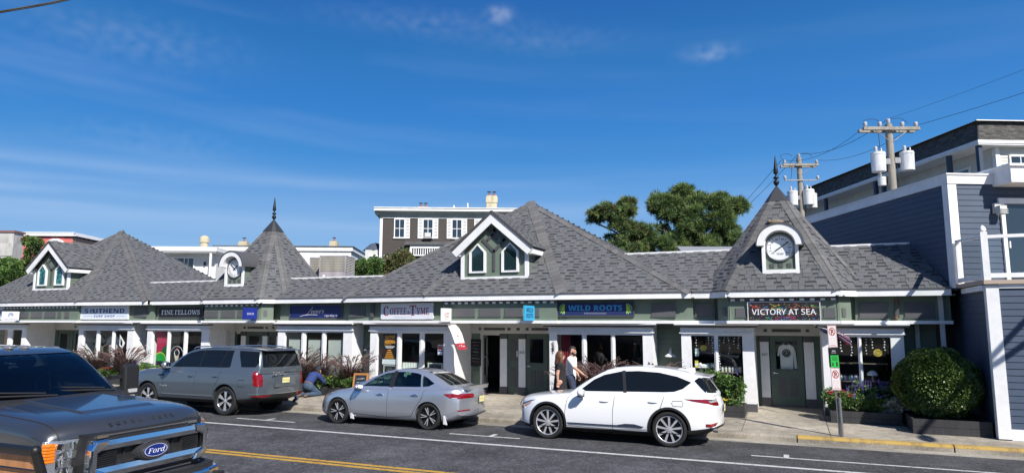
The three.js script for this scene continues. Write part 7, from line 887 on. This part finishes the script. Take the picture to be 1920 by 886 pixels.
{ // passer-by mostly hidden by the gray SUV
  const J = { pelvis: [0, .93, 0], waist: [0, 1.08, 0], chest: [0, 1.28, .02], neck: [0, 1.46, .04], head: [0, 1.58, .07], shL: [.18, 1.37, 0], elL: [.24, 1.12, .08], wrL: [.22, .90, .22], shR: [-.18, 1.37, 0], elR: [-.23, 1.13, -.14], wrR: [-.22, .92, -.06], hipL: [.09, .88, 0], knL: [.10, .48, -.06], anL: [.10, .14, -.36], toL: [.10, .05, -.26], hipR: [-.09, .88, 0], knR: [-.10, .48, .16], anR: [-.10, .08, .22], toR: [-.10, .045, .36] };
  person('walker in a red shirt and dark shorts behind the gray SUV', [-14.82, walkY(-17.35), -17.35], -Math.PI / 2, J, { face: [0, 0, 1], clothes: [['shirt', [['pelvis', .15, 'waist', .138], ['waist', .138, 'chest', .155], ['chest', .14, [0, 1.41, .02], .085], ['chest', .105, 'shL', .082], ['chest', .105, 'shR', .082], ['shL', .078, lp3(J.shL, J.elL, .7), .066], ['shR', .078, lp3(J.shR, J.elR, .7), .066]], mat('red_shirt', [.42, .04, .05], .9)], ['shorts', [['pelvis', .142, 'hipL', .115], ['pelvis', .142, 'hipR', .115], ['hipL', .112, lp3(J.hipL, J.knL, .85), .09], ['hipR', .112, lp3(J.hipR, J.knR, .85), .09]], mats.navy_cloth]], shoes: mat('navy_sneaker', [.03, .04, .09], .7), hair: (t, hp) => M(t, 'hair', blobMesh([[hp(0, .05, -.03), .098, hp(0, 0, -.05), .09]], 30, .03), HAIRD) });
}
// ---------------------------------------------------------------- planters and plants
const PLANT = mat('planter_gray', [.045, .045, .048], .75, { map: T.wood }), SOIL = mat('soil', [.05, .035, .025], .95, { map: T.grit });
function planter(x0, x1, z0, z1, h, label) { const y = walkY(z1) - .005, t = thing('planter_box', label, 'planter', [(x0 + x1) / 2, y, (z0 + z1) / 2]), w = (x1 - x0) / 2, d = (z1 - z0) / 2, b = h / 2; for (let i = 0; i < 2; i++) { M(t, 'plank', sp(-w, w, i * b + .003, (i + 1) * b - .003, d - .04, d), PLANT); M(t, 'plank', sp(-w, w, i * b + .003, (i + 1) * b - .003, -d, -d + .04), PLANT); for (const s of [-1, 1]) M(t, 'plank', sp(s * w, s * (w - .04), i * b + .003, (i + 1) * b - .003, -d + .041, d - .041), PLANT); } M(t, 'soil', sp(-w + .041, w - .041, .02, h - .05, -d + .041, d - .041), SOIL); return y + h; }
const ztop = { a: planter(-3.0, -1.17, -19.7, -18.78, .30, 'low dark gray planter of leafy plants under the narrow gift shop window'), b: planter(.86, 2.42, -19.72, -18.80, .30, 'low dark gray planter of red and purple flowers under the gift shop window'), c: planter(2.50, 4.02, -19.4, -17.86, .34, 'long dark gray planter holding the round clipped bush'), d: planter(-6.8, -3.4, -19.75, -18.9, .34, 'dark planter of purple grasses under the WILD ROOTS window'), e: planter(-17.4, -12.9, -19.75, -18.9, .30, 'dark planter running under the blinds window to the coffee shop'), f: planter(-28.3, -22.0, -19.75, -18.9, .30, 'dark planter of grasses under the surf shop and ice cream windows') };
function arcBlade(L, w, droop) { const P = [], I = [], n = 6; for (let i = 0; i <= n; i++) { const t = i / n, x = L * droop * t * t, y = L * (t - .42 * droop * t * t * t), ww = w * (1 - t * .92); P.push(x, y, -ww, x, y, ww); if (i < n) { const a = i * 2; I.push(a, a + 1, a + 2, a + 1, a + 3, a + 2); } } const g = new THREE.BufferGeometry(); g.setAttribute('position', new THREE.Float32BufferAttribute(P, 3)); g.setIndex(I); g.computeVertexNormals(); const q = g.toNonIndexed(); q.computeVertexNormals(); return q; }
const bladeG = [arcBlade(.8, .013, .45), arcBlade(.75, .012, .8)].map(g => { metricUV(g); return g; });
const plumeG = (() => { const P = []; for (let i = 0; i <= 6; i++) { const t = i / 6; P.push(V(.95 * .6 * t * t, .95 * (t - .22 * t ** 3), 0)); } const top = tube(P, .004, 4, 8), g = [top]; for (let i = 0; i < 9; i++) { const t = .66 + i * .04, x = .57 * t * t + (t > .9 ? (t - .9) * .25 : 0), y = .95 * (t - .22 * t ** 3) - (t > .85 ? (t - .85) * .35 : 0); g.push(ball(.017 * (1 - Math.abs(i - 3.5) * .09), x, y, 0, 1, 1.3, 1, 5)); } const j = join(g); metricUV(j); return j; })();
const PURP = [[.055, .022, .028], [.075, .03, .032], [.04, .02, .022], [.11, .06, .045]], PLUM = [[.13, .065, .065], [.10, .045, .05], [.20, .13, .10]];
function grass(x, z, y, h, r, n, label) { const t = thing('fountain_grass', label, 'grass', [x, y, z], { group: 'purple fountain grasses in the planters' });
  for (const [name, geo, cnt, cols, s0, s1] of [['blades', bladeG[0], n * 2, PURP, .7, 1.15], ['arching_blades', bladeG[1], Math.round(n * 1.4), [...PURP, [.10, .09, .04]], .7, 1.1], ['plumes', plumeG, Math.round(n * .16), PLUM, .95, 1.35]]) { const ms = []; for (let i = 0; i < cnt; i++) { const a = rr(0, 6.283), d = Math.sqrt(rnd()) * r * .4; ms.push(new THREE.Matrix4().compose(V(Math.cos(a) * d, 0, Math.sin(a) * d), new THREE.Quaternion().setFromEuler(new THREE.Euler(0, -a + rr(-.7, .7), rr(-.25, .2), 'YXZ')), V(r / .45 * rr(.8, 1.2), h / .72 * rr(s0, s1) * .8, 1))); } inst(t, name, geo, LEAFM, ms, tint(cnt, cols)); } return t; }
grass(-5.35, -19.3, ztop.d, 1.0, .6, 260, 'tall purple fountain grass under the middle WILD ROOTS pane'); grass(-4.75, -19.25, ztop.d, .95, .55, 220, 'purple fountain grass under the right WILD ROOTS pane'); grass(-6.05, -19.35, ztop.d, .8, .45, 150, 'purple fountain grass behind the walking couple');
grass(-3.45, -19.4, ztop.d, 1.0, .42, 180, 'purple fountain grass before the white barn lamp');
grass(-16.1, -19.35, ztop.e, 1.15, .62, 280, 'tall purple fountain grass behind the kneeling man'); grass(-15.35, -19.4, ztop.e, .95, .55, 220, 'purple fountain grass under the last blind pane'); grass(-13.95, -19.35, ztop.e, 1.0, .62, 260, 'purple fountain grass between the blinds window and the coffee shop');
grass(-26.6, -19.3, ztop.f, 1.1, .65, 260, 'purple fountain grass under the surf shop window'); grass(-24.95, -19.35, ztop.f, 1.05, .6, 260, 'purple fountain grass between the surf shop and the ice cream shop'); grass(-27.6, -19.3, ztop.f, .8, .45, 150, 'short purple fountain grass under the first surf shop pane');
const petalG = (() => { const g = [], n = 5; for (let i = 0; i < n; i++) g.push(ball(.016, Math.cos(i / n * 6.28) * .018, 0, Math.sin(i / n * 6.28) * .018, 1, .5, 1, 5)); const j = join(g); metricUV(j); return j; })();
function bed(label, x, z, y, w, d, h, dens, cols, blooms, cat = 'flowers') { // low leafy clump with blossoms
  const t = thing('flowering_plant', label, cat, [x, y, z]), bl = []; const k = Math.max(3, Math.round(w / .16)); for (let i = 0; i < k; i++) bl.push([(i + .5) / k * w - w / 2 + rr(-.04, .04), h * rr(.35, .6), rr(-.3, .3) * d, w / k * .9 + .06, h * rr(.35, .55), d * .4]);
  M(t, 'stem', [0, 1, 2].map(i => rod([rr(-.3, .3) * w, -.05, 0], [rr(-.3, .3) * w, h * .6, 0], .008, 5)), BARK);
  const m = cloud(bl, dens, .62, .35, .6); inst(t, 'leaves', leafTuft, LEAFM, m, tint(m.length, cols));
  for (const [n, cnt, col, spike] of blooms) { const ms = [], cs = []; for (let i = 0; i < cnt; i++) { const bx0 = rr(-.5, .5) * w, bz = rr(-.45, .5) * d, by = h * rr(.7, 1.05); const q = spike ? 9 : 1; for (let j = 0; j < q; j++) { ms.push(new THREE.Matrix4().compose(V(bx0 + (spike ? rr(-.006, .006) : 0), by + j * .018, bz), new THREE.Quaternion().setFromEuler(new THREE.Euler(rr(-.6, .6), rr(0, 6), rr(-.6, .6))), V(1, 1, 1).multiplyScalar(spike ? .55 * (1 - j / 14) : rr(.8, 1.4)))); cs.push(new THREE.Color().setRGB(col[0] * rr(.7, 1.2), col[1] * rr(.7, 1.2), col[2] * rr(.7, 1.2))); } } inst(t, n, petalG, LEAFM, ms, cs); } return t; }
const BRIGHT = [[.07, .16, .025], [.10, .20, .03], [.05, .12, .02], [.14, .22, .05]], REDF = [.55, .02, .02], PURF = [.14, .08, .42], YELF = [.75, .5, .02];
bed('tall bright green leafy shrub with yellow flowers at its foot in the planter', -1.95, -19.2, ztop.a, 1.4, .6, .85, 1500, BRIGHT, [['purple_spikes', 16, PURF, 1]], 'shrub'); bed('low yellow marigolds along the planter front', -2.0, -18.9, ztop.a - .02, 1.3, .16, .18, 900, BRIGHT, [['yellow_blossoms', 26, YELF]]);
bed('purple salvia spikes rising under the gift shop window', 1.9, -19.4, ztop.b, .95, .4, .62, 1100, GREEN, [['purple_spikes', 44, PURF, 1]]); bed('red geraniums and pale leaves beside the parking sign post', 1.15, -19.2, ztop.b, .6, .6, .46, 1300, [...BRIGHT, [.25, .30, .12]], [['red_blossoms', 34, REDF], ['purple_spikes', 10, PURF, 1]]); bed('mixed green leaves in the planter under the gift shop window', 1.7, -19.05, ztop.b, .9, .35, .40, 1300, [...BRIGHT, GREEN[0]], [['purple_blossoms', 14, PURF]]); bed('dusty silver leaved plant beside the round bush', 2.33, -19.0, ztop.b - .08, .3, .3, .42, 1200, [[.35, .37, .34], [.28, .31, .27]], []);
bed('green bedding plants beside the kneeling man', -14.35, -19.0, ztop.e, .8, .5, .36, 1300, BRIGHT, [['yellow_blossoms', 6, YELF]]); bed('yellow flowers under the kneeling man arm', -14.95, -19.0, ztop.e, .4, .4, .34, 1100, GREEN, [['yellow_blossoms', 26, YELF]]); bed('red flowers beside the orange sandwich board', -13.55, -18.98, ztop.e, .6, .4, .34, 1200, BRIGHT, [['red_blossoms', 36, REDF]]);
bed('red flowers by the truck mirror', -25.4, -18.98, ztop.f, .8, .4, .34, 1200, BRIGHT, [['red_blossoms', 44, REDF]]); bed('bright green foliage before the ice cream shop window', -23.4, -19.1, ztop.f, 1.3, .6, .55, 1300, BRIGHT, [['purple_spikes', 10, PURF, 1]]); bed('green foliage between the surf shop grasses', -27.2, -19.1, ztop.f, .8, .5, .45, 1200, BRIGHT, [['red_blossoms', 12, REDF]]);
{ // round clipped bush
  const t = thing('round_bush', 'large round clipped green bush in the planter before the navy building', 'bush', [3.16, ztop.c - .05, -18.62]), cy = .76; M(t, 'trunk', [tube([[0, -.05, 0], [.05, .2, 0], [-.05, .5, .02]], .05), tube([[.1, -.05, .1], [.2, .2, .1], [.3, .5, .1]], .04), tube([[-.2, -.05, 0], [-.25, .2, 0], [-.3, .5, 0]], .03)], BARK);
  const g = new THREE.IcosahedronGeometry(1, 4), p = g.attributes.position; for (let i = 0; i < p.count; i++) { const v = V(p.getX(i), p.getY(i), p.getZ(i)), k = .86 + .05 * noise3.noise(v.x * 3, v.y * 3, v.z * 3); p.setXYZ(i, v.x * .88 * k, cy + v.y * (v.y < 0 ? .72 : .84) * k, v.z * .82 * k); } g.computeVertexNormals(); M(t, 'dark_core', g, mat('bush_inside', [.012, .020, .008], .95));  // solid dark ellipsoid added inside the leaves to block the view through them
  const ms = [], cs = []; for (let i = 0; i < 15000; i++) { const u = rr(-1, 1), a = rr(0, 6.283), s = Math.sqrt(1 - u * u), d = V(s * Math.cos(a), u, s * Math.sin(a)), k = (.93 + .10 * noise3.noise(d.x * 2.6 + 4, d.y * 2.6, d.z * 2.6) + .04 * noise3.noise(d.x * 9, d.y * 9, d.z * 9)) * (1 - .10 * rnd() * rnd()); const q = new THREE.Quaternion().setFromUnitVectors(V(0, 1, 0), d.clone().add(V(rr(-.6, .6), rr(-.3, .7), rr(-.6, .6))).normalize()); ms.push(new THREE.Matrix4().compose(V(d.x * .93 * k, cy + d.y * (d.y < 0 ? .76 : .88) * k, d.z * .86 * k), q, V(1, 1, 1).multiplyScalar(rr(.95, 1.7)))); const yl = noise3.noise(d.x * 1.7 + 9, d.y * 1.7, d.z * 1.7) > .42 && rnd() < .6, c = yl ? [.16, .19, .03] : [[.06, .105, .022], [.08, .135, .026], [.045, .08, .02], [.115, .165, .042]][(rnd() * 4) | 0], f = rr(.8, 1.2); cs.push(new THREE.Color().setRGB(c[0] * f, c[1] * f, c[2] * f)); }
  inst(t, 'leaves', smallLeaf, mat('glossy_leaf', [1, 1, 1], .38, { side: THREE.DoubleSide }), ms, cs);
}
// trees and houses across the street, mirrored in the windows and paintwork
tree('street_tree', 'large leafy tree across the street behind the terrace, by its left end', 'tree', [-26, .9, 20], 0, [[0, 0, 0], [.2, 3, 0], [0, 6, 0]], [[[0, 3, 0], [1.5, 5, .5]], [[0, 3.4, 0], [-1.6, 5.2, -.4]]], [[0, 6, 0, 3.4, 2.4, 3.2], [2.4, 5.4, .6, 2.2, 1.8, 2], [-2.5, 5.2, -.4, 2.3, 1.8, 2.1]], leafTuft, { r: .3, dens: 420, size: 2.8, up: .3, cols: GREEN, group: 'trees across the street' });
tree('street_tree', 'large leafy tree across the street behind the terrace, next to the porch house', 'tree', [-9, .9, 17], .8, [[0, 0, 0], [.2, 3, 0], [0, 6, 0]], [[[0, 3, 0], [1.5, 5, .5]]], [[0, 6, 0, 3.2, 2.5, 3.2], [2.2, 5.0, .6, 2.2, 1.8, 2], [-2.4, 5.4, -.4, 2.3, 1.8, 2.1]], leafTuft, { r: .3, dens: 420, size: 2.8, up: .3, cols: GREEN, group: 'trees across the street' });
tree('street_tree', 'large leafy tree across the street behind the terrace, by its right end', 'tree', [5, .9, 19], 1.9, [[0, 0, 0], [.2, 3, 0], [0, 6, 0]], [[[0, 3, 0], [1.5, 5, .5]]], [[0, 5.6, 0, 3.0, 2.2, 3.0], [2.2, 5.0, .6, 2.2, 1.8, 2], [-2.4, 5.0, -.4, 2.3, 1.8, 2.1]], leafTuft, { r: .3, dens: 420, size: 2.8, up: .3, cols: GREEN, group: 'trees across the street' });
{ const h = thing('porch_house', 'pale porch house across the street behind the terrace trees', 'house', [-16, .9, 30]); M(h, 'wall', sp(-9, 9, 0, 6.5, 0, 9), CREAM); M(h, 'roof', prismX([[-.6, 6.5], [4.5, 9.5], [9.6, 6.5]], -9.6, 9.6), CHAR); for (let i = 0; i < 5; i++) M(h, 'window', sp(-7.5 + i * 3.4, -6.3 + i * 3.4, 3.6, 5.4, -.05, .02), bayGlass); M(h, 'porch_roof', sp(-9.4, 9.4, 2.9, 3.1, -2.4, 0), CHAR); for (let i = 0; i < 6; i++) M(h, 'porch_post', sp(-9.1 + i * 3.6, -8.9 + i * 3.6, 0, 2.9, -2.3, -2.1), WHITE); }
renderer.render(scene, camera);
